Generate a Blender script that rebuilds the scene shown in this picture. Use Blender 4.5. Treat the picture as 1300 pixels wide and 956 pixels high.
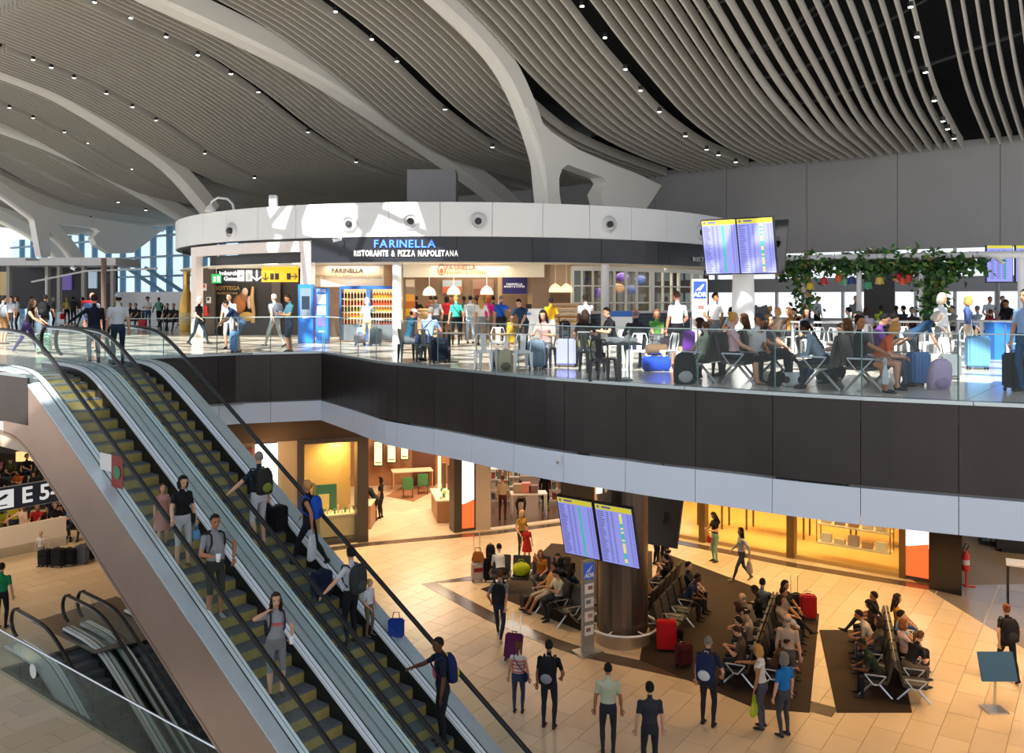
import bpy, bmesh, math, random
import numpy as np
from mathutils import Vector, Matrix
from mathutils.geometry import tessellate_polygon
R = math.radians
C = bpy.context.scene.collection
for _o in list(bpy.data.objects): bpy.data.objects.remove(_o)
# ------------------------------------------------------------- frame of reference (photo 1300 x 956)
FL, HZ, ZC, ZU = 1100.0, 379.0, 8.95, 7.3      # focal length in px, horizon row, eye height, upper floor height
def up(px, py, z=ZU):
    Y = (ZC-z)*FL/(py-HZ); return Vector(((px-650)/FL*Y, Y, z))
def lo(px, py, z=0.0): return up(px, py, z)
def pt(px, py, Y): return Vector(((px-650)/FL*Y, Y, ZC-(py-HZ)/FL*Y))
E1 = (-.79, .613); E2 = (.613, .79)             # the building's axes: u along E1, s along E2
def W(s, u, z=0.0): return Vector((E2[0]*s+E1[0]*u, E2[1]*s+E1[1]*u, z))
# ------------------------------------------------------------- camera, sky, sun, exposure
cam = bpy.data.objects.new('camera', bpy.data.cameras.new('camera')); C.objects.link(cam)
cam.location = (0, 0, ZC); cam.rotation_euler = (R(90), 0, 0)
cam.data.sensor_width = 36; cam.data.lens = 36*FL/1300; cam.data.shift_y = -(478-HZ)/1300
cam.data.clip_end = 500; bpy.context.scene.camera = cam
wd = bpy.data.worlds.new('sky'); bpy.context.scene.world = wd; wd.use_nodes = True
_n = wd.node_tree.nodes; _l = wd.node_tree.links
_bg = _n['Background']; _bg.inputs[1].default_value = 1.0
_tc = _n.new('ShaderNodeTexCoord'); _sx = _n.new('ShaderNodeSeparateXYZ'); _rp = _n.new('ShaderNodeValToRGB')
_l.new(_tc.outputs['Generated'], _sx.inputs[0]); _l.new(_sx.outputs['Z'], _rp.inputs[0]); _l.new(_rp.outputs[0], _bg.inputs[0])
_rp.color_ramp.elements[0].position = 0.0; _rp.color_ramp.elements[0].color = (1.0, 1.0, 1.0, 1)
_rp.color_ramp.elements[1].position = .6; _rp.color_ramp.elements[1].color = (.55, .72, 1.0, 1)
sun = bpy.data.objects.new('sun', bpy.data.lights.new('sun', 'SUN')); C.objects.link(sun)
sun.data.energy = 9.0; sun.data.angle = R(.53); sun.data.color = (1, .95, .87)
SUN_DIR = Vector((.22, .72, -.66)).normalized()
sun.rotation_euler = SUN_DIR.to_track_quat('-Z', 'Y').to_euler()
sc = bpy.context.scene
sc.view_settings.view_transform = 'Standard'; sc.view_settings.look = 'None'
sc.view_settings.gamma = 1; sc.view_settings.use_curve_mapping = False; sc.view_settings.exposure = .35
def area(name, loc, size, power, col=(1, .72, .42), rot=(0, 0, 0), sy=None, spread=180):
    l = bpy.data.lights.new(name, 'AREA'); l.energy = power; l.color = col; l.size = size; l.spread = R(spread)
    if sy: l.shape = 'RECTANGLE'; l.size_y = sy
    o = bpy.data.objects.new(name, l); o.location = loc; o.rotation_euler = rot; C.objects.link(o); return o
# ------------------------------------------------------------- materials
MT = {}
def mat(name, col, rough=.5, metal=0.0, emit=None, es=0.0, var=0.0, scale=6.0, spec=.5, stretch=None, bump=0.0):
    key = name
    if key in MT: return MT[key]
    m = bpy.data.materials.new(name); m.use_nodes = True; nt = m.node_tree; b = nt.nodes['Principled BSDF']
    b.inputs['Base Color'].default_value = (*col, 1); b.inputs['Roughness'].default_value = rough
    b.inputs['Metallic'].default_value = metal; b.inputs['Specular IOR Level'].default_value = spec
    if emit: b.inputs['Emission Color'].default_value = (*emit, 1); b.inputs['Emission Strength'].default_value = es
    if var or bump:
        tc = nt.nodes.new('ShaderNodeTexCoord'); nz = nt.nodes.new('ShaderNodeTexNoise'); nz.inputs['Scale'].default_value = scale
        nz.inputs['Detail'].default_value = 4
        src = tc.outputs['Object']
        if stretch:
            mp = nt.nodes.new('ShaderNodeMapping'); mp.inputs['Scale'].default_value = stretch; nt.links.new(src, mp.inputs[0]); src = mp.outputs[0]
        nt.links.new(src, nz.inputs['Vector'])
        if var:
            mx = nt.nodes.new('ShaderNodeMix'); mx.data_type = 'RGBA'
            mx.inputs['A'].default_value = (*[c*(1-var) for c in col], 1); mx.inputs['B'].default_value = (*[min(1, c*(1+var)) for c in col], 1)
            nt.links.new(nz.outputs['Fac'], mx.inputs['Factor']); nt.links.new(mx.outputs['Result'], b.inputs['Base Color'])
        if bump:
            bp = nt.nodes.new('ShaderNodeBump'); bp.inputs['Strength'].default_value = bump; bp.inputs['Distance'].default_value = .02
            nt.links.new(nz.outputs['Fac'], bp.inputs['Height']); nt.links.new(bp.outputs[0], b.inputs['Normal'])
    MT[key] = m; return m
def glow(name, col, es): return mat(name, col, .5, emit=col, es=es)
def glass(name, tint=(.93, .97, .96), refl=.9, lo_=.04):
    if name in MT: return MT[name]
    m = bpy.data.materials.new(name); m.use_nodes = True; nt = m.node_tree; nt.nodes.clear()
    o = nt.nodes.new('ShaderNodeOutputMaterial'); mx = nt.nodes.new('ShaderNodeMixShader'); t = nt.nodes.new('ShaderNodeBsdfTransparent')
    g = nt.nodes.new('ShaderNodeBsdfGlossy'); g.inputs['Roughness'].default_value = .02; f = nt.nodes.new('ShaderNodeLayerWeight')
    pw = nt.nodes.new('ShaderNodeMath'); pw.operation = 'POWER'; pw.inputs[1].default_value = 5; nt.links.new(f.outputs['Facing'], pw.inputs[0])
    mu = nt.nodes.new('ShaderNodeMath'); mu.operation = 'MULTIPLY_ADD'; mu.inputs[1].default_value = refl; mu.inputs[2].default_value = lo_
    t.inputs[0].default_value = (*tint, 1); g.inputs[0].default_value = (.9, 1, .98, 1)
    nt.links.new(pw.outputs[0], mu.inputs[0]); nt.links.new(mu.outputs[0], mx.inputs[0]); nt.links.new(t.outputs[0], mx.inputs[1]); nt.links.new(g.outputs[0], mx.inputs[2])
    nt.links.new(mx.outputs[0], o.inputs[0]); MT[name] = m; return m
def hexc(h):
    v = [int(h[i:i+2], 16)/255 for i in (0, 2, 4)]
    return tuple(c/12.92 if c <= .04045 else ((c+.055)/1.055)**2.4 for c in v)
# ------------------------------------------------------------- mesh builder
class MB:
    def __init__(s): s.v = []; s.f = []; s.m = []
    def add(s, vs, fs, mi=0):
        b = len(s.v); s.v += [tuple(v) for v in vs]; s.f += [tuple(b+i for i in f) for f in fs]; s.m += [mi]*len(fs); return s
    def box(s, c, d, mi=0, M=None):
        x, y, z = [k/2 for k in d]; c = Vector(c)
        vs = [Vector((a*x, b*y, e*z)) for e in (-1, 1) for b in (-1, 1) for a in (-1, 1)]
        vs = [((M @ v) if M else v)+c for v in vs]
        return s.add(vs, [(0, 2, 3, 1), (4, 5, 7, 6), (0, 1, 5, 4), (2, 6, 7, 3), (0, 4, 6, 2), (1, 3, 7, 5)], mi)
    def hexa(s, p, mi=0):   # 8 points: bottom ring then top ring
        return s.add(p, [(3, 2, 1, 0), (4, 5, 6, 7), (0, 1, 5, 4), (1, 2, 6, 5), (2, 3, 7, 6), (3, 0, 4, 7)], mi)
    def wallseg(s, a, b, z0, z1, t=.1, mi=0):   # upright slab between two plan points, thickness to the left side
        a = Vector((a[0], a[1])); b = Vector((b[0], b[1])); d = (b-a); n = Vector((-d.y, d.x)).normalized()*t
        q = [a, b, b+n, a+n]
        return s.hexa([(k.x, k.y, z0) for k in q]+[(k.x, k.y, z1) for k in q], mi)
    def prism(s, poly, z0, z1, mi=0):
        n = len(poly); vs = [(p[0], p[1], z0) for p in poly]+[(p[0], p[1], z1) for p in poly]
        tri = tessellate_polygon([[Vector((p[0], p[1], 0)) for p in poly]])
        a = sum(poly[i][0]*poly[(i+1) % n][1]-poly[(i+1) % n][0]*poly[i][1] for i in range(n))
        fs = []
        for t in tri:
            x = [poly[k] for k in t]; o = (x[1][0]-x[0][0])*(x[2][1]-x[0][1])-(x[2][0]-x[0][0])*(x[1][1]-x[0][1])
            t = t if o > 0 else t[::-1]; fs.append(tuple(n+k for k in t)); fs.append(tuple(t[::-1]))
        for i in range(n):
            j = (i+1) % n; fs.append((i, j, n+j, n+i) if a > 0 else (j, i, n+i, n+j))
        return s.add(vs, fs, mi)
    def tube(s, pts, r, n=8, mi=0, cap=True, closed=False):
        pts = [Vector(p) for p in pts]; k = len(pts); rr = r if isinstance(r, (list, tuple)) else [r]*k
        vs = []; ref = None
        for i, p in enumerate(pts):
            d = (pts[(i+1) % k]-pts[i-1]) if closed else (pts[min(i+1, k-1)]-pts[max(i-1, 0)])
            d.normalize()
            if ref is None: ref = Vector((0, 0, 1)) if abs(d.z) < .9 else Vector((1, 0, 0))
            x = ref.cross(d)
            if x.length < 1e-4: x = Vector((1, 0, 0)).cross(d)
            x.normalize(); y = d.cross(x); ref = y.copy()
            for j in range(n):
                a = 2*math.pi*j/n; vs.append(p+(x*math.cos(a)+y*math.sin(a))*rr[i])
        fs = []
        for i in range(k if closed else k-1):
            for j in range(n):
                a = i*n+j; b = i*n+(j+1) % n; c = ((i+1) % k)*n; fs.append((a, b, c+(j+1) % n, c+j))
        if cap and not closed: fs += [tuple(range(n))[::-1], tuple((k-1)*n+j for j in range(n))]
        return s.add(vs, fs, mi)
    def lathe(s, prof, c=(0, 0, 0), n=16, mi=0, M=None):   # (r, z) profile
        c = Vector(c); vs = []; fs = []
        for r, z in prof:
            for j in range(n):
                a = 2*math.pi*j/n; v = Vector((r*math.cos(a), r*math.sin(a), z)); vs.append(((M @ v) if M else v)+c)
        for i in range(len(prof)-1):
            for j in range(n):
                a = i*n+j; b = i*n+(j+1) % n; fs.append((a, b, b+n, a+n))
        fs.append(tuple(range(n))[::-1]); fs.append(tuple((len(prof)-1)*n+j for j in range(n)))
        return s.add(vs, fs, mi)
    def ell(s, c, r, n=10, m=7, mi=0, M=None):
        c = Vector(c); vs = []; fs = []
        for i in range(m+1):
            t = math.pi*i/m
            for j in range(n):
                a = 2*math.pi*j/n; v = Vector((r[0]*math.sin(t)*math.cos(a), r[1]*math.sin(t)*math.sin(a), -r[2]*math.cos(t)))
                vs.append(((M @ v) if M else v)+c)
        for i in range(m):
            for j in range(n):
                a = i*n+j; b = i*n+(j+1) % n; fs.append((a, b, b+n, a+n))
        return s.add(vs, fs, mi)
    def strip(s, A, B, mi=0):    # quad strip between two polylines
        n = len(A); return s.add(list(A)+list(B), [(i, i+1, n+i+1, n+i) for i in range(n-1)], mi)
    def sweep(s, sec, mi=0, cap=True):   # list of rings (equal length), closed rings
        n = len(sec[0]); vs = [v for r in sec for v in r]; fs = []
        for i in range(len(sec)-1):
            for j in range(n): fs.append((i*n+j, i*n+(j+1) % n, (i+1)*n+(j+1) % n, (i+1)*n+j))
        if cap: fs += [tuple(range(n))[::-1], tuple((len(sec)-1)*n+j for j in range(n))]
        return s.add(vs, fs, mi)
    def mesh(s, name, mats, smooth=False):
        me = bpy.data.meshes.new(name); me.from_pydata(s.v, [], s.f)
        for m in (mats if isinstance(mats, (list, tuple)) else [mats]): me.materials.append(m)
        me.polygons.foreach_set('material_index', s.m)
        if smooth: me.polygons.foreach_set('use_smooth', [True]*len(s.f))
        me.update(); return me
    def build(s, name, mats, parent=None, loc=None, smooth=False, bevel=0, rz=None):
        me = s.mesh(name, mats, smooth)
        if smooth or bevel:
            bm = bmesh.new(); bm.from_mesh(me)
            bmesh.ops.recalc_face_normals(bm, faces=bm.faces)
            if bevel: bmesh.ops.bevel(bm, geom=list(bm.edges), offset=bevel, segments=2, affect='EDGES', clamp_overlap=True)
            bm.to_mesh(me); bm.free()
            if smooth and hasattr(me, 'set_sharp_from_angle'): me.set_sharp_from_angle(angle=R(40))
        return link(me, name, parent, loc, rz)
def link(me, name, parent=None, loc=None, rz=None):
    o = bpy.data.objects.new(name, me); C.objects.link(o)
    if parent is not None: o.parent = parent
    if loc is not None: o.location = loc
    if rz is not None: o.rotation_euler = (0, 0, rz)
    return o
def tag(o, label=None, cat=None, group=None, kind=None):
    for k, v in (('label', label), ('category', cat), ('group', group), ('kind', kind)):
        if v: o[k] = v
    return o
def thing(name, label, cat, loc=(0, 0, 0), rz=0, group=None):
    o = link(None, name, None, loc, rz); return tag(o, label, cat, group)
def copy_tree(o, parent=None):
    c = o.copy(); C.objects.link(c)
    if parent is not None: c.parent = parent
    for ch in o.children: copy_tree(ch, c)
    return c
def text_mesh(name, body, size, m, ext=.01, align='CENTER', sx=1.0, bold=0):
    cu = bpy.data.curves.new('t', 'FONT'); cu.body = body; cu.size = size; cu.extrude = ext; cu.align_x = align; cu.align_y = 'CENTER'; cu.resolution_u = 2; cu.offset = bold
    o = bpy.data.objects.new('t', cu); C.objects.link(o); bpy.context.view_layer.update()
    me = bpy.data.meshes.new_from_object(o.evaluated_get(bpy.context.evaluated_depsgraph_get()))
    bpy.data.objects.remove(o); bpy.data.curves.remove(cu); me.name = name; me.materials.clear(); me.materials.append(m)
    me.transform(Matrix.Diagonal((sx, 1, 1, 1))); return me
def text(name, body, size, m, parent, loc, right, ext=.01, align='CENTER', sx=1.0, upv=(0, 0, 1), bold=0):
    """lettering whose reading direction is 'right' and whose up is upv"""
    o = link(text_mesh(name, body, size, m, ext, align, sx, bold), name, parent)
    x = Vector(right).normalized(); z = x.cross(Vector(upv)).normalized(); y = z.cross(x)
    M = Matrix((x, y, z)).transposed().to_4x4(); M.translation = Vector(loc); o.matrix_local = M; return o
def rzM(a): return Matrix.Rotation(a, 3, 'Z')
rng = random.Random(7)
# ============================================================= colours used often
white = mat('white_paint', (.78, .79, .80), .45); offwhite = mat('cream_panel', (.80, .72, .58), .5)
dark_panel = mat('dark_bronze_panel', (.034, .027, .026), .35, .3, var=.35, scale=2.2, stretch=(1, 1, .35))
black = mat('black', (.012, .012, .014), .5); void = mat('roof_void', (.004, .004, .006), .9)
steel = mat('brushed_steel', (.62, .66, .70), .28, 1.0, var=.12, scale=4); chrome = mat('chrome', (.8, .82, .84), .15, 1.0)
rubber = mat('rubber', (.012, .012, .013), .38); copper = mat('bronze_sheet', (.60, .46, .39), .30, .9, var=.10, scale=1.5)
clear = glass('clear_glass'); greenglass = glass('escalator_glass', (.88, .95, .93), .8, .03); balglass = glass('balustrade_glass', (.965, .985, .98), .30, .012)
wood = mat('warm_wood', (.42, .22, .09), .45, var=.25, scale=5, stretch=(1, 6, 1)); brown = mat('brown_panel', (.20, .12, .07), .5, var=.2, scale=3)
greywall = mat('grey_plaster', (.34, .335, .335), .7, var=.06, scale=.8)
def inside(p, poly):
    x, y = p; c = False; j = len(poly)-1
    for i in range(len(poly)):
        xi, yi = poly[i]; xj, yj = poly[j]
        if (yi > y) != (yj > y) and x < (xj-xi)*(y-yi)/(yj-yi)+xi: c = not c
        j = i
    return c
# ============================================================= roof
PROF = [(4, 21.4), (8, 21.2), (14, 20.95), (16.9, 20.6), (18.5, 20.25), (21.2, 19.75), (24.7, 18.5), (27.5, 17.1), (30.8, 15.98), (32.6, 15.75), (36, 15.55), (40.6, 15.28), (47, 15.1)]
def uray(px, py, u):
    a = (px-650)/FL; Y = u/(E2[0]-(-E1[0])*a) if False else u/(E1[1]+E1[0]*a)
    return (E2[0]*a*Y+E2[1]*Y, ZC-(py-HZ)/FL*Y)
KEYS = {20.7: [(640, 90), (672, 134), (720, 173.5), (759, 195), (829, 215), (859, 224)],
        16.8: [(716, 0), (752, 51), (792, 96), (843, 152), (894, 188), (952, 212)],
        11.6: [(894, 0), (927, 58), (970, 124), (1021, 178), (1070, 205)],
        6.35: [(1175.6, 0), (1191, 76), (1206, 127), (1236, 189)]}
# the wall fixes where a slat ends: its u follows from the last pixel
KP = []
for k, pl in KEYS.items():
    a = (pl[-1][0]-650)/FL; Yw = 40.6/(E2[0]*a+E2[1]); u = Yw*(E1[1]+E1[0]*a)
    KP.append((u, [uray(px, py, u) for px, py in pl]))
KP.sort(key=lambda k: k[0])
SS = np.linspace(4, 47, 87)
def smooth_interp(x, xs, ys):
    y = np.interp(x, xs, ys); return y
def prof_of(pl):
    s = [p[0] for p in pl]; z = [p[1] for p in pl]
    # extend to smaller s with the slope easing off to a crown, beyond the wall level
    sl = (z[0]-z[1])/(s[1]-s[0]); ss = [s[0]-8, s[0]-4.5, s[0]-2]; zz = [z[0]+sl*2+.9, z[0]+sl*2+.7, z[0]+sl*1.3]
    x = [min(4, ss[0]-1)]+ss+s+[48]; y = [zz[0]]+zz+z+[z[-1]-.3]
    r = np.interp(SS, x, y); k = np.ones(5)/5; q = np.convolve(np.pad(r, 2, 'edge'), k, 'valid'); return q
PB = np.convolve(np.pad(np.interp(SS, [p[0] for p in PROF], [p[1] for p in PROF]), 2, 'edge'), np.ones(5)/5, 'valid')
KQ = [(u, prof_of(pl)) for u, pl in KP]; KQ = [k for k in KQ if k[0] < 19.5]+[(23.0, PB)]
def roof_prof(u):
    us = [k[0] for k in KQ]
    if u <= us[0]:
        # beyond the first key, carry on with the same trend
        t = (us[0]-u)/(us[1]-us[0]); t = min(t, .8); return KQ[0][1]+(KQ[0][1]-KQ[1][1])*t
    if u >= us[-1]: return PB
    for (a, A), (b, B) in zip(KQ, KQ[1:]):
        if a <= u <= b: t = (u-a)/(b-a); return A*(1-t)+B*t
def roof_z(s, u): return float(np.interp(s, SS, roof_prof(u)))
slat_m = mat('slat_enamel', (.56, .53, .47), .42, var=.04, scale=2); rib_m = mat('rib_enamel', (.84, .82, .77), .42)
roof = MB()
us = [-8]+list(range(-4, 112, 4))+[112]; ss = [14.5, 18, 22, 26, 30, 34, 38, 42, 46]
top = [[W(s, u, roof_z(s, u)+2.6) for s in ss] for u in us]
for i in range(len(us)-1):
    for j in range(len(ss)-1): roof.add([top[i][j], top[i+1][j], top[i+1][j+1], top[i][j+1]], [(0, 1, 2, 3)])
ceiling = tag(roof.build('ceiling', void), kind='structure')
CH = [-2.6, 6.9, 16.35, 25, 34, 43, 52, 61, 70, 79, 88]     # light channels; ribs lie half way
RIBS = [20.5, 29.5, 47.5, 56.5, 65.5, 74.5]
def slat_mesh(u, s0, s1, n=26, w=.07, h=.42):
    m = MB(); sec = []
    for i in range(n+1):
        s = s0+(s1-s0)*i/n; z = roof_z(s, u)
        a = W(s, u-w/2); b = W(s, u+w/2)
        sec.append([(a.x, a.y, z), (b.x, b.y, z), (b.x, b.y, z+h), (a.x, a.y, z+h)])
    m.sweep(sec); return m
for c0, c1 in zip(CH, CH[1:]):
    n = int(round((c1-c0-1.0)/.40))
    for k in range(n+1):
        u = c0+.5+(c1-c0-1.0)*k/n
        if u < 1.2 or any(abs(u-r) < .42 for r in RIBS): continue
        s0 = 15.5 if u < 43 else 17.5
        s1 = 40.55 if u < 24 else 44
        slat_mesh(u, s0, s1, 26 if u < 45 else 16).build('slat', slat_m, ceiling)
lampm = glow('downlight_lens', (1, .97, .9), 9)
dl = MB(); dl.lathe([(.075, .02), (.085, .0), (.085, .16), (.03, .18)], n=12); dlm = dl.mesh('downlight', [black])
dg = MB(); dg.lathe([(.072, -.012), (.072, .03)], n=12); dgm = dg.mesh('lens', [lampm])
def downlight(p):
    o = link(dlm, 'downlight', ceiling, p); link(dgm, 'lens', o)
for c, pl in {6.9: [(1156, 9), (1164, 47), (1175, 92), (1186, 128), (1197, 154), (1203, 164), (1211, 176)], 16.35: [(739, 8), (768, 48), (794, 88), (813, 115), (837, 142), (870, 173), (897, 190), (912, 197), (934, 206)],
              25: [(426, 15), (472, 50), (504, 78), (565, 139), (625, 187)], 34: [(120, 3), (166, 23), (211, 47), (251, 70), (293, 94), (328, 117), (391, 168), (452, 206)],
              43: [(42, 76), (65, 86), (94, 99), (135, 119), (168, 136), (198, 153), (260, 195), (323, 226)], 52: [(12, 137), (42, 150), (82, 168), (112, 182), (168, 215)],
              61: [(13, 191), (35, 202), (60, 214), (84, 227), (120, 245), (150, 257), (185, 267)], 70: [(21, 241), (54, 257), (80, 267), (115, 277)]}.items():
    for px, py in pl:
        s, z = uray(px, py, c); downlight(W(s, c, z))
# service pipes and trusses up in the void on the right
for k, (s, dz) in enumerate([(26, 1.9), (28.5, 1.7), (31, 1.6), (31.4, 1.75), (33.5, 1.8), (36, 1.6)]):
    MB().tube([W(s+.9*math.sin(u*.4+k)*.2, u, roof_z(s, u)+dz) for u in range(0, 17, 2)], .04+.02*(k % 3), 6).build('pipe', mat('void_pipe', (.05, .05, .055), .5), ceiling)
# ribs
def rib(name, u, pl, w=.85, h=.75, ext=True, dz=-.5):
    q = [uray(px, py, u) for px, py in pl]
    if ext:
        pre = [(s, roof_z(s, u)+dz) for s in np.arange(12.5, q[0][0]-1, 1.5)]; d = q[0][1]-(roof_z(q[0][0], u)+dz)
        pre = [(s, z+d*max(0, 1-(q[0][0]-s)/6)) for s, z in pre]; q = pre+q
    ps = np.array(q); t = np.arange(len(ps)); tt = np.linspace(0, len(ps)-1, 44)
    sm = np.stack([np.interp(tt, t, ps[:, 0]), np.interp(tt, t, ps[:, 1])], 1)
    for _ in range(3): sm[1:-1] = (sm[:-2]+sm[1:-1]*2+sm[2:])/4
    m = MB(); sec = []
    for i, (s, z) in enumerate(sm):
        d = sm[min(i+1, len(sm)-1)]-sm[max(i-1, 0)]; d = d/np.hypot(*d); nrm = (-d[1], d[0])
        r = []
        for du, dn in ((-w/2, 0), (-w*.32, -.12), (w*.32, -.12), (w/2, 0), (w/2, h), (-w/2, h)):
            p = W(s+nrm[0]*dn, u+du); r.append((p.x, p.y, z+nrm[1]*dn))
        sec.append(r)
    m.sweep(sec); return m, q
def arch(label, u, pl, **k):
    m, q = rib('roof_rib', u, pl, **k); o = m.build('roof_rib', rib_m, None); return tag(o, label, 'roof rib', None)
tr = thing('roof_tree', 'pale forked roof column with rounded opening, rising behind the round white restaurant', 'column')
WEB = [(660, 138), (690, 168), (726, 191), (763, 207), (800, 221), (832, 236), (815, 262), (800, 282), (775, 282), (758, 262), (754, 247), (762, 233), (757, 226), (726, 215), (712, 210), (705, 215), (701, 227), (702, 285), (690, 285), (682, 205), (672, 168)]
def webm(u, q, w=.7):
    m = MB(); n = len(q); A = [W(s, u-w/2, z) for s, z in q]; B = [W(s, u+w/2, z) for s, z in q]
    tri = tessellate_polygon([[Vector((s, z, 0)) for s, z in q]])
    vs = A+B; fs = [tuple(t) for t in tri]+[tuple(n+k for k in t[::-1]) for t in tri]+[(i, (i+1) % n, n+(i+1) % n, n+i) for i in range(n)]
    m.add(vs, fs); return m
m, qA = rib('rib', 20.5, [(550, 0), (600, 45), (640, 95), (664, 150), (680, 200), (691, 255), (694, 290)], w=.62)
m.build('rib', rib_m, tr, bevel=.0); qw = [uray(px, py, 20.5) for px, py in WEB]
webm(20.5, qw).build('web', rib_m, tr)
tr2 = thing('roof_tree', 'pale forked roof column far left above the departure hall, with triangular opening', 'column')
m, _ = rib('rib', 65.5, [(-40, 222), (10, 255), (50, 285), (85, 318), (100, 350)]); m.build('rib', rib_m, tr2)
webm(65.5, qw, .9).build('web', rib_m, tr2)
arch('long pale curved rib crossing the slatted roof from top left down to behind the restaurant', 29.5, [(190, 0), (225, 15), (320, 58), (400, 100), (470, 145), (500, 165), (560, 205), (630, 255), (650, 275)], w=1.15)
arch('grey curved rib in the left half of the roof, between two rows of downlights', 47.5, [(0, 95), (40, 110), (80, 128), (150, 171), (215, 215), (262, 272)], w=1.2)
arch('pale curved rib landing at the left end of the white restaurant drum', 56.5, [(0, 165), (50, 183), (100, 205), (170, 243), (240, 285), (255, 296)], w=1.2)
arch('lowest pale curved rib at the far left of the roof', 74.5, [(0, 281), (40, 300), (75, 332)], dz=-.6)
# unseen roof over the void: bars and openings shaped for the sun patches
gl = thing('skylight', 'unseen roof bars over the escalator void, added to stripe the sunlight', 'skylight')  # out of view, added to break the sunlight into stripes
barm = mat('skylight_bar', (.55, .56, .58), .5)
# floor area that the sun reaches through it, carried back along the sun's direction to the roof
OPEN = [(-30, 36), (-13, 24.2), (-9.5, 26.0), (-6.0, 27.4), (-2.5, 22.8), (.5, 20.4), (4.5, 19.2), (8, 17.2), (13, 15.6), (19, 20), (13, 26), (8.5, 29), (3, 31), (-1, 31.5), (-1.4, 33), (-1.8, 40.2), (-7.4, 41.4), (-7.9, 37.8), (-9.5, 36.6), (-30, 44)]
ESCO = [(-12.6, 18.6), (-10.9, 20.2), (-9.2, 18.4), (-10.8, 16.9)]  # extra roof opening cut to let sun onto the escalator steps
kx = SUN_DIR.x/-SUN_DIR.z*(21.4-ZU); ky = SUN_DIR.y/-SUN_DIR.z*(21.4-ZU)
solid = MB(); gx = .5
for i in range(-96, 60):
    for j in range(-60, 130):
        x = i*gx; y = j*gx; p = (x+gx/2+kx, y+gx/2+ky); s = E2[0]*x+E2[1]*y
        if s > 17.3: continue
        if inside(p, OPEN) or inside(p, ESCO): continue
        solid.add([(x, y, 21.4), (x+gx, y, 21.4), (x+gx, y+gx, 21.4), (x, y+gx, 21.4)], [(0, 3, 2, 1)])
tag(solid.build('sun_mask_roof', white), kind='structure')  # unseen sheet, added to block the sun outside the openings
for k, u in enumerate(np.arange(-22, 60, 3.0)):
    MB().tube([W(-3, u, 21.6), W(14.5, u, 21.6)], .13 if k % 3 else .36, 6).build('bar', barm, gl)
for s in np.arange(-3, 15, 2.2): MB().tube([W(s, -22, 21.6), W(s, 60, 21.6)], .13, 6).build('bar', barm, gl)
for k in range(16):
    u = -20+k*5.1; MB().tube([W(-3, u, 21.7), W(14.5, u+9*(1 if k % 2 else -1), 21.7)], .15, 6).build('bar', barm, gl)
# ============================================================= long side wall (s = 40.6): grey above, windows below
SW = 40.6
sw = thing('side_wall', None, None); sw['kind'] = 'structure'; sw.name = 'wall_right'
def wseg(name, u0, u1, z0, z1, m, s=SW, t=.3, par=sw):
    b = MB(); q = [W(s, u0), W(s, u1), W(s+t, u1), W(s+t, u0)]
    b.prism([(p.x, p.y) for p in q], z0, z1); return b.build(name, m, par)
for u in np.arange(-14, 55, 4.0): wseg('panel', u+.012, u+3.988, 11.1 if u < 25 else 7.3, 15.62 if u < 25 else 17, greywall)
wseg('void_strip', -14, 26, 15.62, 20, void, s=SW+.05)  # black strip painting in the dark roof void above the wall
wseg('spandrel', -14, 25, 9.25, 9.9, mat('spandrel_grey', (.30, .31, .33), .5), s=SW-.05)
wseg('sill', -14, 25, 7.3, 8.05, mat('sill_grey', (.42, .43, .45), .5), s=SW-.05)
darkp = mat('dark_shutter', (.06, .055, .055), .6)
for u in np.arange(-14, 25.1, 1.55): wseg('mullion', u-.06, u+.06, 8.05, 11.1, mat('window_grey', (.5, .52, .55), .4), s=SW-.04, t=.16)
for a, b in ((.9, 2.2), (10.1, 11.4)): wseg('shutter', a, b, 8.05, 11.1, darkp, s=SW-.06, t=.12)
wseg('pane', -14, 25, 8.05, 11.1, glass('pane_glass', (.95, .98, 1), .8), s=SW+.1, t=.01)
# far glazed facade on the left
fg = thing('window_1', None, None); fg['kind'] = 'structure'
bluef = mat('facade_blue_grey', (.16, .30, .42), .4)
for u in np.arange(56, 100, 2.6): wseg('mullion', u-.13, u+.13, 7.3, 15.2, bluef, t=.5, par=fg)
for z in (9.2, 10.9, 12.6, 14.4): wseg('transom', 56, 100, z-.09, z+.09, bluef, t=.3, par=fg)
wseg('pane', 56, 100, 7.3, 15.2, glass('facade_glass', (.80, .93, 1), .8), s=SW+.2, t=.01, par=fg)
for u0, u1, z0, z1 in ((60, 71, 7.6, 11.6), (63, 74, 7.6, 11.6)):
    MB().tube([W(SW-.8, u0, z0), W(SW-.8, u1, z1)], .16, 6).build('brace', bluef, fg)
tarm = MB(); q = [W(41.5, -60), W(41.5, 140), W(400, 140), W(400, -60)]; tarm.prism([(p.x, p.y) for p in q], 2.5, 3.0)
tag(tarm.build('apron', mat('concrete_apron', (.62, .62, .63), .9, var=.1, scale=.3)), kind='structure')
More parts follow.
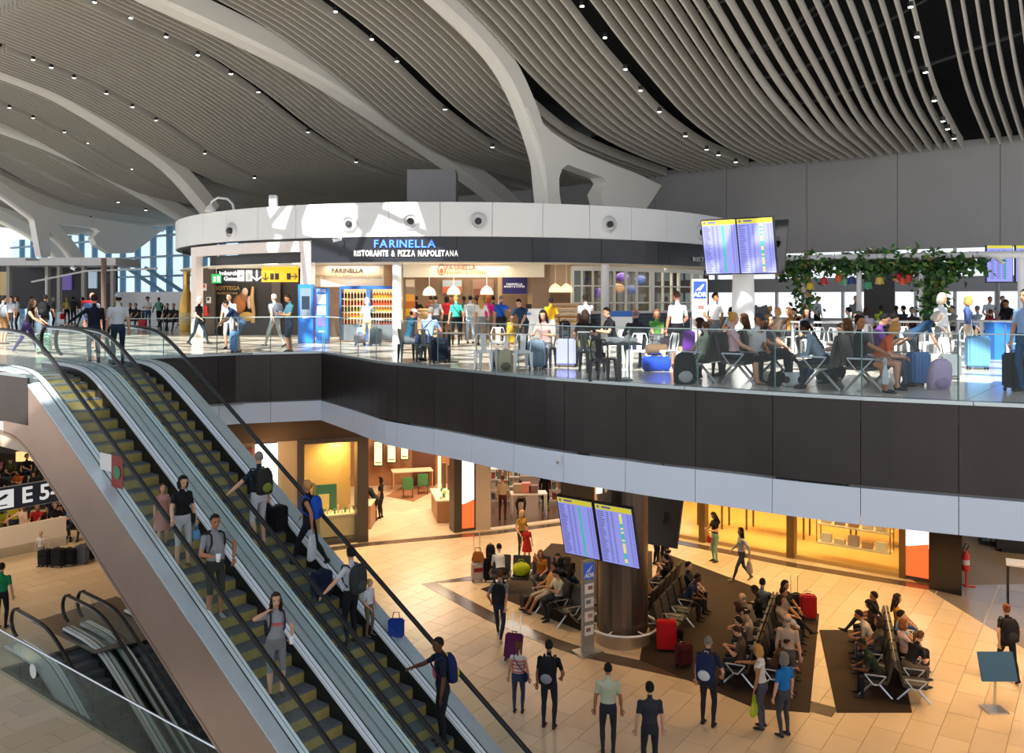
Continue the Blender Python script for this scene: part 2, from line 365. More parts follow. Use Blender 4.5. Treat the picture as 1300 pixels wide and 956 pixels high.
# ============================================================= upper floor slab and its edge
EDGE_PX = [(410, 447), (450, 453.4), (490, 460.5), (530, 464.2), (563, 467), (600, 470.6), (640, 474.6), (690, 479.4), (740, 483.4), (790, 486.6), (840, 490.3), (900, 493.7), (950, 496.8), (1000, 500.2), (1050, 503), (1100, 505.6), (1150, 508), (1200, 510.2), (1250, 512.4), (1300, 514.6)]
EDGE = [up(*p) for p in EDGE_PX]
EDGE += [EDGE[-1]+Vector((2.2, -.9, 0)), EDGE[-1]+Vector((5, -2.2, 0)), EDGE[-1]+Vector((12, -6, 0))]
EDGEL = [W(11.75, 23.0, ZU), up(300, 449.2), EDGE[0].copy()]
NOTCH = [W(8.25, 23.0, ZU), W(11.75, 23.0, ZU)]
poly = [W(8.25, 110), W(8.25, 23.0)]+[EDGEL[0], EDGEL[1]]+EDGE+[W(SW+.3, -14), W(SW+.3, 110)]
pl2 = [(p.x, p.y) for p in poly]
fl2 = MB(); fl2.prism(pl2, ZU-.35, ZU-.012); upper_floor = tag(fl2.build('floor', mat('floor_joint', (.33, .31, .29), .5)), kind='structure')
tilem = [mat('upper_tile_%d' % k, c, .16, var=.05, scale=3) for k, c in enumerate([(.66, .61, .53), (.62, .575, .50), (.69, .64, .56)])]
greyt = [mat('grey_tile_%d' % k, c, .16, var=.08, scale=3) for k, c in enumerate([(.22, .24, .25), (.25, .265, .275)])]
# big upper floor tiles: laid along the building's axes, whole ones as pieces, the cut edge and the far floor joined
from mathutils.geometry import convex_hull_2d
def clip_poly(sub, keep):   # Sutherland-Hodgman of convex polygon 'sub' with half planes
    out = sub
    for (n, d) in keep:
        inp = out; out = []
        for i in range(len(inp)):
            a, b = inp[i], inp[(i+1) % len(inp)]; da = n[0]*a[0]+n[1]*a[1]-d; db = n[0]*b[0]+n[1]*b[1]-d
            if da >= 0: out.append(a)
            if (da >= 0) != (db >= 0):
                t = da/(da-db); out.append((a[0]+(b[0]-a[0])*t, a[1]+(b[1]-a[1])*t))
        if not out: return []
    return out
TS, TU = 1.8, 0.9
cnt = 0; far_t = [MB(), MB(), MB()]
tile_me = {}
def tile_obj(name, s, u, ds, du, z, m, parent, h=.012):
    k = (name, round(ds, 2), round(du, 2), m.name)
    if k not in tile_me:
        b = MB(); q = [W(0, 0), W(ds, 0), W(ds, du), W(0, du)]; q = [(p.x, p.y) for p in q]; b.prism(q, -h, 0); tile_me[k] = b.mesh(name, [m])
    o = link(tile_me[k], name, parent, W(s, u, z)); return o
EB = Vector((EDGE[0].x, EDGE[0].y))
for i in range(0, 40):
    for j in range(-22, 120):
        s = 4.2+i*TS; u = -8+j*TU+(i % 2)*.0
        if s > SW: continue
        q = [W(s+.006, u+.006), W(s+TS-.006, u+.006), W(s+TS-.006, u+TU-.006), W(s+.006, u+TU-.006)]; q = [(p.x, p.y) for p in q]
        ins = [inside(p, pl2) for p in q]
        if not any(ins): continue
        cx = sum(p[0] for p in q)/4; cy = sum(p[1] for p in q)/4
        if cx > cy*.75+3 or cx < -cy*.75-4: continue
        m = (i*7+j*3) % 3
        grey = False
        if all(ins) and cy < 30 and cnt < 280:
            tile_obj('tile', s+.006, u+.006, TS-.012, TU-.012, ZU, tilem[m], upper_floor); cnt += 1
        elif all(ins): far_t[m].prism(q, ZU-.012, ZU)
        else:
            # an edge tile is cut to the slab: fine steps keep the cut close to the edge
            n = 6
            for a in range(n):
                for b in range(n):
                    c = [W(s+.006+(TS-.012)*(a+x)/n, u+.006+(TU-.012)*(b+y)/n) for x, y in ((0, 0), (1, 0), (1, 1), (0, 1))]; c = [(p.x, p.y) for p in c]
                    if all(inside(p, pl2) for p in c): far_t[m].prism(c, ZU-.012, ZU)
for k in range(3): tag(far_t[k].build('far_tiles', tilem[k], upper_floor), kind='stuff')
# edge: steel channel, dark panels, white panels
def path_len(P):
    L = [0]
    for a, b in zip(P, P[1:]): L.append(L[-1]+(b-a).length)
    return L
def along(P, L, d):
    for i in range(len(P)-1):
        if d <= L[i+1] or i == len(P)-2:
            t = (d-L[i])/(L[i+1]-L[i]); return P[i].lerp(P[i+1], t)
def panel_run(parent, name, P, z0, z1, m, off, step, t=.05, gap=.012, tilt=0):
    L = path_len(P); n = max(1, round(L[-1]/step))
    for k in range(n):
        d0 = L[-1]*k/n+gap/2; d1 = L[-1]*(k+1)/n-gap/2; b = MB(); sec = []
        for i in range(4):
            d = d0+(d1-d0)*i/3; p = along(P, L, d); q0 = along(P, L, max(0, d-.05)); q1 = along(P, L, min(L[-1], d+.05)); v = q1-q0; nn = Vector((-v.y, v.x, 0)).normalized()
            a = p+nn*off; c = p+nn*(off+t); e = nn*tilt
            sec.append([(a.x+e.x, a.y+e.y, z0), (a.x, a.y, z1), (c.x, c.y, z1), (c.x+e.x, c.y+e.y, z0)])
        b.sweep(sec); b.build(name, m, parent)
fascia = link(None, 'wall_front'); fascia['kind'] = 'structure'
EDGEF = [W(8.25, 60, ZU), W(8.25, 19.3, ZU)]
band = mat('white_band', (.72, .79, .90), .4)
for P, st in ((EDGE, 1.42), (EDGEL, 1.55)):
    panel_run(fascia, 'dark_panel', P, 5.86, ZU-.03, dark_panel, -.07, st)
    panel_run(fascia, 'shadow_gap', P, 5.80, 5.86, mat('gap_grey', (.25, .25, .26), .5), -.02, 6.0)
    panel_run(fascia, 'white_panel', P, 5.22, 5.82, band, -.09, st, tilt=-0.01)
    panel_run(fascia, 'backing', P, 5.36, ZU-.36, black, .02, .9)
    panel_run(fascia, 'edge_strip', P, ZU-.03, ZU+.03, mat('edge_steel', (.45, .52, .55), .3, .8), -.09, 5.0, t=.16)
panel_run(fascia, 'dark_panel', EDGEF, 6.27, ZU-.03, dark_panel, -.07, 1.5)
panel_run(fascia, 'steel_strip', EDGEF, 6.02, 6.25, mat('strip_steel', (.5, .5, .52), .4, .5), -.05, 3.0)
panel_run(fascia, 'beige_panel', EDGEF, 5.68, 6.0, mat('beige_band', (.62, .50, .38), .5), -.04, 1.5)
panel_run(fascia, 'edge_strip', EDGEF, ZU-.03, ZU+.03, mat('edge_steel', (.45, .52, .55), .3, .8), -.09, 5.0, t=.16)
# glass balustrade on the edge
bal = thing('balustrade', 'frameless glass balustrade along the curved edge of the upper floor', 'railing')
panel_run(bal, 'glass_pane', EDGE, ZU+.03, ZU+1.08, balglass, .04, 1.42, t=.012, gap=.02)
panel_run(bal, 'glass_pane', EDGEL, ZU+.03, ZU+1.08, balglass, .04, 1.55, t=.012, gap=.02)
def edge_posts(P, step):
    L = path_len(P); n = max(1, round(L[-1]/step))
    for k in range(n+1):
        p = along(P, L, L[-1]*k/n); q = along(P, L, min(L[-1], L[-1]*k/n+.02)); r_ = along(P, L, max(0, L[-1]*k/n-.02)); v = q-r_; nn = Vector((-v.y, v.x, 0)).normalized(); c = p+nn*.046
        MB().box((c.x, c.y, ZU+.555), (.02, .018, 1.05)).build('pane_edge', mat('pane_edge', (.10, .22, .22), .2), bal)
edge_posts(EDGE, 1.42); edge_posts(EDGEL, 1.55)
for P in (EDGE, EDGEL): panel_run(bal, 'top_edge', P, ZU+1.08, ZU+1.10, mat('glass_edge', (.5, .68, .66), .15), .035, 2.84, t=.022, gap=.004)
# solid underside of the slab (ceiling of the lower hall), seen from below only
cl = MB(); cl.prism(pl2, 5.64, 5.72); tag(cl.build('ceiling', mat('soffit', (.30, .22, .15), .7)), kind='structure')
# ============================================================= lower floor: tiles with joints, inlaid bands, pit for the lower escalators
T1 = Vector((-.82, .572)); T2 = Vector((.572, .82))
def TW(a, b): return T2*a+T1*b        # a along T2, b along T1
PIT = [W(8.95, 22.6), W(13.3, 22.6), W(13.3, 5), W(8.95, 5)]
pit2 = [(p.x, p.y) for p in PIT]
base = MB()
# slab laid as strips that leave the pit open
def quadsu(s0, s1, u0, u1): return [(p.x, p.y) for p in (W(s0, u0), W(s1, u0), W(s1, u1), W(s0, u1))]
for r in ((-30, 8.95, -40, 110), (13.3, 60, -40, 110), (8.95, 13.3, 22.6, 110), (8.95, 13.3, -40, 5)): base.prism(quadsu(*r), -.3, -.012)
low_floor = tag(base.build('floor', mat('floor_joint_low', (.16, .11, .06), .5)), kind='structure')
ltm = [mat('cream_tile_%d' % k, c, .30, var=.06, scale=2.5, spec=.35) for k, c in enumerate([(.62, .49, .33), (.58, .455, .30), (.65, .52, .36), (.60, .48, .34)])]
darkm = mat('dark_stone_band', (.085, .06, .045), .2, var=.15, scale=4); carpet = mat('dark_seating_floor', (.045, .032, .025), .7, var=.2, scale=4, spec=.08)
greyfl = [mat('grey_stone_%d' % k, c, .22, var=.22, scale=1.6, stretch=(1, .4, 1)) for k, c in enumerate([(.21, .18, .16), (.24, .205, .18), (.19, .165, .15)])]
def lo2(px, py): p = lo(px, py); return (p.x, p.y)
# shop front line on the lower floor (world plan)
SF = [lo2(383, 690), lo2(458, 688), lo2(577, 676), lo2(602, 673), lo2(714, 660.5)]
SF_R = [(2.6, 35.2), lo2(892, 688), lo2(1004, 710), lo2(1145, 733.5)]
GA, GB = Vector(lo2(1176, 747.2)), Vector(lo2(1330, 842)); GD = (GB-GA).normalized(); GN = Vector((-GD.y, GD.x))     # the grey hall lies on the +GN side
GREYZONE = [tuple(GA-GD*.2), tuple(GA+GD*24), tuple(GA+GD*24+GN*24), tuple(GA-GD*.2+GN*24)]
SEAT1 = [lo2(610, 748), lo2(655, 733), lo2(700, 690), lo2(828, 700), lo2(828, 752), lo2(800, 812), lo2(750, 806), lo2(700, 786)]
SEAT2 = [lo2(812, 838), lo2(838, 700), lo2(1010, 765), lo2(1040, 780), lo2(1028, 905), lo2(960, 900)]
SEAT3 = [lo2(1062, 905), lo2(1040, 800), lo2(1100, 800), lo2(1150, 866), lo2(1158, 905)]
LMAT = [lo2(40, 790), lo2(148, 757), lo2(230, 800), lo2(120, 830)]
tl, tw = 1.2, .6
cells = []; cut_tiles = []
for i in range(-60, 60):
    for j in range(-70, 110):
        a = i*tl+(.4*(j % 3)); b = j*tw; c = TW(a+tl/2, b+tw/2)
        if c.y < 12 or c.y > 46 or abs(c.x) > c.y*.62+2: continue
        if (Vector((c.x, c.y))-GA).dot(GN) > .9: continue
        q = [TW(a+x, b+y) for x, y in ((.005, .005), (tl-.005, .005), (tl-.005, tw-.005), (.005, tw-.005))]; q = [(p.x, p.y) for p in q]
        if any(inside(p, pit2) for p in q) or any((Vector(p)-GA).dot(GN) > 0 for p in q):
            if any(inside(p, pit2) for p in q):
                hp = [((-E2[0], -E2[1]), -8.95), (E2, 13.3), (E1, 22.6)]
                for n_, d_ in hp:
                    r_ = clip_poly(q, [(n_, d_)])
                    if len(r_) > 2: cut_tiles.append(r_)
            else:
                r_ = clip_poly(q, [((-GN.x, -GN.y), -GA.dot(GN))])
                if len(r_) > 2: cut_tiles.append(r_)
            continue
        px = 650+c.x/c.y*FL; py = HZ+ZC/c.y*FL
        vis = 0 if (px < -20 or px > 1320 or py > 970) else 1
        # what the photo cannot show: under the upper floor's edge, behind the escalators
        if px > 330 and py < 640: vis = 0
        if px < 700 and py > 640 and px < 560-(880-py)*-.0+0 and (py-430) > (px-200)*1.12 and px > 130: vis = 0
        if any(inside((c.x, c.y), S) for S in (SEAT1, SEAT2)): vis *= .4
        cells.append((vis/c.y, a, b, q))
cells.sort(key=lambda k: -k[0])
bt = MB(); q = [TW(x, y) for x, y in ((.005, .005), (tl-.005, .005), (tl-.005, tw-.005), (.005, tw-.005))]; bt.prism([(p.x, p.y) for p in q], -.012, 0)
tmesh = [bt.mesh('tile', [m]) for m in ltm]
rest = [MB() for _ in ltm]
for k, (v, a, b, q) in enumerate(cells):
    m = rng.randrange(4)
    if k < 295 and v > 0:
        p = TW(a, b); link(tmesh[m], 'tile', low_floor, (p.x, p.y, 0))
    else: rest[m].prism(q, -.012, 0)
for k, q in enumerate(cut_tiles): rest[k % 4].prism(q, -.012, 0)
for m, r in enumerate(rest): tag(r.build('far_tiles', ltm[m], low_floor), kind='stuff')
def inlay(name, poly, m, h=.006): return MB().prism(poly, -.012, h).build(name, m, low_floor)
def band_strip(name, P, w, m, h=.006):
    P = [Vector(p) for p in P]; L = []; Rr = []
    for i, p in enumerate(P):
        d = (P[min(i+1, len(P)-1)]-P[max(i-1, 0)]).normalized(); n = Vector((-d.y, d.x))
        L.append(p+n*w/2); Rr.append(p-n*w/2)
    b = MB()
    for i in range(len(P)-1): b.prism([tuple(Rr[i]), tuple(Rr[i+1]), tuple(L[i+1]), tuple(L[i])], -.012, h)
    return b.build(name, m, low_floor)
band_strip('dark_band', [lo2(400, 700), lo2(466, 691), lo2(577, 681), lo2(622, 677), lo2(720, 664)], .45, darkm)
band_strip('dark_band', [lo2(858, 688), lo2(930, 702), lo2(1010, 718), lo2(1100, 733), lo2(1180, 746)], .5, darkm)
band_strip('dark_band', [lo2(612, 733), lo2(545, 741), lo2(625, 784), lo2(700, 815), lo2(745, 830), lo2(840, 850), lo2(935, 872), lo2(1060, 905)], .5, darkm, .007)
inlay('seating_floor', SEAT1, carpet, .008); inlay('seating_floor', SEAT2, carpet, .009); inlay('seating_floor', SEAT3, carpet, .0085)
inlay('entry_mat', LMAT, mat('ribbed_mat', (.14, .11, .09), .35, var=.3, scale=3), .004)
# grey stone hall on the right, tiles with pale joints
gj = MB().prism(GREYZONE, -.012, -.002).build('grey_joint', mat('pale_joint', (.42, .38, .33), .4), low_floor)
n = 0; gm = [MB() for _ in greyfl]
for i in range(-10, 40):
    for j in range(-40, 30):
        a = 14+i*1.5; b = j*1.5; q = [TW(a+x, b+y) for x, y in ((.012, .02), (1.488, .02), (1.488, 1.48), (.012, 1.48))]; q = [(p.x, p.y) for p in q]
        if (a, b) and all((Vector(p)-GA).dot(GN) > 0 and (Vector(p)-GA).dot(GD) > -.2 for p in q): MB().prism(q, -.012, .004).build('grey_tile', greyfl[(i*3+j) % 3], low_floor) if n < 60 and abs(TW(a, b).x) < TW(a, b).y*.62 and TW(a,b).y < 40 else gm[(i+j) % 3].prism(q, -.012, .004); n += 1
        else:
            r_ = clip_poly(q, [((GN.x, GN.y), GA.dot(GN)), ((GD.x, GD.y), GA.dot(GD)-.2)])
            if len(r_) > 2: gm[(i*3+j) % 3].prism(r_, -.012, .004)
for k, g in enumerate(gm):
    if g.v: tag(g.build('far_grey_tiles', greyfl[k], low_floor), kind='stuff')
# ============================================================= escalators
step_t = mat('step_tread', (.13, .15, .17), .45, .2, var=.25, scale=8); step_r = mat('step_riser', (.36, .28, .085), .5, .1, var=.2, scale=10)
skirt_m = mat('skirt_dark', (.03, .032, .035), .35, .5); deck_m = mat('deck_steel', (.66, .74, .79), .27, .45, var=.1, scale=3)
lip = mat('white_lip', (.86, .90, .94), .3); gasket = rubber
TAN = .605
def zpath(u, ut, zt, drop, w=.55):
    x = ut-u; f = TAN*(x+math.sqrt(x*x+w*w))/2
    y = drop-f; g = (y+math.sqrt(y*y+.02*w))/2
    return zt-drop+g
def escalator(name, label, s0, s1, ut, zt, drop, u_end_top, side_m, outer=(-1, 1), steps_riser=step_r, nst=None, deck_w=(.3, .3), clad=None):
    t = thing(name, label, 'escalator', W((s0+s1)/2, ut, zt))
    inv = Vector(t.location)
    ub = ut-drop/TAN; UB = ub-1.9; UT = u_end_top
    us = np.concatenate([np.linspace(UT, ut+1, 5), np.linspace(ut+.8, ut-1.5, 14), np.linspace(ut-2, ub+1.5, 14), np.linspace(ub+1.2, ub-.8, 12), np.linspace(ub-1.1, UB, 3)])
    Z = lambda u: zpath(u, ut, zt, drop)
    def sweep(sec, name, m):   # sec: list of (s, dz) corners
        b = MB(); b.sweep([[W(s, u, Z(u)+dz)-inv for s, dz in sec] for u in us]); return b.build(name, m, t)
    def rail(s, name):
        pts = []
        r = .36
        for k in range(8):
            a = math.pi*(-.45+.95*k/7); pts.append((UT+r*math.cos(a)-.02, zt+.62+r*math.sin(a)))
        pts = [(u, z) for u, z in pts]
        for u in us: pts.append((u, Z(u)+.98))
        for k in range(8):
            a = math.pi*(.5+.95*k/7); pts.append((UB+r*math.cos(a), Z(UB)+.62+r*math.sin(a)))
        P = np.array(pts); sec = []
        for i in range(len(P)):
            d = P[min(i+1, len(P)-1)]-P[max(i-1, 0)]; d = d/np.hypot(*d); n = np.array((-d[1], d[0]))
            if n[1] < 0 and 8 <= i < len(P)-8: n = -n
            sec.append([W(s+ds, P[i][0]+n[0]*dn, P[i][1]+n[1]*dn)-inv for ds, dn in ((-.042, -.022), (.042, -.022), (.042, .014), (.024, .03), (-.024, .03), (-.042, .014))])
        b = MB(); b.sweep(sec); return b.build(name, rubber, t)
    for s in (s0, s1):
        rail(s, 'handrail')
        b = MB(); nU = len(us); lo_ = [W(s, u, Z(u)+.16)-inv for u in us]; hi = [W(s, u, Z(u)+.955)-inv for u in us]
        # the pane rounds off under the newel at both ends
        extt = [(UT+.18, .3, .9), (UT+.28, .42, .8)]; extb = [(UB-.18, .3, .9), (UB-.28, .42, .8)]
        lo_ = [W(s, u, Z(u)+a)-inv for u, a, c in extt[::-1]]+lo_+[W(s, u, Z(u)+a)-inv for u, a, c in extb]
        hi = [W(s, u, Z(u)+c)-inv for u, a, c in extt[::-1]]+hi+[W(s, u, Z(u)+c)-inv for u, a, c in extb]
        b.strip(lo_, hi); b.build('glass_panel', greenglass, t)
        sweep([(s-.02, .925), (s+.02, .925), (s+.02, .955), (s-.02, .955)], 'rail_guide', deck_m)
    sw_ = s1-s0
    i0, i1 = s0+.13, s1-.13         # step edges
    for (a, b_) in ((s0, i0), (s1, i1)):
        lo1, hi1 = min(a, b_), max(a, b_)
        sweep([(lo1, .10), (hi1, .10), (hi1, .165), (lo1, .165)], 'inner_deck', lip)
        x = i0 if a == s0 else i1; e = .012 if a == s0 else -.012
        q = sorted((x, x+e)); sweep([(q[0], -.35), (q[1], -.35), (q[1], .12), (q[0], .12)], 'skirt', skirt_m)
        q = sorted((x, x+e*2.2)); sweep([(q[0], .11), (q[1], .11), (q[1], .17), (q[0], .17)], 'bright_lip', lip)
        q = sorted((a, a+(b_-a)*.16)); sweep([(q[0], .165), (q[1], .165), (q[1], .172), (q[0], .172)], 'gasket', rubber)
        for dd in (.74,):
            q = sorted((a+(b_-a)*dd, a+(b_-a)*(dd+.06))); sweep([(q[0], .165), (q[1], .165), (q[1], .169), (q[0], .169)], 'seam', skirt_m)
    for sgn, dw, s in ((-1, deck_w[0], s0), (1, deck_w[1], s1)):
        if dw <= 0: continue
        q = sorted((s, s+sgn*dw)); sweep([(q[0], .10), (q[1], .10), (q[1], .165), (q[0], .165)], 'outer_deck', deck_m)
    # truss underside and cladding
    if clad:
        for s, th in clad:
            q = sorted((s, s+th)); n = 9; edges = np.linspace(5, len(us)-1, n+1).astype(int)
            for k in range(n):
                b = MB(); b.sweep([[W(a, u, Z(u)+dz)-inv for a, dz in ((q[0], -1.25), (q[1], -1.25), (q[1], .12), (q[0], .12))] for u in us[edges[k]:edges[k+1]+1]]); b.build('side_panel', side_m, t)
        sweep([(clad[0][0], -1.3), (clad[1][0], -1.3), (clad[1][0], -1.2), (clad[0][0], -1.2)], 'underside', side_m)
    else: sweep([(s0-.05, -1.0), (s1+.05, -1.0), (s1+.05, -.5), (s0-.05, -.5)], 'truss', skirt_m)
    # steps: one mesh, copied
    rise, run = .2, .2/TAN
    b = MB(); q = [W(i0+.015, 0)-W(0, 0), W(i1-.015, 0), W(i1-.015, run+.03), W(i0+.015, run+.03)]
    b.hexa([(p.x, p.y, -.05) for p in q]+[(p.x, p.y, 0) for p in q], 0)
    q = [W(i0+.015, -.012), W(i1-.015, -.012), W(i1-.015, .02), W(i0+.015, .02)]
    b.hexa([(p.x, p.y, -.215) for p in q]+[(p.x, p.y, -.028) for p in q], 1)
    for k in range(22):     # grooves of the tread as raised cleats
        a = i0+.03+(i1-i0-.06)*k/22; q = [W(a, .01), W(a+.018, .01), W(a+.018, run), W(a, run)]; b.hexa([(p.x, p.y, 0) for p in q]+[(p.x, p.y, .008) for p in q], 0)
    sm = b.mesh('step', [step_t, steps_riser]); n = int((ut+1.2-(ub-1.2))/run)
    zs = []
    for k in range(n+1):
        u = ut+.9-k*run; z = zt-max(0, min(drop, round((zt-Z(u-run/2))/rise*4)/4*rise)) if (u > ut-.7 or u < ub+.7) else zt-(ut-u+.17)*TAN
        link(sm, 'step', t, W(0, u, z)-inv)
    for (u0, u1) in ((ut+1.24, UT+.35), (UB-.35, ub-1.2)):
        b = MB(); q = [W(i0, u0), W(i1, u0), W(i1, u1), W(i0, u1)]; z = Z((u0+u1)/2); b.hexa([Vector((p.x, p.y, z-.05))-inv for p in q]+[Vector((p.x, p.y, z+.002))-inv for p in q]); b.build('landing_plate', mat('comb_plate', (.42, .44, .46), .3, .9, var=.15, scale=6), t)
    return t
ESC_UT = 19.7
esc1 = escalator('escalator', 'escalator nearest the bronze side cladding, going down from the upper floor', 8.45, 9.75, ESC_UT, ZU, ZU, 21.9, copper, deck_w=(.26, .14), clad=((8.19, .03), (9.92, .02)))
esc2 = escalator('escalator', 'second escalator, on the hall side, carrying people with backpacks up', 10.1, 11.4, ESC_UT, ZU, ZU, 21.9, copper, deck_w=(.16, .3), clad=((9.95, .02), (11.67, .03)))
esc3 = escalator('escalator', 'lower escalator leading down from the lower floor, in front of the cream tiles', 9.8, 11.1, 21.9, 0.0, 5.2, 23.7, steel, steps_riser=step_t, deck_w=(.3, .1))
esc4 = escalator('escalator', 'lower escalator half hidden beneath the bronze side of the big escalator', 11.5, 12.8, 21.9, 0.0, 5.2, 23.7, steel, steps_riser=step_t, deck_w=(.1, .3))
# poster seen on the left pane of the near escalator
def pane_quad(u0, u1, z0, z1, nm, m_, f=.0):
    iv = Vector(esc1.location); m = MB(); P = [W(8.43-f, u0, z0)-iv, W(8.43-f, u1, z0)-iv, W(8.43-f, u1, z1)-iv, W(8.43-f, u0, z1)-iv]; Q = [p+W(.006, 0)-W(0, 0) for p in P]; m.hexa([P[0], P[1], Q[1], Q[0], P[3], P[2], Q[2], Q[3]]); return m.build(nm, m_, esc1)
pane_quad(16.72, 16.28, 5.62, 5.95, 'white_sticker', mat('sticker_white', (.8, .8, .78), .5)); pane_quad(16.28, 15.86, 5.34, 5.95, 'red_sticker', mat('sticker_red', (.28, .03, .02), .5))
gq = MB(); gq.lathe([(.13, 0), (.13, .006)], n=20, M=Matrix.Rotation(R(90), 3, 'X')); o = gq.build('green_disc', mat('sticker_green', (.06, .22, .10), .5), esc1, W(8.415, 16.06, 5.64)-Vector(esc1.location)); o.rotation_euler = (0, 0, math.atan2(E1[1], E1[0]))
# landing of the upper floor that meets the escalators
ln = MB(); q = [W(8.22, 21.5), W(11.72, 21.5), W(11.72, 23.1), W(8.22, 23.1)]; ln.prism([(p.x, p.y) for p in q], ZU-.35, ZU-.015); tag(ln.build('floor', tilem[0]), kind='structure')
# pit walls and the glass barrier round it
pw = MB()
for a, b in zip(PIT, PIT[1:]+PIT[:1]): pw.wallseg(a, b, -5.4, -.02, -.12)
pw.prism([(p.x, p.y) for p in PIT], -5.6, -5.4); tag(pw.build('wall_pit', mat('pit_dark', (.05, .045, .04), .6)), kind='structure')
br = thing('balustrade', 'low glass barrier with a round sticker beside the lower escalator', 'railing')
P = [W(8.85, 22.4, 0), W(8.85, 11, 0)]
L = path_len(P); n = 10
for k in range(n):
    a = along(P, L, L[-1]*k/n+.01); b = along(P, L, L[-1]*(k+1)/n-.01); MB().wallseg(a, b, .02, 1.02, .014).build('glass_pane', greenglass, br)
MB().tube([p+Vector((0, 0, 1.04)) for p in P], .022, 6).build('top_rail', steel, br)
a = along(P, L, 1.9)
stk = MB(); stk.lathe([(.16, 0), (.16, .004)], n=20, M=Matrix.Rotation(R(90), 3, 'X')); o = stk.build('sticker', mat('sticker_white', (.8, .8, .78), .5), br, a+Vector((-.03, -.03, .55))); o.rotation_euler = (0, 0, math.atan2(E1[1], E1[0]))
# ============================================================= round restaurant on the upper floor
def cloth0(h): return mat('relief_'+h, hexc(h), .6)
CX, CY, RR = -2.65, 46.3, 14.3
def cyl(px, r=RR):
    a = (px-650)/FL; A = a*a+1; B = -2*(a*CX+CY); Cc = CX*CX+CY*CY-r*r; D = B*B-4*A*Cc
    Y = (-B-math.sqrt(max(D, 0)))/(2*A); return Vector((a*Y, Y))
def ang(p): return math.atan2(p.x-CX, -(p.y-CY))      # 0 faces the viewer
def cp(t, r): return Vector((CX+r*math.sin(t), CY-r*math.cos(t), 0))
def arcbox(m, t0, t1, r0, r1, z0, z1, n=3, mi=0):
    sec = []
    for i in range(n+1):
        t = t0+(t1-t0)*i/n; a = cp(t, r0); b = cp(t, r1); sec.append([(a.x, a.y, z0), (b.x, b.y, z0), (b.x, b.y, z1), (a.x, a.y, z1)])
    return m.sweep(sec, mi)
pav = thing('restaurant_pavilion', 'round white restaurant pavilion with dark sign band, in the middle of the upper floor', 'restaurant')
drum_m = mat('drum_panel', (.80, .81, .82), .42); signband = mat('sign_band', (.016, .018, .026), .25)
nP = 26; T0, T1_ = -1.75, 1.75
for k in range(nP):
    a = T0+(T1_-T0)*k/nP+.0006; b = T0+(T1_-T0)*(k+1)/nP-.0006; arcbox(MB(), a, b, RR-.12, RR, 11.25, 12.52, 4).build('panel', drum_m, pav)
m = MB(); arcbox(m, T0, T1_, RR-.3, RR-.04, 11.22, 11.26, 30); m.build('shadow_line', mat('gap_dark', (.08, .08, .08), .6), pav)
m = MB(); m.prism([tuple(cp(T0+(T1_-T0)*k/40, RR-.1)[:2]) for k in range(41)], 12.35, 12.45); m.build('roof', drum_m, pav)
m = MB(); m.prism([tuple(cp(T0+(T1_-T0)*k/40, RR-.2)[:2]) for k in range(41)], 10.28, 10.32); m.build('soffit', mat('shop_soffit', (.75, .70, .60), .6), pav)
tA, tB = ang(cyl(395)), ang(cyl(935))
nB = 9
for k in range(nB):
    a = tA+(tB+.25-tA)*k/nB+.0006; b = tA+(tB+.25-tA)*(k+1)/nB-.0006; arcbox(MB(), a, b, RR-.5, RR-.03, 10.32, 11.22, 4).build('sign_band', signband, pav)
def nozzle(px, py):
    p = cyl(px); t = ang(p); z = ZC-(py-HZ)/FL*p.y; M = Matrix.Rotation(t, 3, 'Z') @ Matrix.Rotation(R(90), 3, 'X')
    m = MB(); m.lathe([(.34, 0), (.33, .05), (.26, .12), (.22, .05)], n=20, M=M); o = m.build('air_nozzle', mat('nozzle_white', (.7, .71, .72), .4), pav, (p.x, p.y, z), smooth=True)
    m = MB(); m.lathe([(.13, .04), (.125, .16), (.08, .2)], n=16, M=M); m.build('nozzle_core', mat('nozzle_dark', (.03, .03, .035), .5), o)
for q in ((294, 293), (444, 284.5), (522, 281), (607, 281), (773, 285), (889, 295)): nozzle(*q)
# letters on the band, each line bent round the drum letter by letter
def arc_text(body, px0, px1, py, size, m, name, r=RR+.01, ext=.02, bold=0):
    a, b = ang(cyl(px0)), ang(cyl(px1)); tmp = [text_mesh('t', ch, size, m, ext, 'CENTER', 1, bold) if ch != ' ' else None for ch in body]
    ws = [((max(v.co.x for v in t.vertices)-min(v.co.x for v in t.vertices)) if t else size*.35)+size*.13 for t in tmp]; tot = sum(ws); x = 0
    par = link(None, name, pav)
    for t, w in zip(tmp, ws):
        th = a+(b-a)*(x+w/2)/tot; x += w
        if not t: continue
        p = cp(th, r); z = ZC-(py-HZ)/FL*cyl(650+FL*p.x/p.y).y
        t.transform(Matrix.Diagonal(((b-a)*r/tot, 1, 1, 1)))
        o = link(t, 'letter', par); o.matrix_local = Matrix.Translation((p.x, p.y, z)) @ Matrix.Rotation(th, 4, 'Z') @ Matrix.Rotation(R(90), 4, 'X')
arc_text('FARINELLA', 474, 554, 310, .40, glow('blue_letters', (.05, .16, .95), 1.6), 'lettering', bold=.006)
arc_text('RISTORANTE & PIZZA NAPOLETANA', 449, 582, 322, .30, mat('white_letters', (.9, .9, .9), .4, emit=(1, 1, 1), es=.4), 'lettering', bold=.008)
arc_text('RISTORANTE', 879, 918, 329.5, .26, mat('grey_letters', (.6, .6, .6), .4), 'lettering')
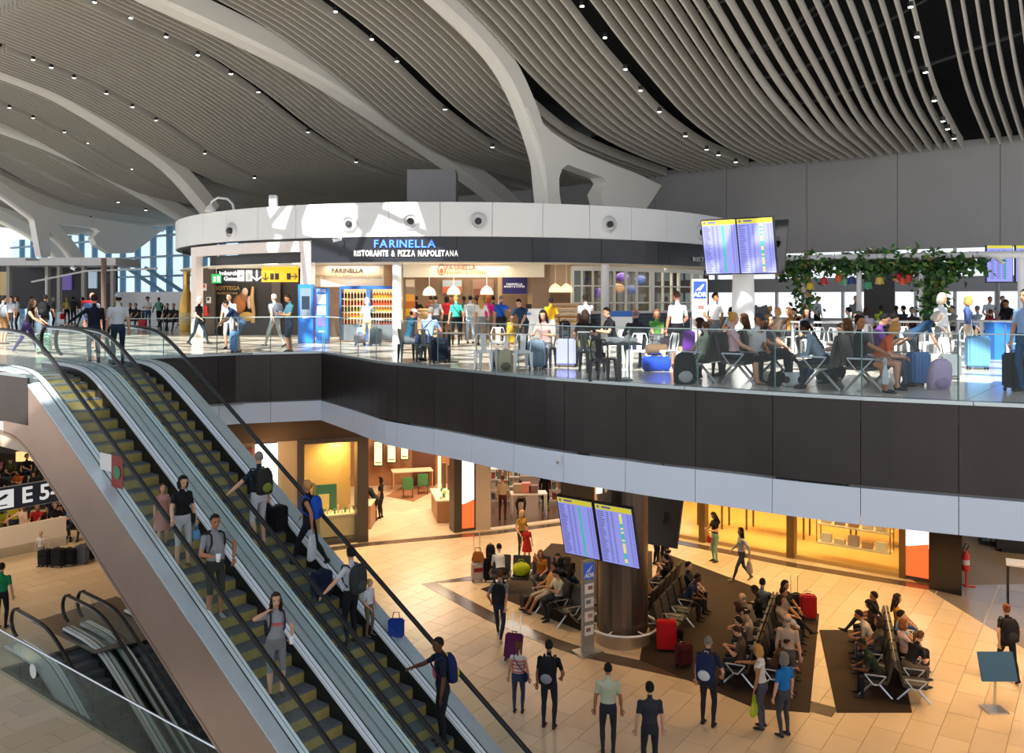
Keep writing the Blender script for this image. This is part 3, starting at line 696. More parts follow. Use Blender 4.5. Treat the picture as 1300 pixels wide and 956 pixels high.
# posts
def front_box(m, px0, px1, py0, py1, Y, t=.1, mi=0):
    a = pt(px0, py1, Y); b = pt(px1, py0, Y); return m.box(((a.x+b.x)/2, Y+t/2, (a.z+b.z)/2), (abs(b.x-a.x), t, abs(b.z-a.z)), mi)
def floor_box(m, px0, px1, py0, Y, t=.3, mi=0):      # stands on the upper floor
    a = pt(px0, py0, Y); b = pt(px1, py0, Y); z = (a.z+ZU)/2; return m.box(((a.x+b.x)/2, Y+t/2, z), (b.x-a.x, t, a.z-ZU), mi)
for px, r in ((504, .17), (768, .16)):
    p = cyl(px, RR-.35); MB().lathe([(r, ZU), (r, 10.3)], (p.x, p.y, 0), 20).build('column', white, pav, smooth=True)
# left portal of the passage to the gates
por = mat('portal_white', (.86, .78, .74), .4)
a0, a1, a2, a3 = ang(cyl(243)), ang(cyl(249)), ang(cyl(382)), ang(cyl(394.5))
m = MB(); arcbox(m, a0, a3, RR-.3, RR+.02, 10.74, 11.14, 12); arcbox(m, a0, a1, RR-.3, RR+.02, ZU, 10.74, 2); arcbox(m, a2, a3, RR-.3, RR+.02, ZU, 10.74, 2); m.build('portal', por, pav)
m = MB(); arcbox(m, a1, a2, RR-.75, RR-.6, 10.28, 10.74, 8); m.build('portal_header', mat('header_dark', (.05, .05, .055), .4), pav)
m = MB(); arcbox(m, a1, a2, RR-.76, RR-.55, 10.22, 10.3, 8); m.build('light_strip', mat('strip_pale', (.75, .7, .6), .4), pav)
m = MB(); front_box(m, 246, 272, 341, 436, 38.5, .2); m.build('side_panel', mat('taupe', (.11, .085, .07), .5), pav)
m = MB(); front_box(m, 268, 400, 341, 436, 39.0, .2); m.build('back_wall', mat('shop_black', (.018, .014, .012), .5), pav)
m = MB(); front_box(m, 345, 356, 356, 432, 38.7, .2); m.build('pilaster', mat('pilaster', (.06, .045, .035), .5), pav)
gold = mat('gold_letters', (.55, .36, .12), .35, .4)
text('lettering', 'BOTTEGA', .25, gold, pav, pt(288.5, 366, 38.93), (1, 0, 0), bold=.004); text('lettering', 'PROSECCO BAR', .13, gold, pav, pt(288.5, 372.5, 38.93), (1, 0, 0))
for k, (px, py, r, c) in enumerate(((304, 386, (.30, .12, .42), 'a0622a'), (309, 378, (.2, .1, .3), '8a5a3a'), (313, 402, (.36, .12, .22), 'b8924a'), (311, 371, (.14, .1, .2), 'c8a890'), (317, 384, (.12, .1, .3), 'd0b8a0'))): MB().ell(pt(px, py, 38.8), r).build('wall_relief', cloth0(c), pav, smooth=True)
MB().tube([pt(321, 364, 38.8), pt(319.5, 380, 38.75), pt(322, 396, 38.8), pt(321, 410, 38.8)], [.05, .1, .08, .1], 8).build('wooden_spar', cloth0('b89868'), pav, smooth=True)
# --- bakery interior
cream = mat('bakery_cream', (.72, .58, .40), .55); bkw = mat('bakery_brown', (.17, .11, .075), .6, var=.25, scale=3); tan = mat('tan_panel', (.45, .33, .2), .5)
m = MB(); front_box(m, 396, 728, 330, 436, 37.5, .2); m.build('back_wall', bkw, pav)
m = MB(); front_box(m, 398, 487, 334, 364, 33.6, .15); m.build('bulkhead', cream, pav); m = MB(); front_box(m, 512, 691, 333, 352, 33.4, .2); m.build('bulkhead', mat('bulkhead_pale', (.80, .72, .58), .55), pav)
m = MB(); front_box(m, 487, 500, 336, 436, 34.2, .2); m.build('wall_pier', mat('pier_brown', (.24, .16, .11), .6), pav); m = MB(); front_box(m, 676, 698, 336, 400, 34.0, .3); m.build('wall_pier', mat('pier_brown', (.24, .16, .11), .6), pav)
for q in ((505, 511, 336, 410, 33.6, .2), (632, 637, 350, 395, 34.6, .2), (670, 676, 350, 392, 34.6, .2)): m = MB(); front_box(m, *q); m.build('tan_post', tan, pav)
m = MB(); front_box(m, 698, 729, 333, 372, 34.2, .2); m.build('wall_niche', mat('niche_tan', (.5, .36, .23), .55), pav)
text('lettering', 'FARINELLA', .25, mat('dark_letters', (.05, .04, .035), .5), pav, pt(441, 343.5, 33.57), (1, 0, 0), bold=.004)
text('lettering', 'RISTORANTE & PIZZA NAPOLETANA', .16, mat('faint_gold', (.52, .38, .2), .5), pav, pt(441, 351, 33.57), (1, 0, 0))
text('lettering', 'FARINELLA', .235, mat('red_letters', (.42, .10, .06), .5), pav, pt(585, 340, 33.37), (1, 0, 0), bold=.003)
text('lettering', 'BAKERY & COFFEE', .19, mat('faint_gold2', (.55, .38, .2), .5), pav, pt(592, 346, 33.37), (1, 0, 0))
em = MB(); em.tube([pt(560.5, 342.5, 33.37)+Vector((.14*math.cos(t), 0, .19*math.sin(t))) for t in np.linspace(0, 6.28, 17)[:-1]], .02, 6, closed=True); em.ell(pt(560.5, 343.5, 33.37), (.07, .012, .1)); em.build('emblem', mat('red_letters', (.42, .10, .06)), pav)
for k, (px, py, Y) in enumerate(((545, 371, 33.2), (576, 370, 33.2), (618, 370, 33.2), (705, 367, 33.6), (719, 367, 33.6))):
    p = pt(px, py, Y); t = thing('pendant_lamp', ['cream dome pendant lamp, leftmost in the bakery', 'cream dome pendant lamp over the teal blouse in the bakery', 'cream dome pendant lamp left of the purple screen', 'left one of two cream pendant lamps by the pastry case', 'right one of two cream pendant lamps by the pastry case'][k], 'lamp', p)
    MB().lathe([(.25, -.12), (.245, -.02), (.19, .1), (.08, .19), (.03, .22)], n=18).build('shade', mat('shade_cream', (.85, .72, .5), .5, emit=(1, .75, .4), es=.9), t, smooth=True)
    MB().tube([(0, 0, .2), (0, 0, 10.28-p.z)], .012, 5).build('cord', white, t)
# menu posters and the screen
def poster(px0, px1, py0, py1, Y, cols, label, cat='poster'):
    t = thing('menu_poster' if cat == 'poster' else 'screen', label, cat, pt((px0+px1)/2, py1, Y))
    inv = Vector(t.location); m = MB(); front_box(m, px0, px1, py0, py1, Y, .06); m.v = [tuple(Vector(v)-inv) for v in m.v]; m.build('frame', mat('poster_frame', (.25, .2, .15), .5), t)
    n = len(cols)
    for k, c in enumerate(cols):
        m = MB(); h = (py1-py0-2)/n; front_box(m, px0+1, px1-1, py0+1+k*h, py0+1+(k+1)*h, Y-.03, .03); m.v = [tuple(Vector(v)-inv) for v in m.v]; m.build('print', mat('print_%s' % str(c), hexc(c), .5), t)
    return t
p = poster(514, 527, 354, 402, 34.4, ['d8d2c4', '8a8070', 'd9a441', 'b5651d', 'e0b020'], 'tall menu poster with yellow food picture, left end of the bakery')
poster(561, 587, 355, 373, 37.4, ['9fb0c4', 'b45a3a'], 'wall picture with pale blue and red patches behind the bakery counter'); poster(600, 627, 355, 378, 37.4, ['8a6a62', '6a3a30'], 'dim reddish wall picture behind the bakery counter')
sc_ = poster(637, 670, 350, 374, 34.5, ['1b1464'], 'dark violet menu screen above the bakery queue', 'screen')
text('lettering', 'FARINELLA', .13, mat('white_letters', (.9, .9, .9)), sc_, pt(653, 361, 34.45)-Vector(sc_.location), (1, 0, 0)); text('lettering', 'BAKERY & COFFEE', .10, mat('white_letters', (.9, .9, .9)), sc_, pt(653, 364, 34.45)-Vector(sc_.location), (1, 0, 0))
# fridges with bottles
blue = mat('farinella_blue', (.02, .12, .45), .4)
fr = thing('bottle_fridge', 'blue framed lit display fridge with two bays of bottles, left of the white post', 'fridge', up(464, 434)); iv = Vector(fr.location); Yf = iv.y
def fb(px0, px1, py0, py1, dy, t, m_, name, par=None, org=None):
    m = MB(); front_box(m, px0, px1, py0, py1, Yf+dy, t); o = org or iv; m.v = [tuple(Vector(v)-o) for v in m.v]; return m.build(name, m_, par or fr)
fb(431, 500, 363, 367, 0, .7, blue, 'frame'); fb(431, 433, 367, 432, 0, .7, blue, 'frame'); fb(465, 470, 367, 432, 0, .7, blue, 'frame'); fb(498, 500, 367, 432, 0, .7, blue, 'frame')
for a, b in ((433, 465), (470, 498)):
    fb(a, b, 367, 414, .55, .1, mat('fridge_back', (.9, .62, .3), .5, emit=(1, .66, .3), es=.9), 'back_panel'); fb(a, b, 412, 432, .02, .6, mat('fridge_base', (.12, .14, .16), .4), 'base')
    for py in (379, 388, 396, 404): fb(a, b, py, py+.8, .1, .45, mat('shelf_pale', (.7, .6, .45), .4), 'shelf')
bc = ['2a1408', '7a1010', '3d5a14', 'd98a1a', 'b8341a', 'caa24a']
btm = {}
for a, b, side in ((434, 464, 'left'), (471, 497, 'right')):
    for r, py in enumerate((379, 388, 396, 404, 412)):
        col = bc[(r+(3 if side == 'right' else 0)) % 6]
        if col not in btm: btm[col] = MB().lathe([(.045, 0), (.045, .17), (.018, .21), (.018, .26)], n=6).mesh('bottle', [mat('bottle_'+col, hexc(col), .25)])
        for k in range(8):
            o = link(btm[col], 'bottle', None, pt(a+1+(b-a-2)*k/7, py, Yf+.3)); tag(o, '%s bottle from the left on the %s shelf of the %s fridge bay' % (['first', 'second', 'third', 'fourth', 'fifth', 'sixth', 'seventh', 'eighth'][k], ['top', 'second', 'third', 'fourth', 'lowest'][r], side), 'bottle', 'bottles in the blue framed fridge')
# standing white panel right of the kiosks, kiosks
def kiosk(px0, px1, py0, pyb, label, parts):
    b = up((px0+px1)/2, pyb); t = thing('info_kiosk', label, 'kiosk', b); m = MB(); floor_box(m, px0, px1, py0, b.y, .35); m.v = [tuple(Vector(v)-b) for v in m.v]; m.build('body', mat('kiosk_blue', (.02, .2, .75), .35), t, bevel=.02)
    for nm, q, mm in parts:
        m = MB(); front_box(m, q[0], q[1], q[2], q[3], b.y-.02, .03); m.v = [tuple(Vector(v)-b) for v in m.v]; m.build(nm, mm, t)
    return t, b
scr = mat('kiosk_screen', (.12, .16, .2), .15, emit=(.25, .35, .45), es=.5); wh = mat('kiosk_white', (.85, .85, .87), .4)
kiosk(378, 397.5, 361, 436, 'blue kiosk with a big framed display, right of the gate passage', [('screen', (381, 395, 366, 402), scr), ('screen_frame', (383, 393, 376, 393), mat('kiosk_grey', (.4, .45, .5), .3)), ('strip', (384, 392, 403, 404), wh)])
t, b = kiosk(401, 416.5, 366, 436, 'narrow light blue kiosk with three stacked white panels', [('panel', (402.5, 413.5, 373.5, 386), wh), ('panel', (402.5, 413.5, 388, 400), wh), ('panel', (402.5, 413.5, 403, 414.5), mat('kiosk_violet', (.15, .12, .6), .4)), ('slot', (404, 412, 420, 421.5), wh)])
text('lettering', 'FREE', .16, wh, t, pt(408, 369.5, b.y-.03)-b, (1, 0, 0))
# glazed cafe bay at the right of the drum
bay = mat('bay_frame', (.78, .76, .70), .45); navy = mat('navy_tile', (.03, .045, .075), .3)
rB = RR-.8
m = MB()
for px, w in ((727, .10), (739, .05), (753, .05), (780.5, .05), (795, .05), (809, .05), (828, .22), (842, .05), (853, .05), (862, .10), (879, .06), (891, .2)):
    t = ang(cyl(px, rB)); arcbox(MB(), t-w/2/rB, t+w/2/rB, rB-.08, rB+.03, 8.38, 10.2, 1).build('mullion', bay, pav)
tb0, tb1 = ang(cyl(727, rB)), ang(cyl(893, rB))
for z, w in ((10.13, .18), (9.45, .05), (8.78, .05), (8.40, .10)): arcbox(MB(), tb0, tb1, rB-.07, rB+.02, z-w/2, z+w/2, 14).build('transom', bay, pav)
arcbox(MB(), tb0, tb1, rB-.03, rB-.02, 8.4, 10.1, 14).build('pane', clear, pav)
arcbox(MB(), tb0, tb1, rB-.1, rB, ZU, 8.36, 14).build('wainscot', mat('grout', (.25, .28, .32), .6), pav)
nt_ = MB()
for k in range(40):
    for r in range(7):
        a = tb0+(tb1-tb0)*(k+(.5 if r % 2 else 0))/40; arcbox(nt_, a+.0006, a+(tb1-tb0)/40-.0006, rB, rB+.015, ZU+.02+r*.15, ZU+.155+r*.15, 1)
tag(nt_.build('tiles', navy, pav), kind='stuff')
m = MB(); front_box(m, 727, 900, 336, 432, 40.5, .2); m.build('back_wall', mat('bay_back', (.06, .045, .04), .6), pav)
m = MB(); m.tube([pt(740, 372, 37), pt(740, 355, 37), pt(752, 352.5, 37)], .06, 6); m.tube([pt(752, 352.5, 37), pt(738, 360, 37)], .05, 6); m.build('bar_tap', mat('tap_blue', (.02, .03, .15), .4), pav)
for k, (px, py) in enumerate(((790, 352), (803, 368), (785, 366), (760, 372), (813, 356))): MB().ell(pt(px, py, 38.5), (.28, .2, .22)).build('hanging_decor', mat(['decor_violet', 'decor_blue', 'decor_amber'][k % 3], [(.12, .05, .4), (.02, .05, .3), (.5, .25, .1)][k % 3], .4), pav, smooth=True)
# counters
def counter(name, label, px0, px1, py0, pyb, mtop, mfront, ptop=3, t=.7):
    b = up((px0+px1)/2, pyb); o = thing(name, label, 'counter', b); m = MB(); floor_box(m, px0, px1, py0+ptop, b.y, t); m.v = [tuple(Vector(v)-b) for v in m.v]; m.build('body', mfront, o)
    m = MB(); front_box(m, px0-.7, px1+.7, py0, py0+ptop, b.y-.05, t+.1); m.v = [tuple(Vector(v)-b) for v in m.v]; m.build('top', mtop, o); return o, b
counter('till_counter', 'white counter with thick blue top edge in front of the cafe window', 771, 803, 395, 436, blue, white, 7)
o, b = counter('till_counter', 'white till counter beside the navy polo man at the bakery', 667, 699, 392, 437, wh, wh, 2.5)
m = MB(); front_box(m, 667.5, 675, 386, 392, b.y+.1, .08); m.v = [tuple(Vector(v)-b) for v in m.v]; m.build('till_screen', black, o); m = MB(); front_box(m, 667, 674, 397, 400, b.y-.06, .02); m.v = [tuple(Vector(v)-b) for v in m.v]; m.build('logo', mat('logo_blue', (.1, .25, .6)), o)
o, b = counter('pastry_case', 'glazed pastry display case with rolls below the two pendant lamps', 699, 734, 385, 437, mat('case_top', (.5, .33, .2), .5), mat('case_front', (.55, .38, .24), .4), 2)
for k, (py, c) in enumerate(((391, 'b98a50'), (398, 'c9b08a'), (404, 'b07030'), (410, 'd0a028'), (417, 'bdb3c8'), (424, '8fb0c0'))):
    m = MB(); front_box(m, 700, 733, py, py+.6, b.y-.03, .05); m.v = [tuple(Vector(v)-b) for v in m.v]; m.build('shelf', bay, o)
    for q in range(9):
        m = MB(); p = pt(702+q*3.6, py-1.3, b.y-.04)-b; m.ell(p, (.055, .05, .04), 6, 4); m.build('roll', mat('roll_'+c, hexc(c), .6), o)
counter('service_counter', 'low wooden counter with baskets behind the black tee customer', 530, 556, 392, 433, wood, mat('basket_brown', (.3, .18, .08), .6), 2)
counter('service_counter', 'long dark bakery counter running behind the queue of customers', 556, 632, 397, 431, mat('counter_dark', (.08, .06, .05), .4), mat('counter_brown', (.2, .13, .09), .5), 2)
# small signs at the passage
sg = thing('gate_sign', 'black and yellow gate direction sign hanging in the white portal', 'sign', pt(329, 359, 36.2)); iv2 = Vector(sg.location)
def on(px0, px1, py0, py1, dy, m_, nm, par=sg, Y=36.2, org=iv2, t=.04):
    m = MB(); front_box(m, px0, px1, py0, py1, Y+dy, t); m.v = [tuple(Vector(v)-org) for v in m.v]; return m.build(nm, m_, par)
signblk = mat('sign_black', (.02, .022, .028), .4, emit=(.02, .022, .028), es=.2); yel = mat('sign_yellow', (.85, .45, .02), .4, emit=(1, .55, .02), es=.5); sw_w = mat('sign_white', (.85, .85, .85), .4, emit=(1, 1, 1), es=.35)
on(281, 332, 341, 358.5, 0, signblk, 'black_panel', t=.1); on(332, 378, 337, 358, 0, yel, 'yellow_panel', t=.1)
on(301.5, 310, 343, 357, -.02, sw_w, 'pictogram'); on(312, 320, 343, 357, -.02, sw_w, 'pictogram'); on(343, 347.5, 347, 355, -.02, signblk, 'pictogram'); on(349, 354, 347, 355, -.02, signblk, 'pictogram'); on(364, 369, 347, 355, -.02, signblk, 'pictogram')
def arrow(m, c, s, d):     # flat arrow in the XZ plane
    c = Vector(c); d = Vector(d).normalized(); n = Vector((d.z, 0, -d.x)); y = Vector((0, .012, 0))
    def pl(P): m.add([p-y for p in P]+[p+y for p in P], [tuple(range(len(P))), tuple(range(2*len(P)-1, len(P)-1, -1))]+[(i, (i+1) % len(P), len(P)+(i+1) % len(P), len(P)+i) for i in range(len(P))])
    tip = c+d*s; pl([c-d*s-n*s*.14, c-d*s+n*s*.14, c+d*s*.6+n*s*.14, c+d*s*.6-n*s*.14])
    for k in (-1, 1): pl([tip, tip-d*s*.28+n*k*s*.0, c+n*k*s*.75+d*s*.05, c+n*k*s*.75+d*s*.33])
    return m
arrow(MB(), pt(326, 350, 36.17)-iv2, .24, (0, 0, -1)).build('arrow', sw_w, sg); arrow(MB(), pt(337, 351, 36.17)-iv2, .17, (0, 0, -1)).build('arrow', signblk, sg); arrow(MB(), pt(373, 351, 36.17)-iv2, .16, (1, 0, 0)).build('arrow', signblk, sg)
def plane_icon(par, c, s, right, upv, m_):    # departing aeroplane pictogram
    P = [(-1, -.05), (-.8, .02), (-.55, -.2), (.75, .3), (1, .55), (.7, .62), (.3, .38), (-.35, .8), (-.55, .72), (-.05, .22), (-.5, .04), (-.8, .22), (-.95, .18)]
    x = Vector(right).normalized(); z = Vector(upv); n = x.cross(z); c = Vector(c); vs = [c+x*(a*s)+z*((b-.3)*s) for a, b in P]; k = len(P)
    m = MB(); tri = tessellate_polygon([[Vector((a, b, 0)) for a, b in P]]); m.add(vs+[v+n*.012 for v in vs], [tuple(t) for t in tri]+[tuple(k+i for i in t) for t in tri]+[(i, (i+1) % k, k+(i+1) % k, k+i) for i in range(k)])
    m.add([c+x*(-.9*s)+z*(-.75*s), c+x*(.9*s)+z*(-.75*s), c+x*(.9*s)+z*(-.63*s), c+x*(-.9*s)+z*(-.63*s)], [(0, 1, 2, 3)]); return m.build('plane_pictogram', m_, par)
plane_icon(sg, pt(305.7, 350, 36.15)-iv2, .12, (1, 0, 0), (0, 0, 1), signblk)
on(314, 318, 346.5, 355, -.04, mat('picto_grey', (.3, .3, .3)), 'lift_pictogram')
text('lettering', 'Imbarchi', .235, sw_w, sg, pt(290.5, 347, 36.15)-iv2, (1, 0, 0), bold=.006); text('lettering', 'Gates', .235, sw_w, sg, pt(292.5, 354, 36.15)-iv2, (1, 0, 0), bold=.006)
ex = thing('exit_sign', 'small green emergency exit sign left of the gate sign', 'sign', pt(274.5, 359, 36.0)); io = Vector(ex.location)
on(268.5, 280.5, 348, 359.5, 0, mat('exit_green', (.02, .42, .1), .4, emit=(.02, .6, .15), es=.4), 'panel', ex, 36.0, io, .05); on(271, 273.5, 351, 357.5, -.02, sw_w, 'running_figure', ex, 36.0, io); on(275.5, 279, 350.5, 358, -.02, sw_w, 'door_pictogram', ex, 36.0, io); MB().tube([(0, .02, .38), (0, .02, 10.25-io.z)], .012, 5).build('rod', white, ex)
fe = thing('fire_extinguisher', 'red fire extinguisher under its wall signs, left in the gate passage', 'extinguisher', pt(262, 401, 38.3)); MB().lathe([(.1, 0), (.1, .38), (.04, .46), (.04, .5)], (0, -.1, 0), 12).build('tank', mat('fire_red', (.7, .03, .02), .3), fe, smooth=True); MB().tube([(0, -.1, .48), (.12, -.12, .45), (.14, -.12, .1)], .02, 5).build('hose', black, fe); MB().box((0, -.03, .2), (.1, .06, .05)).build('bracket', steel, fe)
for q, lb in (((256.5, 262, 360, 369), 'red and white extinguisher plate, upper of two in the gate passage'), ((262, 267.5, 377, 385), 'white plate with dark symbol above the extinguisher')):
    s_ = thing('wall_plate', lb, 'sign', pt((q[0]+q[1])/2, q[3], 38.4)); on(*q, 0, wh, 'plate', s_, 38.42, Vector(s_.location), .05); on(q[0]+1, q[1]-2, q[2]+1, q[3]-3.5, -.02, mat('fire_red', (.7, .03, .02)) if q[0] < 260 else black, 'symbol', s_, 38.42, Vector(s_.location), .02)
# golden bottle sculpture
g = up(237, 421); bt_ = thing('bottle_sculpture', 'giant golden bottle standing at the left end of the restaurant', 'sculpture', g)
MB().lathe([(.34, 0), (.36, .1), (.36, 1.2), (.30, 1.6), (.17, 2.0), (.13, 2.3), (.13, 2.85), (.16, 2.87), (.16, 3.05), (.05, 3.1)], n=24).build('glass_body', mat('gold_bottle', (.75, .45, .10), .3, .5), bt_, smooth=True); MB().lathe([(.145, 2.35), (.15, 2.9)], n=20).build('neck_foil', mat('gold_foil', (.7, .42, .12), .25, .8), bt_); MB().lathe([(.365, .35), (.365, .95)], n=24).build('label_band', mat('pale_gold', (.8, .62, .28), .5), bt_)
# lamp and speakers on top of the drum
def gooseneck(px, py):
    p = cyl(px, RR-.6); t = thing('flood_lamp', 'white gooseneck lamp on top of the round restaurant, near its left end', 'lamp', (p.x, p.y, 12.45)); MB().tube([(0, 0, 0), (-.08, 0, .4), (-.3, 0, .62), (-.7, 0, .66), (-.95, 0, .5), (-1.0, 0, .3)], .05, 8).build('arm', white, t, smooth=True); MB().lathe([(.24, 0), (.2, .12), (.06, .28)], (-1.0, 0, .1), 14).build('shade', white, t, smooth=True)
gooseneck(298, 268)
p = cyl(347, RR-.6); t = thing('speaker_box', 'small pale box standing on the rim of the round restaurant', 'speaker', (p.x, p.y, 12.45)); MB().box((0, 0, .35), (.3, .25, .5)).build('body', white, t, bevel=.02); MB().box((0, -.13, .35), (.2, .02, .38)).build('grille', mat('kiosk_grey', (.4, .45, .5)), t); MB().box((0, 0, .06), (.1, .1, .12)).build('foot', white, t)
def camera_(px, py, Y, label, d=-1):
    p = pt(px, py, Y); t = thing('security_camera', label, 'camera', p); MB().tube([(0, 0, 0), (.28*d, -.18, -.08)], .075, 10).build('housing', white, t, smooth=True); MB().tube([(.28*d, -.18, -.08), (.31*d, -.2, -.09)], .06, 10).build('lens', black, t); MB().tube([(0, .02, .02), (0, .12, .12)], .03, 6).build('mount', white, t)
camera_(433, 303, 32.2, 'white security camera on the dark sign band left of the blue letters')
camera_(91, 340, 40, 'white security camera hanging under the canopy far left', 1)
# structural tower beside the arch, above the drum
m = MB(); a = cyl(538, RR-2); m.box((a.x, a.y+4, 12.85), (2.1, 1.6, 3.3)); m.build('trim_2', mat('tower_grey', (.22, .22, .24), .6))['kind'] = 'structure'
# ============================================================= far left: shops under a canopy, low wall
kb = thing('shop_canopy', 'long white canopy over dark shop fronts at the far left of the upper floor', 'shop'); 
Yk = 52
for a, b in ((-10, 33), (50, 103), (103, 147), (33, 50)):
    m = MB(); front_box(m, a, b-.3, 327 if a != 33 else 331, 337, Yk, 3.5); m.build('beam_panel', white, kb)
m = MB(); front_box(m, -30, 148, 337, 392, Yk+3.4, .2); m.build('back_wall', mat('shop_dark', (.05, .05, .06), .5), kb)
for px in (10, 59, 74, 105, 142): m = MB(); front_box(m, px-2, px+2, 337, 396, Yk+1, .3); m.build('post', mat('post_grey', (.45, .43, .4), .5), kb)
for q, c in (((0, 9, 345, 375), (.35, .25, .12)), ((76, 90, 348, 368), (.12, .08, .3)), ((112, 122, 345, 366), (.4, .5, .6)), ((124, 141, 347, 360), (.02, .02, .03))): m = MB(); front_box(m, *q, Yk+3.2, .15); m.build('shop_sign', mat('sgn%s' % str(c), c, .4, emit=c, es=.5), kb)
m = MB(); m.tube([pt(40, 358, 50), pt(110, 344, 50), pt(200, 341, 50)], .06, 6); m.tube([pt(59, 350, 50), pt(59, 396, 50)], .06, 6); m.build('pipe_frame', white, kb)
lw = MB(); a = pt(72, 400, 60); b = pt(240, 400, 50); lw.wallseg((a.x, a.y), (b.x, b.y), ZU, 9.35, .3); tag(lw.build('wall_far', mat('partition_white', (.72, .74, .78), .5)), kind='structure')
def floor_pole(px0, px1, py0, pyb, m_, label, name='pole'):
    b = up((px0+px1)/2, pyb); r = (px1-px0)/2/FL*b.y; z = ZC-(py0-HZ)/FL*b.y; t = thing(name, label, 'pole', b); MB().lathe([(r, 0), (r, z-ZU)], n=14).build('shaft', m_, t, smooth=True); MB().lathe([(r*1.5, 0), (r*1.5, .04)], n=14).build('base', m_, t); return t
floor_pole(128.5, 135, 328, 430, mat('rust_brown', (.10, .06, .05), .5), 'dark brown pole at the far left in front of the white canopy')
# ============================================================= departure boards
scrn = mat('board_screen', (.22, .24, .62), .25, emit=(.25, .27, .70), es=.68); hdr = mat('board_header', (.55, .5, .05), .3, emit=(.58, .52, .04), es=.6)
rowm = mat('board_text', (.10, .10, .32), .4, emit=(.09, .09, .3), es=.5); grn = mat('board_green', (.02, .4, .25), .4, emit=(.02, .42, .26), es=.7); ylw = mat('board_yellow', (.7, .65, .1), .4, emit=(.72, .66, .1), es=.7)
casem = mat('board_case', (.02, .02, .025), .4)
A2 = Vector((.613, .79, 0)); A1R = Vector((.79, -.613, 0))
def board(tl, w, h, th, label, flip=False, stat=None, seed=0):
    """a portrait screen; tl = upper left corner seen from its front"""
    r = random.Random(seed); x = A1R if not flip else -A1R; back = A2 if not flip else -A2
    dn = Vector((0, 0, -math.cos(th)))+back*math.sin(th); n = -x.cross(-dn) if False else x.cross(dn)*-1
    n = (x.cross(-dn)).normalized()     # towards the viewer of the board
    t = thing('departure_board', label, 'screen', tl+x*w/2+dn*h)
    iv = Vector(t.location)
    def slab(a, b, c, d, f0, f1, nm, m_):    # u from a to b, v from c to d (down), between offsets f0 and f1 along n
        m = MB(); P = [tl+x*u+dn*v-iv for u, v in ((a, d), (b, d), (b, c), (a, c))]; m.hexa([p+n*f0 for p in P]+[p+n*f1 for p in P]); return m.build(nm, m_, t)
    slab(-.03, w+.03, -.03, h+.03, -.09, -.005, 'case', casem); slab(0, w, 0, h, -.004, .001, 'screen', scrn); slab(0, w, 0, .13*h/1.5, .001, .004, 'header', hdr)
    m = MB(); m2 = MB(); m3 = MB()
    def q(M, a, b, c, d, f=.003):
        P = [tl+x*u+dn*v-iv+n*f for u, v in ((a, d), (b, d), (b, c), (a, c))]; M.add(P, [(0, 1, 2, 3)])
    for k in range(26):
        v = .17+(h-.19)*k/26; hh = .022
        for u0, u1 in ((.03, .03+r.uniform(.12, .2)), (.27, .33), (.4, .45), (.82, .86), (.9, .93)): q(m, u0*w/.96, u1*w/.96, v, v+hh)
        if stat == 'green': q(m2, .57, .63, v-.006, v+hh+.014)
        else:
            z = r.random(); q(m2 if z < .35 else m3, .62, .69, v-.006, v+hh+.014)
    q(m, .05, .11, .03, .09, .005); q(m, .18, .42, .035, .08, .005)
    tag(m.build('timetable_text', rowm, t), kind='stuff')
    if m2.v: tag(m2.build('status_green', grn, t), kind='stuff')
    if m3.v: tag(m3.build('status_yellow', ylw, t), kind='stuff')
    slab(w*.4, w*.6, h*.4, h*.6, -.25, -.09, 'bracket', casem); return t
p = pt(890.5, 281, 24.0); board(p, .98, 1.48, R(12.6), 'left departure board with a green status column, above the cafe seats upstairs', stat='green', seed=1)
p2 = pt(935, 278.5, 23.35); board(p2, .98, 1.48, R(12.6), 'right departure board with a yellow status column, above the cafe seats upstairs', seed=2)
q_ = pt(962, 283, 24.6); board(q_+A1R*.88, .98, 1.48, R(12.6), 'departure board seen from behind, right of the upper pair', flip=True, seed=3); board(q_-A1R*.42, .98, 1.48, R(12.6), 'departure board facing away, hidden behind the upper pair', flip=True, seed=3)
b = up(943.5, 458); b = Vector(((943.5-650)/FL*24.4, 24.4, ZU)); t = thing('board_column', 'slim white round column carrying the upper departure boards', 'column', b)
MB().lathe([(.31, 0), (.31, 1.6), (.28, 2.6)], n=24).build('shaft', white, t, smooth=True); MB().lathe([(.12, 2.6), (.12, 3.75)], n=12).build('mast', casem, t); MB().box((.1, 0, 3.3), (1.9, .1, .12), 0, Matrix.Rotation(math.atan2(-.613, .79), 3, 'Z')).build('cross_arm', casem, t)
p = pt(707, 630.5, 20.75); board(p, .97, 1.47, R(14.6), 'left departure board with green status column, on the bronze column downstairs', stat='green', seed=4)
p = pt(754.7, 639, 20.1); board(p, .97, 1.47, R(14.6), 'right departure board with yellow and green statuses, on the bronze column downstairs', seed=5)
# boards on the far side of the column, seen from behind
for px, py, Y, lb in ((868, 627, 24.2, 'dark back of a departure board leaning right of the bronze column'), (843, 625, 24.9, 'dark back of the farther departure board right of the bronze column')):
    board(pt(px, py, Y), .97, 1.47, R(16), lb, flip=True, seed=6)
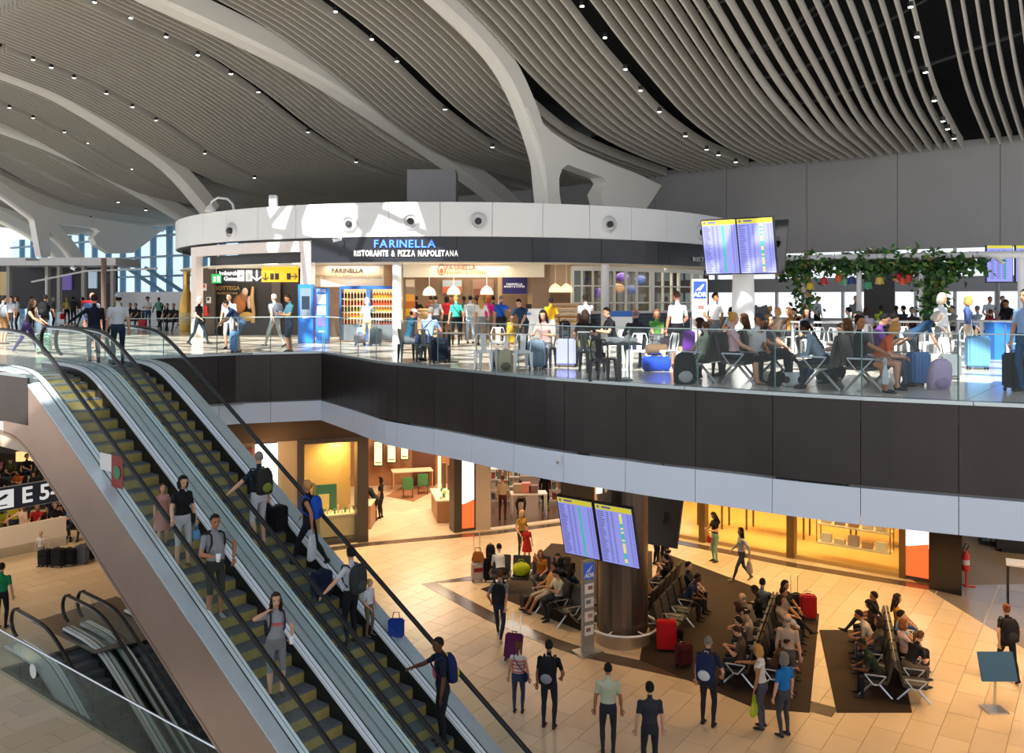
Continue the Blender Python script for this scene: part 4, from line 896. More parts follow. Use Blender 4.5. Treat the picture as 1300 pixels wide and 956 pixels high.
# ============================================================= bronze column downstairs, its guard ring, the totem
c0 = Vector((790-650, 0, 0)); Yc = 22.75; cb = Vector((140/FL*Yc, Yc, 0)); t = thing('round_column', 'big round dark bronze column behind the departure boards', 'column', cb)
br_m = mat('bronze_column', (.16, .125, .10), .28, .85, var=.2, scale=1.2, stretch=(6, 6, .4))
for k in range(8):
    b0 = MB(); n = 4; sec = []
    for i in range(n+1):
        a = 2*math.pi*(k+i/n*.985)/8+.25; sec.append([(.64*math.cos(a), .64*math.sin(a), .32), (.67*math.cos(a), .67*math.sin(a), .32), (.67*math.cos(a), .67*math.sin(a), 5.25), (.64*math.cos(a), .64*math.sin(a), 5.25)])
    b0.sweep(sec); b0.build('cladding_panel', br_m, t)
MB().lathe([(.645, 0), (.645, 5.25)], n=32).build('core', black, t); MB().lathe([(.72, 0), (.72, .3), (.68, .32)], n=32).build('plinth', mat('plinth_bronze', (.45, .33, .2), .35, .5), t)
MB().tube([(.93*math.cos(a), .93*math.sin(a), .42) for a in np.linspace(0, 2*math.pi, 33)[:-1]], .03, 8, closed=True).build('guard_ring', white, t)
for a in np.linspace(0, 2*math.pi, 7)[:-1]: MB().tube([(.67*math.cos(a), .67*math.sin(a), .42), (.93*math.cos(a), .93*math.sin(a), .42)], .018, 6).build('ring_bracket', white, t)
MB().box((-.66, -.5, 4.55), (.16, .05, 1.2), 0, rzM(.6)).build('light_strip', glow('strip_warm', (1, .85, .6), 2.5), t)
def totem(b, h, w, label, rz, papers=4):
    t = thing('information_totem', label, 'sign', b, rz); MB().box((0, 0, h/2), (w, .12, h)).build('body', mat('totem_grey', (.32, .31, .29), .4, .4), t, bevel=.01); MB().box((0, 0, .03), (w*1.9, .5, .06)).build('base', steel, t)
    z = h-.06-w*.95/2*1.25; MB().box((0, -.065, z), (w*.88, .012, w*1.15)).build('logo_panel', mat('logo_blue2', (.02, .06, .35), .4, emit=(.02, .07, .4), es=.4), t)
    m = MB(); m.add([(-w*.3, -.075, z-.02), (-w*.12, -.075, z-.02), (w*.3, -.075, z+w*.38), (w*.24, -.075, z+w*.40)], [(0, 1, 2, 3)]); m.add([(-w*.06, -.075, z-.02), (w*.02, -.075, z-.02), (w*.3, -.075, z+w*.34)], [(0, 1, 2)]); m.build('wing_emblem', white, t)
    text('lettering', 'ADR', w*.42, white, t, (0, -.075, z-w*.32), (1, 0, 0), bold=.006)
    for k in range(papers):
        zz = z-w*.95-k*(h-.95)/max(papers, 1)-.12; MB().box((0, -.066, zz), (w*.8, .012, (h-1.1)/papers*.78)).build('notice', mat('notice_%d' % (k % 3), [(.75, .72, .7), (.62, .58, .55), (.7, .62, .58)][k % 3], .5), t); MB().box((.03*((-1)**k), -.075, zz+.02), (w*.4, .01, (h-1.1)/papers*.3)).build('notice_print', mat('np%d' % (k % 3), [(.25, .12, .12), (.15, .15, .2), (.3, .22, .15)][k % 3], .6), t)
    return t
totem(lo(746, 829), 2.35, .34, 'grey information totem with blue logo and notices, beside the bronze column', .55)
t = totem(up(888, 447), 2.25, .46, 'white information totem with blue logo panel, behind the hands-on-hips man upstairs', 0, 3)
for o in t.children:
    if o.name.startswith('body'): o.data = o.data.copy(); o.data.materials[0] = white
# ============================================================= lower shops
def seg_box(m, a, b, z0, z1, t0, t1):     # along a-b, from t0 to t1 behind the line
    a = Vector(a); b = Vector(b); d = (b-a).normalized(); n = Vector((-d.y, d.x)); q = [a+n*t0, b+n*t0, b+n*t1, a+n*t1]; m.prism([tuple(k) for k in q], z0, z1); return m
def on_line(P0, P1, px):      # point of a plan line seen at column px
    a = (px-650)/FL; P0 = Vector(P0); P1 = Vector(P1); d = P1-P0; t = (a*P0.y-P0.x)/(d.x-a*d.y); return P0+d*t
LA, LB = SF[1], SF[2]
bulk = mat('bulkhead_brown', (.10, .055, .025), .6); dk = mat('frame_dark', (.055, .042, .03), .4); beige = mat('beige_cladding', (.42, .30, .18), .5); gold_b = mat('gold_backing', (.60, .34, .09), .4)
ws = thing('watch_shop', 'brown watch shop with a golden lit showcase, left end of the lower row of shops', 'shop')
P = lambda px: on_line(LA, LB, px)
def sb(px0, px1, z0, z1, t0, t1, m_, nm, par=ws, line=P): m = MB(); seg_box(m, line(px0), line(px1), z0, z1, t0, t1); return m.build(nm, m_, par)
sb(230, 585, 3.86, 5.25, 0, .15, bulk, 'bulkhead'); sb(377, 386, 0, 3.9, -.1, .5, dk, 'frame_post'); sb(453, 467, 0, 3.9, -.1, .5, dk, 'frame_post'); sb(377, 467, 3.72, 3.9, -.12, .5, dk, 'frame_head'); sb(576, 586, 0, 3.9, -.05, .6, dk, 'frame_post')
sb(352, 377, 0, 3.86, -.05, .3, beige, 'beige_pier'); sb(296, 325, 0, 3.86, .6, .8, mat('orange_wall', (.5, .22, .08), .5), 'side_wall'); sb(300, 322, 1.8, 3.6, .5, .62, mat('red_shelf', (.35, .04, .02), .5), 'red_display')
sb(324, 352, .1, 3.8, -.15, .1, mat('ad_white', (.85, .85, .85), .4, emit=(1, .98, .95), es=1.0), 'light_box'); sb(334, 346, .9, 2.2, -.17, -.15, mat('ad_olive', (.35, .33, .12), .5), 'advert_print')
sb(386, 453, .1, 3.72, 1.3, 1.4, gold_b, 'showcase_back'); sb(386, 453, .1, 3.72, 0.02, .03, clear, 'showcase_glass'); sb(386, 453, 0, .14, 0, 1.35, dk, 'showcase_floor')
sb(408, 452, .2, .95, .35, .9, mat('table_wood', (.55, .36, .17), .45), 'display_table'); sb(405, 454, .95, 1.0, .3, .95, mat('table_top', (.75, .6, .38), .4), 'table_top')
sb(405, 433, 1.05, 2.0, .95, 1.02, mat('watch_green', (.01, .10, .05), .4), 'green_board'); sb(409, 423, 1.1, 1.65, .9, .95, mat('gold_cutout', (.75, .55, .15), .4, .3), 'gold_cutout')
for k in range(9): sb(408+k*4.7, 410+k*4.7, 1.0, 1.12+.08*(k % 3), .45+.1*(k % 2), .55+.1*(k % 2), mat(['prod_white', 'prod_green', 'prod_gold'][k % 3], [(.8, .78, .7), (.03, .3, .12), (.8, .55, .15)][k % 3], .4), 'product')
for k in range(4):
    a = P(395+k*16); n = Vector((-.12, .99)); MB().lathe([(.05, 0), (.05, .05)], (a.x+n.x*.9, a.y+n.y*.9, 3.62), 10).build('spot', glow('spot_warm', (1, .8, .45), 14), ws)
area('showcase_light', (P(420).x, P(420).y+.55, 3.55), .5, 95, (1, .72, .36), sy=1.6)
# interior of the watch shop
wallw = mat('shop_wall_wood', (.38, .19, .085), .5, var=.12, scale=3)
m = MB(); m.wallseg((-8.2, 41.2), (-1.2, 42.2), 0, 5.2, .2); m.build('back_wall', wallw, ws); m = MB(); m.wallseg((-1.2, 42.2), (P(584).x, P(584).y+.3), 0, 5.2, -.2); m.build('side_wall', wallw, ws); m = MB(); m.wallseg((-8.3, 32.8), (-8.2, 41.2), 0, 5.2, .2); m.build('side_wall', wallw, ws)
def fbx(px0, px1, py0, py1, Y, t, m_, nm, par=ws): m = MB(); front_box(m, px0, px1, py0, py1, Y, t); return m.build(nm, m_, par)
lit = mat('lit_niche', (.9, .7, .35), .5, emit=(1, .72, .3), es=1.4)
for a, b, c, d in ((474, 486, 560, 592), (491, 503, 562, 588), (508, 519, 566, 584)):
    fbx(a, b, c, d, 40.9, .2, dk, 'niche_frame'); fbx(a+1.2, b-1.2, c+1.5, d-1.5, 40.86, .06, lit, 'niche'); fbx(a+2, b-2, d-5, d-4, 40.8, .1, dk, 'niche_shelf')
fbx(524, 552, 565, 622, 41.4, .2, mat('shop_dark_wood', (.10, .035, .02), .5), 'dark_panel'); fbx(556, 559.5, 580, 622, 37.0, .1, lit, 'mirror_light'); fbx(561, 566, 588, 620, 36.2, .1, mat('mirror_frame', (.15, .08, .05), .4), 'mirror_panel'); fbx(568, 572, 590, 622, 35.8, .1, mat('mirror_frame', (.15, .08, .05), .4), 'mirror_panel')
rug = MB(); rug.prism([lo2(490, 630), lo2(525, 637), lo2(552, 622), lo2(515, 616)], .0, .012); rug.build('rug', mat('rug_brown', (.28, .12, .05), .9), ws)
def table(name, label, c, w, d, h, rz, mt, ml, top=.05, group=None):
    t = thing(name, label, 'table', c, rz, group); MB().box((0, 0, h-top/2), (w, d, top)).build('tabletop', mt, t, bevel=.008)
    for sx in (-1, 1):
        for sy in (-1, 1): MB().box((sx*(w/2-.05), sy*(d/2-.05), (h-top)/2), (.06, .06, h-top)).build('leg', ml, t)
    return t
def chair4(label, c, rz, m_, ml, group=None, name='upholstered_chair'):
    t = thing(name, label, 'chair', c, rz, group); MB().box((0, 0, .46), (.48, .46, .09)).build('seat', m_, t, bevel=.02); MB().box((0, -.22, .72), (.48, .07, .48), 0, Matrix.Rotation(R(8), 3, 'X')).build('backrest', m_, t, bevel=.02)
    for sx in (-1, 1):
        for sy in (-1, 1): MB().tube([(sx*.2, sy*.19, .42), (sx*.21, sy*.2, 0)], .02, 6).build('leg', ml, t)
    return t
def on_floor(px, py): return lo(px, py)
table('desk', 'pale sales desk with two green chairs in the watch shop', lo(523, 622), 1.9, .8, .95, .25, mat('desk_top', (.75, .6, .4), .4), wood)
greenc = mat('chair_green', (.05, .2, .06), .6)
chair4('left green chair at the sales desk of the watch shop', lo(518, 632), R(5), greenc, dk); chair4('right green chair at the sales desk of the watch shop', lo(537, 627), R(5), greenc, dk)
o = thing('display_counter', 'lit wooden display counter right of the doorway in the watch shop', 'counter', lo(562, 655)); MB().box((0, 0, .42), (.7, 2.2, .84), 0, rzM(.2)).build('cabinet', wallw, o); MB().box((0, 0, .87), (.8, 2.3, .06), 0, rzM(.2)).build('top', mat('table_top', (.75, .6, .38)), o)
for k in range(6): MB().box((.1*math.sin(k), -.9+k*.34, .96), (.1, .1, .12+.06*(k % 3))).build('product', mat(['prod_white', 'prod_green', 'prod_gold'][k % 3], (.8, .78, .7)), o)
o = thing('display_counter', 'low wooden counter at the left edge of the watch shop doorway', 'counter', lo(470, 668)); MB().box((-.25, .3, .45), (.7, 1.6, .9)).build('cabinet', wallw, o); MB().box((-.25, .3, .92), (.76, 1.66, .05)).build('top', mat('table_top', (.75, .6, .38)), o)
area('watch_shop_light', (-3.6, 37.2, 5.0), 3.0, 640, (1, .77, .55), sy=5.5)
# red and white light boxes
def lightbox(a, b, z1, label, frac=.23):
    a = Vector(a); b = Vector(b); t = thing('light_box', label, 'sign', (a.x, a.y, 0)); iv = Vector((a.x, a.y, 0)); b = b-a; z2 = Vector((0, 0)); a = Vector((0, 0))
    m = MB(); seg_box(m, a, b, 0, z1, .0, .3); m.build('case', dk, t); d = b.normalized(); w = b.length; fa = d*.12*w; fb_ = b-d*.12*w
    m = MB(); seg_box(m, fa, fb_, z1*frac, z1, -.02, 0); m.build('white_field', mat('lb_white', (.9, .86, .84), .4, emit=(1, .93, .9), es=1.1), t)
    m = MB(); n = Vector((-d.y, d.x))*-.025; P0, P1 = fa+n, fb_+n; m.add([(P0.x, P0.y, .12), (P1.x, P1.y, .12), (P1.x, P1.y, z1*frac+.15), (P0.x, P0.y, z1*frac-.02)], [(0, 1, 2, 3)]); m.build('red_field', mat('lb_red', (.85, .10, .02), .4, emit=(1, .12, .03), es=.9), t); return t
lightbox(P(584), lo2(604, 673), 4.6, 'white and orange-red light box between the watch shop and the clothes shop')
lightbox(SF_R[3], (SF_R[3][0]+.72, SF_R[3][1]-.54), 4.6, 'white and orange-red light box at the right end of the golden shop front')
# clothes shop
fs = thing('clothes_shop', 'brightly lit clothes shop with dark wooden floor, behind the white table', 'shop')
m = MB(); seg_box(m, lo2(603, 673), lo2(623, 672), 0, 5.2, 0, .5); m.build('beige_pier', mat('pier_beige', (.45, .36, .27), .5), fs)
LC, LD = lo2(622, 672), lo2(716, 659.5); PC = lambda px: on_line(LC, LD, px)
m = MB(); m.prism([tuple(PC(622)), tuple(PC(716)), (3.6, 44), (-1.2, 44)], -.005, .01); m.build('shop_floor', mat('dark_parquet', (.13, .07, .045), .25, var=.3, scale=3, stretch=(1, 8, 1)), fs)
m = MB(); seg_box(m, PC(622), PC(716), 0, .05, -.25, .05); m.build('threshold', mat('pale_stone', (.75, .68, .58), .4), fs); m = MB(); m.wallseg((-1.3, 43.5), (4.0, 43.5), 0, 5.2, .2); m.build('back_wall', mat('white_shop_wall', (.75, .68, .6), .5), fs); m = MB(); m.wallseg((-1.1, 34.3), (-1.3, 43.5), 0, 5.2, .2); m.build('side_wall', mat('white_shop_wall', (.75, .68, .6), .5), fs)
m = MB(); seg_box(m, PC(712), (3.3, 34.8), 0, 5.2, -.1, .4); m.build('dark_pier', mat('pier_black', (.018, .014, .012), .5), fs); m = MB(); m.wallseg((3.3, 34.8), (4.0, 43.5), 0, 5.2, .1); m.build('side_wall', mat('pier_black', (.018, .014, .012), .5), fs)
area('clothes_shop_light', (.9, 38.5, 5.0), 3.0, 330, (1, .80, .62), sy=5)
table('display_table', 'white display table with boxes in the clothes shop', lo(671, 656), 1.5, .7, 1.0, .1, mat('white_top', (.8, .78, .75), .4), steel)
for k, (px, c, h) in enumerate(((657, (.45, .32, .2), .35), (668, (.7, .25, .2), .4), (677, (.2, .12, .1), .3))): b = lo(px, 656); tag(MB().box((0, 0, h/2), (.36, .3, h)).build('gift_box', mat('giftbox%d' % k, c, .5), None, (b.x, b.y, 1.0), bevel=.01), ['brown box, leftmost on the white shop table', 'reddish box in the middle of the white shop table', 'dark small box, rightmost on the white shop table'][k], 'box')
for k, (px, py, lb) in enumerate(((630, 640, 'low white shelf of goods at the left of the clothes shop'), (700, 640, 'pale rack of bags at the right of the clothes shop'), (645, 622, 'dark rail of clothes at the back of the clothes shop'))):
    b = lo(px, py); o = thing('shop_rack', lb, 'rack', b)
    for s in range(4): MB().box((0, 0, .2+s*.45), (1.1, .45, .04)).build('shelf', mat('white_top', (.8, .78, .75)), o)
    for sx in (-1, 1): MB().box((sx*.53, 0, .85), (.04, .4, 1.7)).build('upright', dk, o)
    for s in range(3):
        for q in range(4): MB().box((-.38+q*.25, 0, .22+s*.45+.13), (.17, .25, .26-.04*(q % 2))).build('goods', mat('goods%d' % ((q+s+k) % 5), [(.5, .3, .15), (.08, .08, .1), (.7, .6, .5), (.4, .08, .06), (.2, .25, .2)][(q+s+k) % 5], .6), o)
# golden glazed shop on the right
gs = thing('golden_shop', 'long golden glazed shop front on the right of the lower hall', 'shop')
G0, G1 = SF_R[0], SF_R[3]; PG = lambda px: on_line(SF_R[1], SF_R[3], px)
m = MB(); seg_box(m, G0, G1, 3.9, 5.25, 0, .2); m.build('bulkhead', mat('gold_bulkhead', (.4, .26, .10), .5), gs); brass = mat('brass_frame', (.20, .12, .04), .35, .6)
for px, w in ((892, .24), (1004, .26), (1146, .2)): q = PG(px); d = Vector((.8, -.6))*w/2; m = MB(); seg_box(m, q-d, q+d, 0, 4.0, -.08, .25); m.build('mullion', brass, gs)
for a, b in ((820, 889), (895, 1000), (1008, 1143)): m = MB(); seg_box(m, PG(a), PG(b), .1, 3.95, .05, .062); m.build('glass_pane', clear, gs)
m = MB(); seg_box(m, G0, G1, 0, .12, -.02, .2); m.build('sill', mat('gold_sill', (.5, .33, .12), .35, .4), gs); gf = mat('gold_shop_floor', (.70, .44, .16), .18, var=.08, scale=1.5)
n = Vector((.6, .8)); q = [Vector(G0), Vector(G1), Vector(G1)+n*11, Vector(G0)+n*11]; m = MB(); m.prism([tuple(k) for k in q], -.01, .02); m.build('shop_floor', gf, gs); gw = mat('gold_shop_wall', (.74, .48, .17), .5)
m = MB(); m.wallseg(tuple(q[3]), tuple(q[2]), 0, 5.2, .2); m.build('back_wall', gw, gs); m = MB(); m.wallseg(tuple(q[2]), tuple(q[1]+n*.3), 0, 5.2, .2); m.build('side_wall', gw, gs)
for k in range(3):
    c = Vector(G0).lerp(Vector(G1), .2+.3*k)+n*3.2; area('golden_shop_light', (c.x, c.y, 5.1), 3.2, 400, (1, .62, .22), (0, 0, math.atan2(-.6, .8)), 4.5)
# window shelves, table and rail in it
def rack(px, py, w, zs, label, dn=1.0):
    c = PG(px)+n*dn; o = thing('window_shelf', label, 'shelf', (c.x, c.y, 0), math.atan2(-.6, .8))
    for z in zs: MB().box((0, 0, z), (w, .5, .05)).build('shelf', mat('shelf_glow', (.85, .75, .55), .4), o)
    for sx in (-1, 1):
        for sy in (-1, 1): MB().box((sx*w/2, sy*.23, (min(zs)+4)/2), (.028, .028, 4-min(zs))).build('upright', brass, o)
    for z in zs:
        for k in range(5):
            x = -w/2+w*(k+.6)/5.3; h = [.28, .16, .34, .2, .26][k]; MB().box((x, 0, z+h/2+.03), (w*.14, .22, h)).build('goods', mat('ggoods%d' % ((k+int(z*7)) % 4), [(.75, .6, .42), (.42, .30, .32), (.5, .25, .1), (.8, .72, .6)][(k+int(z*7)) % 4], .5), o)
    return o
rack(1075, 700, 2.4, (.5, 1.15), 'two-tier hanging window shelf with pale bags, right half of the golden shop front', .9)
rack(1040, 690, 1.2, (.9, 1.8), 'slim brass rack behind the middle post of the golden shop', 3.4)
for px, dn, w, lb in ((952, 2.8, 2.3, 'long brass table inside the golden shop behind the two walkers'), (1080, 3.6, 1.9, 'wooden table behind the hanging shelf of the golden shop'), (872, 2.4, 1.1, 'small pale table at the left end of the golden shop')):
    c = PG(px)+n*dn; o = table('shop_table', lb, (c.x, c.y, .02), w, .8, .95, math.atan2(-.6, .8), mat('shelf_glow', (.85, .75, .55), .4), brass)
    for k in range(4): MB().box((-w/2+w*(k+.7)/4.6, 0, .95+.08), (.2, .2, .16+.05*(k % 2))).build('goods', mat('ggoods%d' % (k % 4), [(.75, .6, .42), (.42, .30, .32), (.5, .25, .1), (.8, .72, .6)][k % 4], .5), o)
MB().box((PG(1138).x+.1, PG(1138).y-.1, 1.3), (.06, .08, .9)).build('door_handle', brass, gs)
# black corner block and the grey hall behind it
m = MB(); m.prism([(13.2, 27.25), lo2(1180, 748), lo2(1221, 757), (15.9, 30.6), (14.2, 31.5)], 0, 5.25); tag(m.build('wall_corner', mat('gloss_black', (.012, .010, .010), .2)), kind='structure')
m = MB(); m.wallseg((13.5, 47), (40, 36), 0, 5.3, .2); m.wallseg((16, 31), (17.5, 46), 0, 5.3, -.2); tag(m.build('wall_hall', mat('hall_brown', (.12, .09, .075), .6)), kind='structure')
area('grey_hall_light', (18.5, 27, 5.1), 4, 260, (1, .80, .62), sy=6)
e = thing('fire_extinguisher', 'red fire extinguisher on a red stand beside the black corner wall', 'extinguisher', lo(1226, 745)); red = mat('fire_red', (.7, .03, .02), .3)
MB().lathe([(.1, .5), (.11, .55), (.11, .98), (.05, 1.06), (.05, 1.12)], n=14).build('tank', red, e, smooth=True); MB().lathe([(.113, .7), (.113, .85)], n=14).build('label_band', mat('notice_0', (.75, .72, .7)), e); MB().tube([(0, -.02, 0), (0, -.02, .55)], .03, 6).build('post', red, e); MB().tube([(-.02, 0, .02), (.28, -.05, .02)], .025, 6).build('foot', red, e); MB().tube([(0, 0, .03), (0, .2, .02)], .025, 6).build('foot', red, e); MB().tube([(0, 0, 1.1), (.1, 0, 1.28), (.02, 0, 1.36), (-.08, 0, 1.2), (-.1, 0, .9)], .018, 6).build('hose', black, e)
table('display_stand', 'black framed display stand with white top at the right edge downstairs', lo(1307, 768), 1.2, .7, 1.2, -.5, mat('white_top', (.8, .78, .75)), black)
for px, py, lb, c in ((1266, 690, 'open dark stand with a steel pan at the back of the grey hall', (.1, .1, .1)), (1295, 700, 'wide black cabinet at the back of the grey hall', (.02, .02, .02))):
    b = lo(px, py); o = thing('display_cabinet', lb, 'cabinet', b, -.4); MB().box((0, 0, .06), (1.2, .6, .12)).build('base', black, o)
    if px < 1280:
        for sx in (-1, 1): MB().box((sx*.55, 0, .5), (.06, .5, .9)).build('side', black, o)
        MB().box((0, 0, .97), (1.2, .6, .06)).build('top', black, o); MB().lathe([(.3, .12), (.22, .3), (.08, .36)], n=16).build('pan', steel, o)
    else: MB().box((0, 0, .6), (1.5, .6, 1.0)).build('body', mat('cab_black', (.02, .02, .022), .3), o)
# ============================================================= lower hall, far left under the floor above
m = MB(); m.wallseg((-60, 62), (-8.3, 42), 0, 5.3, .2); tag(m.build('wall_back', mat('hall_back', (.09, .055, .035), .7)), kind='structure')
for px0, px1, py0, py1, Y in ((20, 40, 574, 586, 46), (-10, 6, 640, 670, 40)): m = MB(); front_box(m, px0, px1, py0, py1, Y, .2); tag(m.build('lit_panel', mat('lit_orange', (.8, .5, .18), .5, emit=(1, .55, .2), es=1.0)), 'orange lit wall panel %s hanging gate sign far left' % ('above the' if px0 > 0 else 'below the'), 'panel')
es = thing('gate_sign', 'dark hanging gate sign E5-6 with white aeroplane square, far left', 'sign'); S0 = Vector((-14.2, 24.0, 0)); zt = 3.68; zb = 3.05
es.location = (S0.x, S0.y, zb); iv = Vector(es.location); d2 = Vector((.613, .79, 0))
def onsign(a, b, z0, z1, f, m_, nm): m = MB(); q = [S0+d2*a, S0+d2*b]; nn = Vector((.79, -.613, 0)); m.hexa([k-iv for k in ((q[0]+nn*f).xy.to_3d()+Vector((0, 0, z0)), (q[1]+nn*f).xy.to_3d()+Vector((0, 0, z0)), (q[1]+nn*(f-.02)).xy.to_3d()+Vector((0, 0, z0)), (q[0]+nn*(f-.02)).xy.to_3d()+Vector((0, 0, z0)), (q[0]+nn*f).xy.to_3d()+Vector((0, 0, z1)), (q[1]+nn*f).xy.to_3d()+Vector((0, 0, z1)), (q[1]+nn*(f-.02)).xy.to_3d()+Vector((0, 0, z1)), (q[0]+nn*(f-.02)).xy.to_3d()+Vector((0, 0, z1)))]); return m.build(nm, m_, es)
navyp = mat('sign_navy', (.02, .03, .055), .4)
onsign(-1.6, 5.0, zb, zt, 0, navyp, 'panel'); onsign(-1.6, 5.0, zb-.02, zt+.03, -.03, mat('sign_case', (.55, .5, .45), .4), 'case'); onsign(-.5, .37, zb+.06, zt-.06, .012, sw_w, 'pictogram')
plane_icon(es, S0+d2*(-.07)+Vector((.79, -.613, 0))*.02+Vector((0, 0, zb+.36))-iv, .3, d2, (0, 0, 1), navyp)
text('lettering', 'E 5-6', .62, sw_w, es, S0+d2*1.22+Vector((.79, -.613, 0))*.012+Vector((0, 0, (zb+zt)/2))-iv, d2, sx=1.0, bold=.012)
for a in (-1.2, 4.4): MB().tube([S0+d2*a+Vector((0, 0, zt))-iv, S0+d2*a+Vector((0, 0, 5.3))-iv], .025, 6).build('hanger', steel, es)
o = thing('low_partition', 'long white low partition in front of the seated crowd, far left downstairs', 'partition'); a = lo2(-30, 716); b = lo2(84, 692); MB().wallseg(a, b, .35, 1.05, .08).build('panel', mat('partition_cream', (.72, .66, .58), .5), o); MB().wallseg(a, b, 0, .35, .03).build('foot', steel, o)
# unseen warm spots without fixtures, added to brighten the lower floor
lampw = glow('ceiling_lamp_lens', (1, .78, .5), 12); clm = MB().lathe([(.14, 0), (.14, .04)], n=12).mesh('lens', [lampw]); rim = MB().lathe([(.17, .0), (.19, .02), (.19, .06)], n=12).mesh('ceiling_lamp', [white])
for k, (x, y, pw) in enumerate(((-8, 29.5, 150), (-4.5, 29.8, 230), (-1.5, 27.5, 250), (1.5, 30.5, 300), (1.2, 24.6, 110), (5.0, 28.6, 300), (4.3, 22.0, 90), (8.8, 26.2, 330), (6.5, 19.6, 100), (11, 22.5, 380), (9.9, 17.4, 200), (13.5, 19, 340), (-14, 36, 150), (-18, 33, 170), (-20, 40, 170), (-16, 28, 210), (-22, 30, 170), (17, 20, 200))):
    l = bpy.data.lights.new('hall_fill', 'SPOT'); l.energy = pw*1.9; l.color = (1, .69, .38) if x < 3 else (1, .62, .28); l.spot_size = R(140); l.spot_blend = .9; l.shadow_soft_size = .6
    lo_o = bpy.data.objects.new('hall_fill', l); lo_o.location = (x, y, 5.1); C.objects.link(lo_o)
    pass
for a_, b_ in zip(EDGE, EDGE[1:]):
    if 650+FL*a_.x/a_.y <= 714 < 650+FL*b_.x/b_.y:
        d_ = (b_-a_).normalized(); n_ = Vector((d_.y, -d_.x, 0)); c_ = a_.lerp(b_, .5)+n_*.13; t = thing('motion_sensor', 'small white sensor fixed on the pale band above the clothes shop', 'sensor', (c_.x, c_.y, 5.58)); MB().box((0, 0, .09), (.12, .07, .18), 0, rzM(math.atan2(d_.y, d_.x))).build('housing', white, t, bevel=.015); MB().box((n_.x*.03, n_.y*.03, .04), (.06, .03, .05), 0, rzM(math.atan2(d_.y, d_.x))).build('lens', mat('sensor_grey', (.3, .32, .35), .3), t)
# ============================================================= pergola with garland on the upper floor, right
pg = thing('pergola', 'white pipe pergola behind the cafe tables, wrapped in green garland', 'pergola'); pa, pb = pt(988, 328.5, 30), pt(1345, 322, 24.5)
pp = lambda px: (lambda t: pa.lerp(pb, t))((lambda a: (a*pa.y-pa.x)/((pb.x-pa.x)-a*(pb.y-pa.y)))((px-650)/FL))
MB().tube([pa, pb], .11, 10).build('top_pipe', white, pg, smooth=True)
MB().tube([pp(1262), pp(1262)+Vector((1.6, 2.4, -.1))], .09, 8).build('side_pipe', white, pg)
for px in (1020, 1090.5, 1170, 1296): q = pp(px); MB().tube([(q.x, q.y, ZU), (q.x, q.y, q.z)], .085, 8).build('post', white, pg, smooth=True)
leafm = [mat('leaf_dark', (.015, .065, .018), .5), mat('leaf_mid', (.03, .11, .02), .5), mat('leaf_light', (.10, .20, .03), .5), mat('leaf_dry', (.35, .22, .04), .6)]
gd = thing('garland', 'thick green leafy garland hanging along the white pergola pipe', 'plant'); rl = random.Random(3)
lf = MB(); stems = []
def leaf(p, L):
    d = Vector((rl.uniform(-1, 1), rl.uniform(-1, 1), rl.uniform(-1.3, .4))).normalized(); w = d.cross(Vector((rl.uniform(-1, 1), rl.uniform(-1, 1), rl.uniform(-1, 1)))).normalized()*L*.3; up_ = d.cross(w).normalized()*L*.12
    lf.add([p, p+d*L*.45+w+up_, p+d*L, p+d*L*.45-w+up_], [(0, 1, 2, 3)], rl.choices((0, 1, 2, 3), (5, 5, 2, .5))[0])
def cloud(px, dz, n, rx, rz_, L=.23):
    q = pp(px)+Vector((0, 0, dz))
    for _ in range(n): leaf(q+Vector((rl.gauss(0, rx), rl.gauss(0, .25), rl.gauss(0, rz_))), L*rl.uniform(.7, 1.4))
for px in np.arange(990, 1248, 5): cloud(px, -.14-.12*abs(math.sin(px*.13)), 22, .12, .14)
for px in (1024, 1095, 1124, 1156, 1182): cloud(px, .12, 22, .18, .13)
for px, dep in ((1020, 1.75), (1188, 1.9), (1180, 1.7), (1210, .6), (1098, .35), (1145, .5), (1000, .5)):
    for k in range(int(dep*16)): cloud(px+rl.uniform(-3, 3), -.2-dep*k/(dep*16), 8, .17, .1)
tag(lf.build('leaves', leafm, gd), kind='stuff'); MB().tube([pp(px)+Vector((.05*math.sin(px*.2), -.1, -.12-.06*math.cos(px*.15))) for px in np.arange(990, 1250, 8)], .03, 5).build('vine_stem', mat('vine_brown', (.12, .07, .03), .7), gd)
for k, (px, py, c, nm) in enumerate(((1027, 363, (.7, .5, .03), 'yellow bell lamp, lowest by the left post'), (1045, 357, (.5, .03, .05), 'dark red bell lamp, right of the left post'), (1063.5, 353, (.6, .12, .03), 'orange-red bell lamp between the first two posts'), (1071.5, 357.5, (.12, .35, .2), 'pale green bell lamp left of the blue one'), (1080, 356, (.03, .05, .2), 'navy bell lamp just left of the middle post'), (1100, 362, (.05, .3, .15), 'green bell lamp right of the middle post'), (1115, 356, (.6, .45, .08), 'ochre bell lamp right of the green one'), (1138, 352, (.55, .02, .06), 'crimson bell lamp, left of the red trio'), (1144.5, 356, (.65, .1, .04), 'orange-red bell lamp, middle of the red trio'), (1151.5, 353, (.6, .04, .04), 'scarlet bell lamp, right of the red trio'))):
    q = pp(px); z = ZC-(py-HZ)/FL*q.y; t = thing('bell_lamp', nm+', under the garland', 'lamp', (q.x, q.y-.1, z-.12)); MB().lathe([(.15, 0), (.13, .05), (.11, .2), (.05, .25)], n=12).build('shade', mat('bell%d' % k, c, .35), t, smooth=True); MB().tube([(0, 0, .24), (0, 0, q.z-z)], .01, 4).build('cord', black, t); MB().ell((0, 0, .03), (.05, .05, .05), 8, 5).build('bulb', mat('bulb_pale', (.9, .85, .7), .3), t)
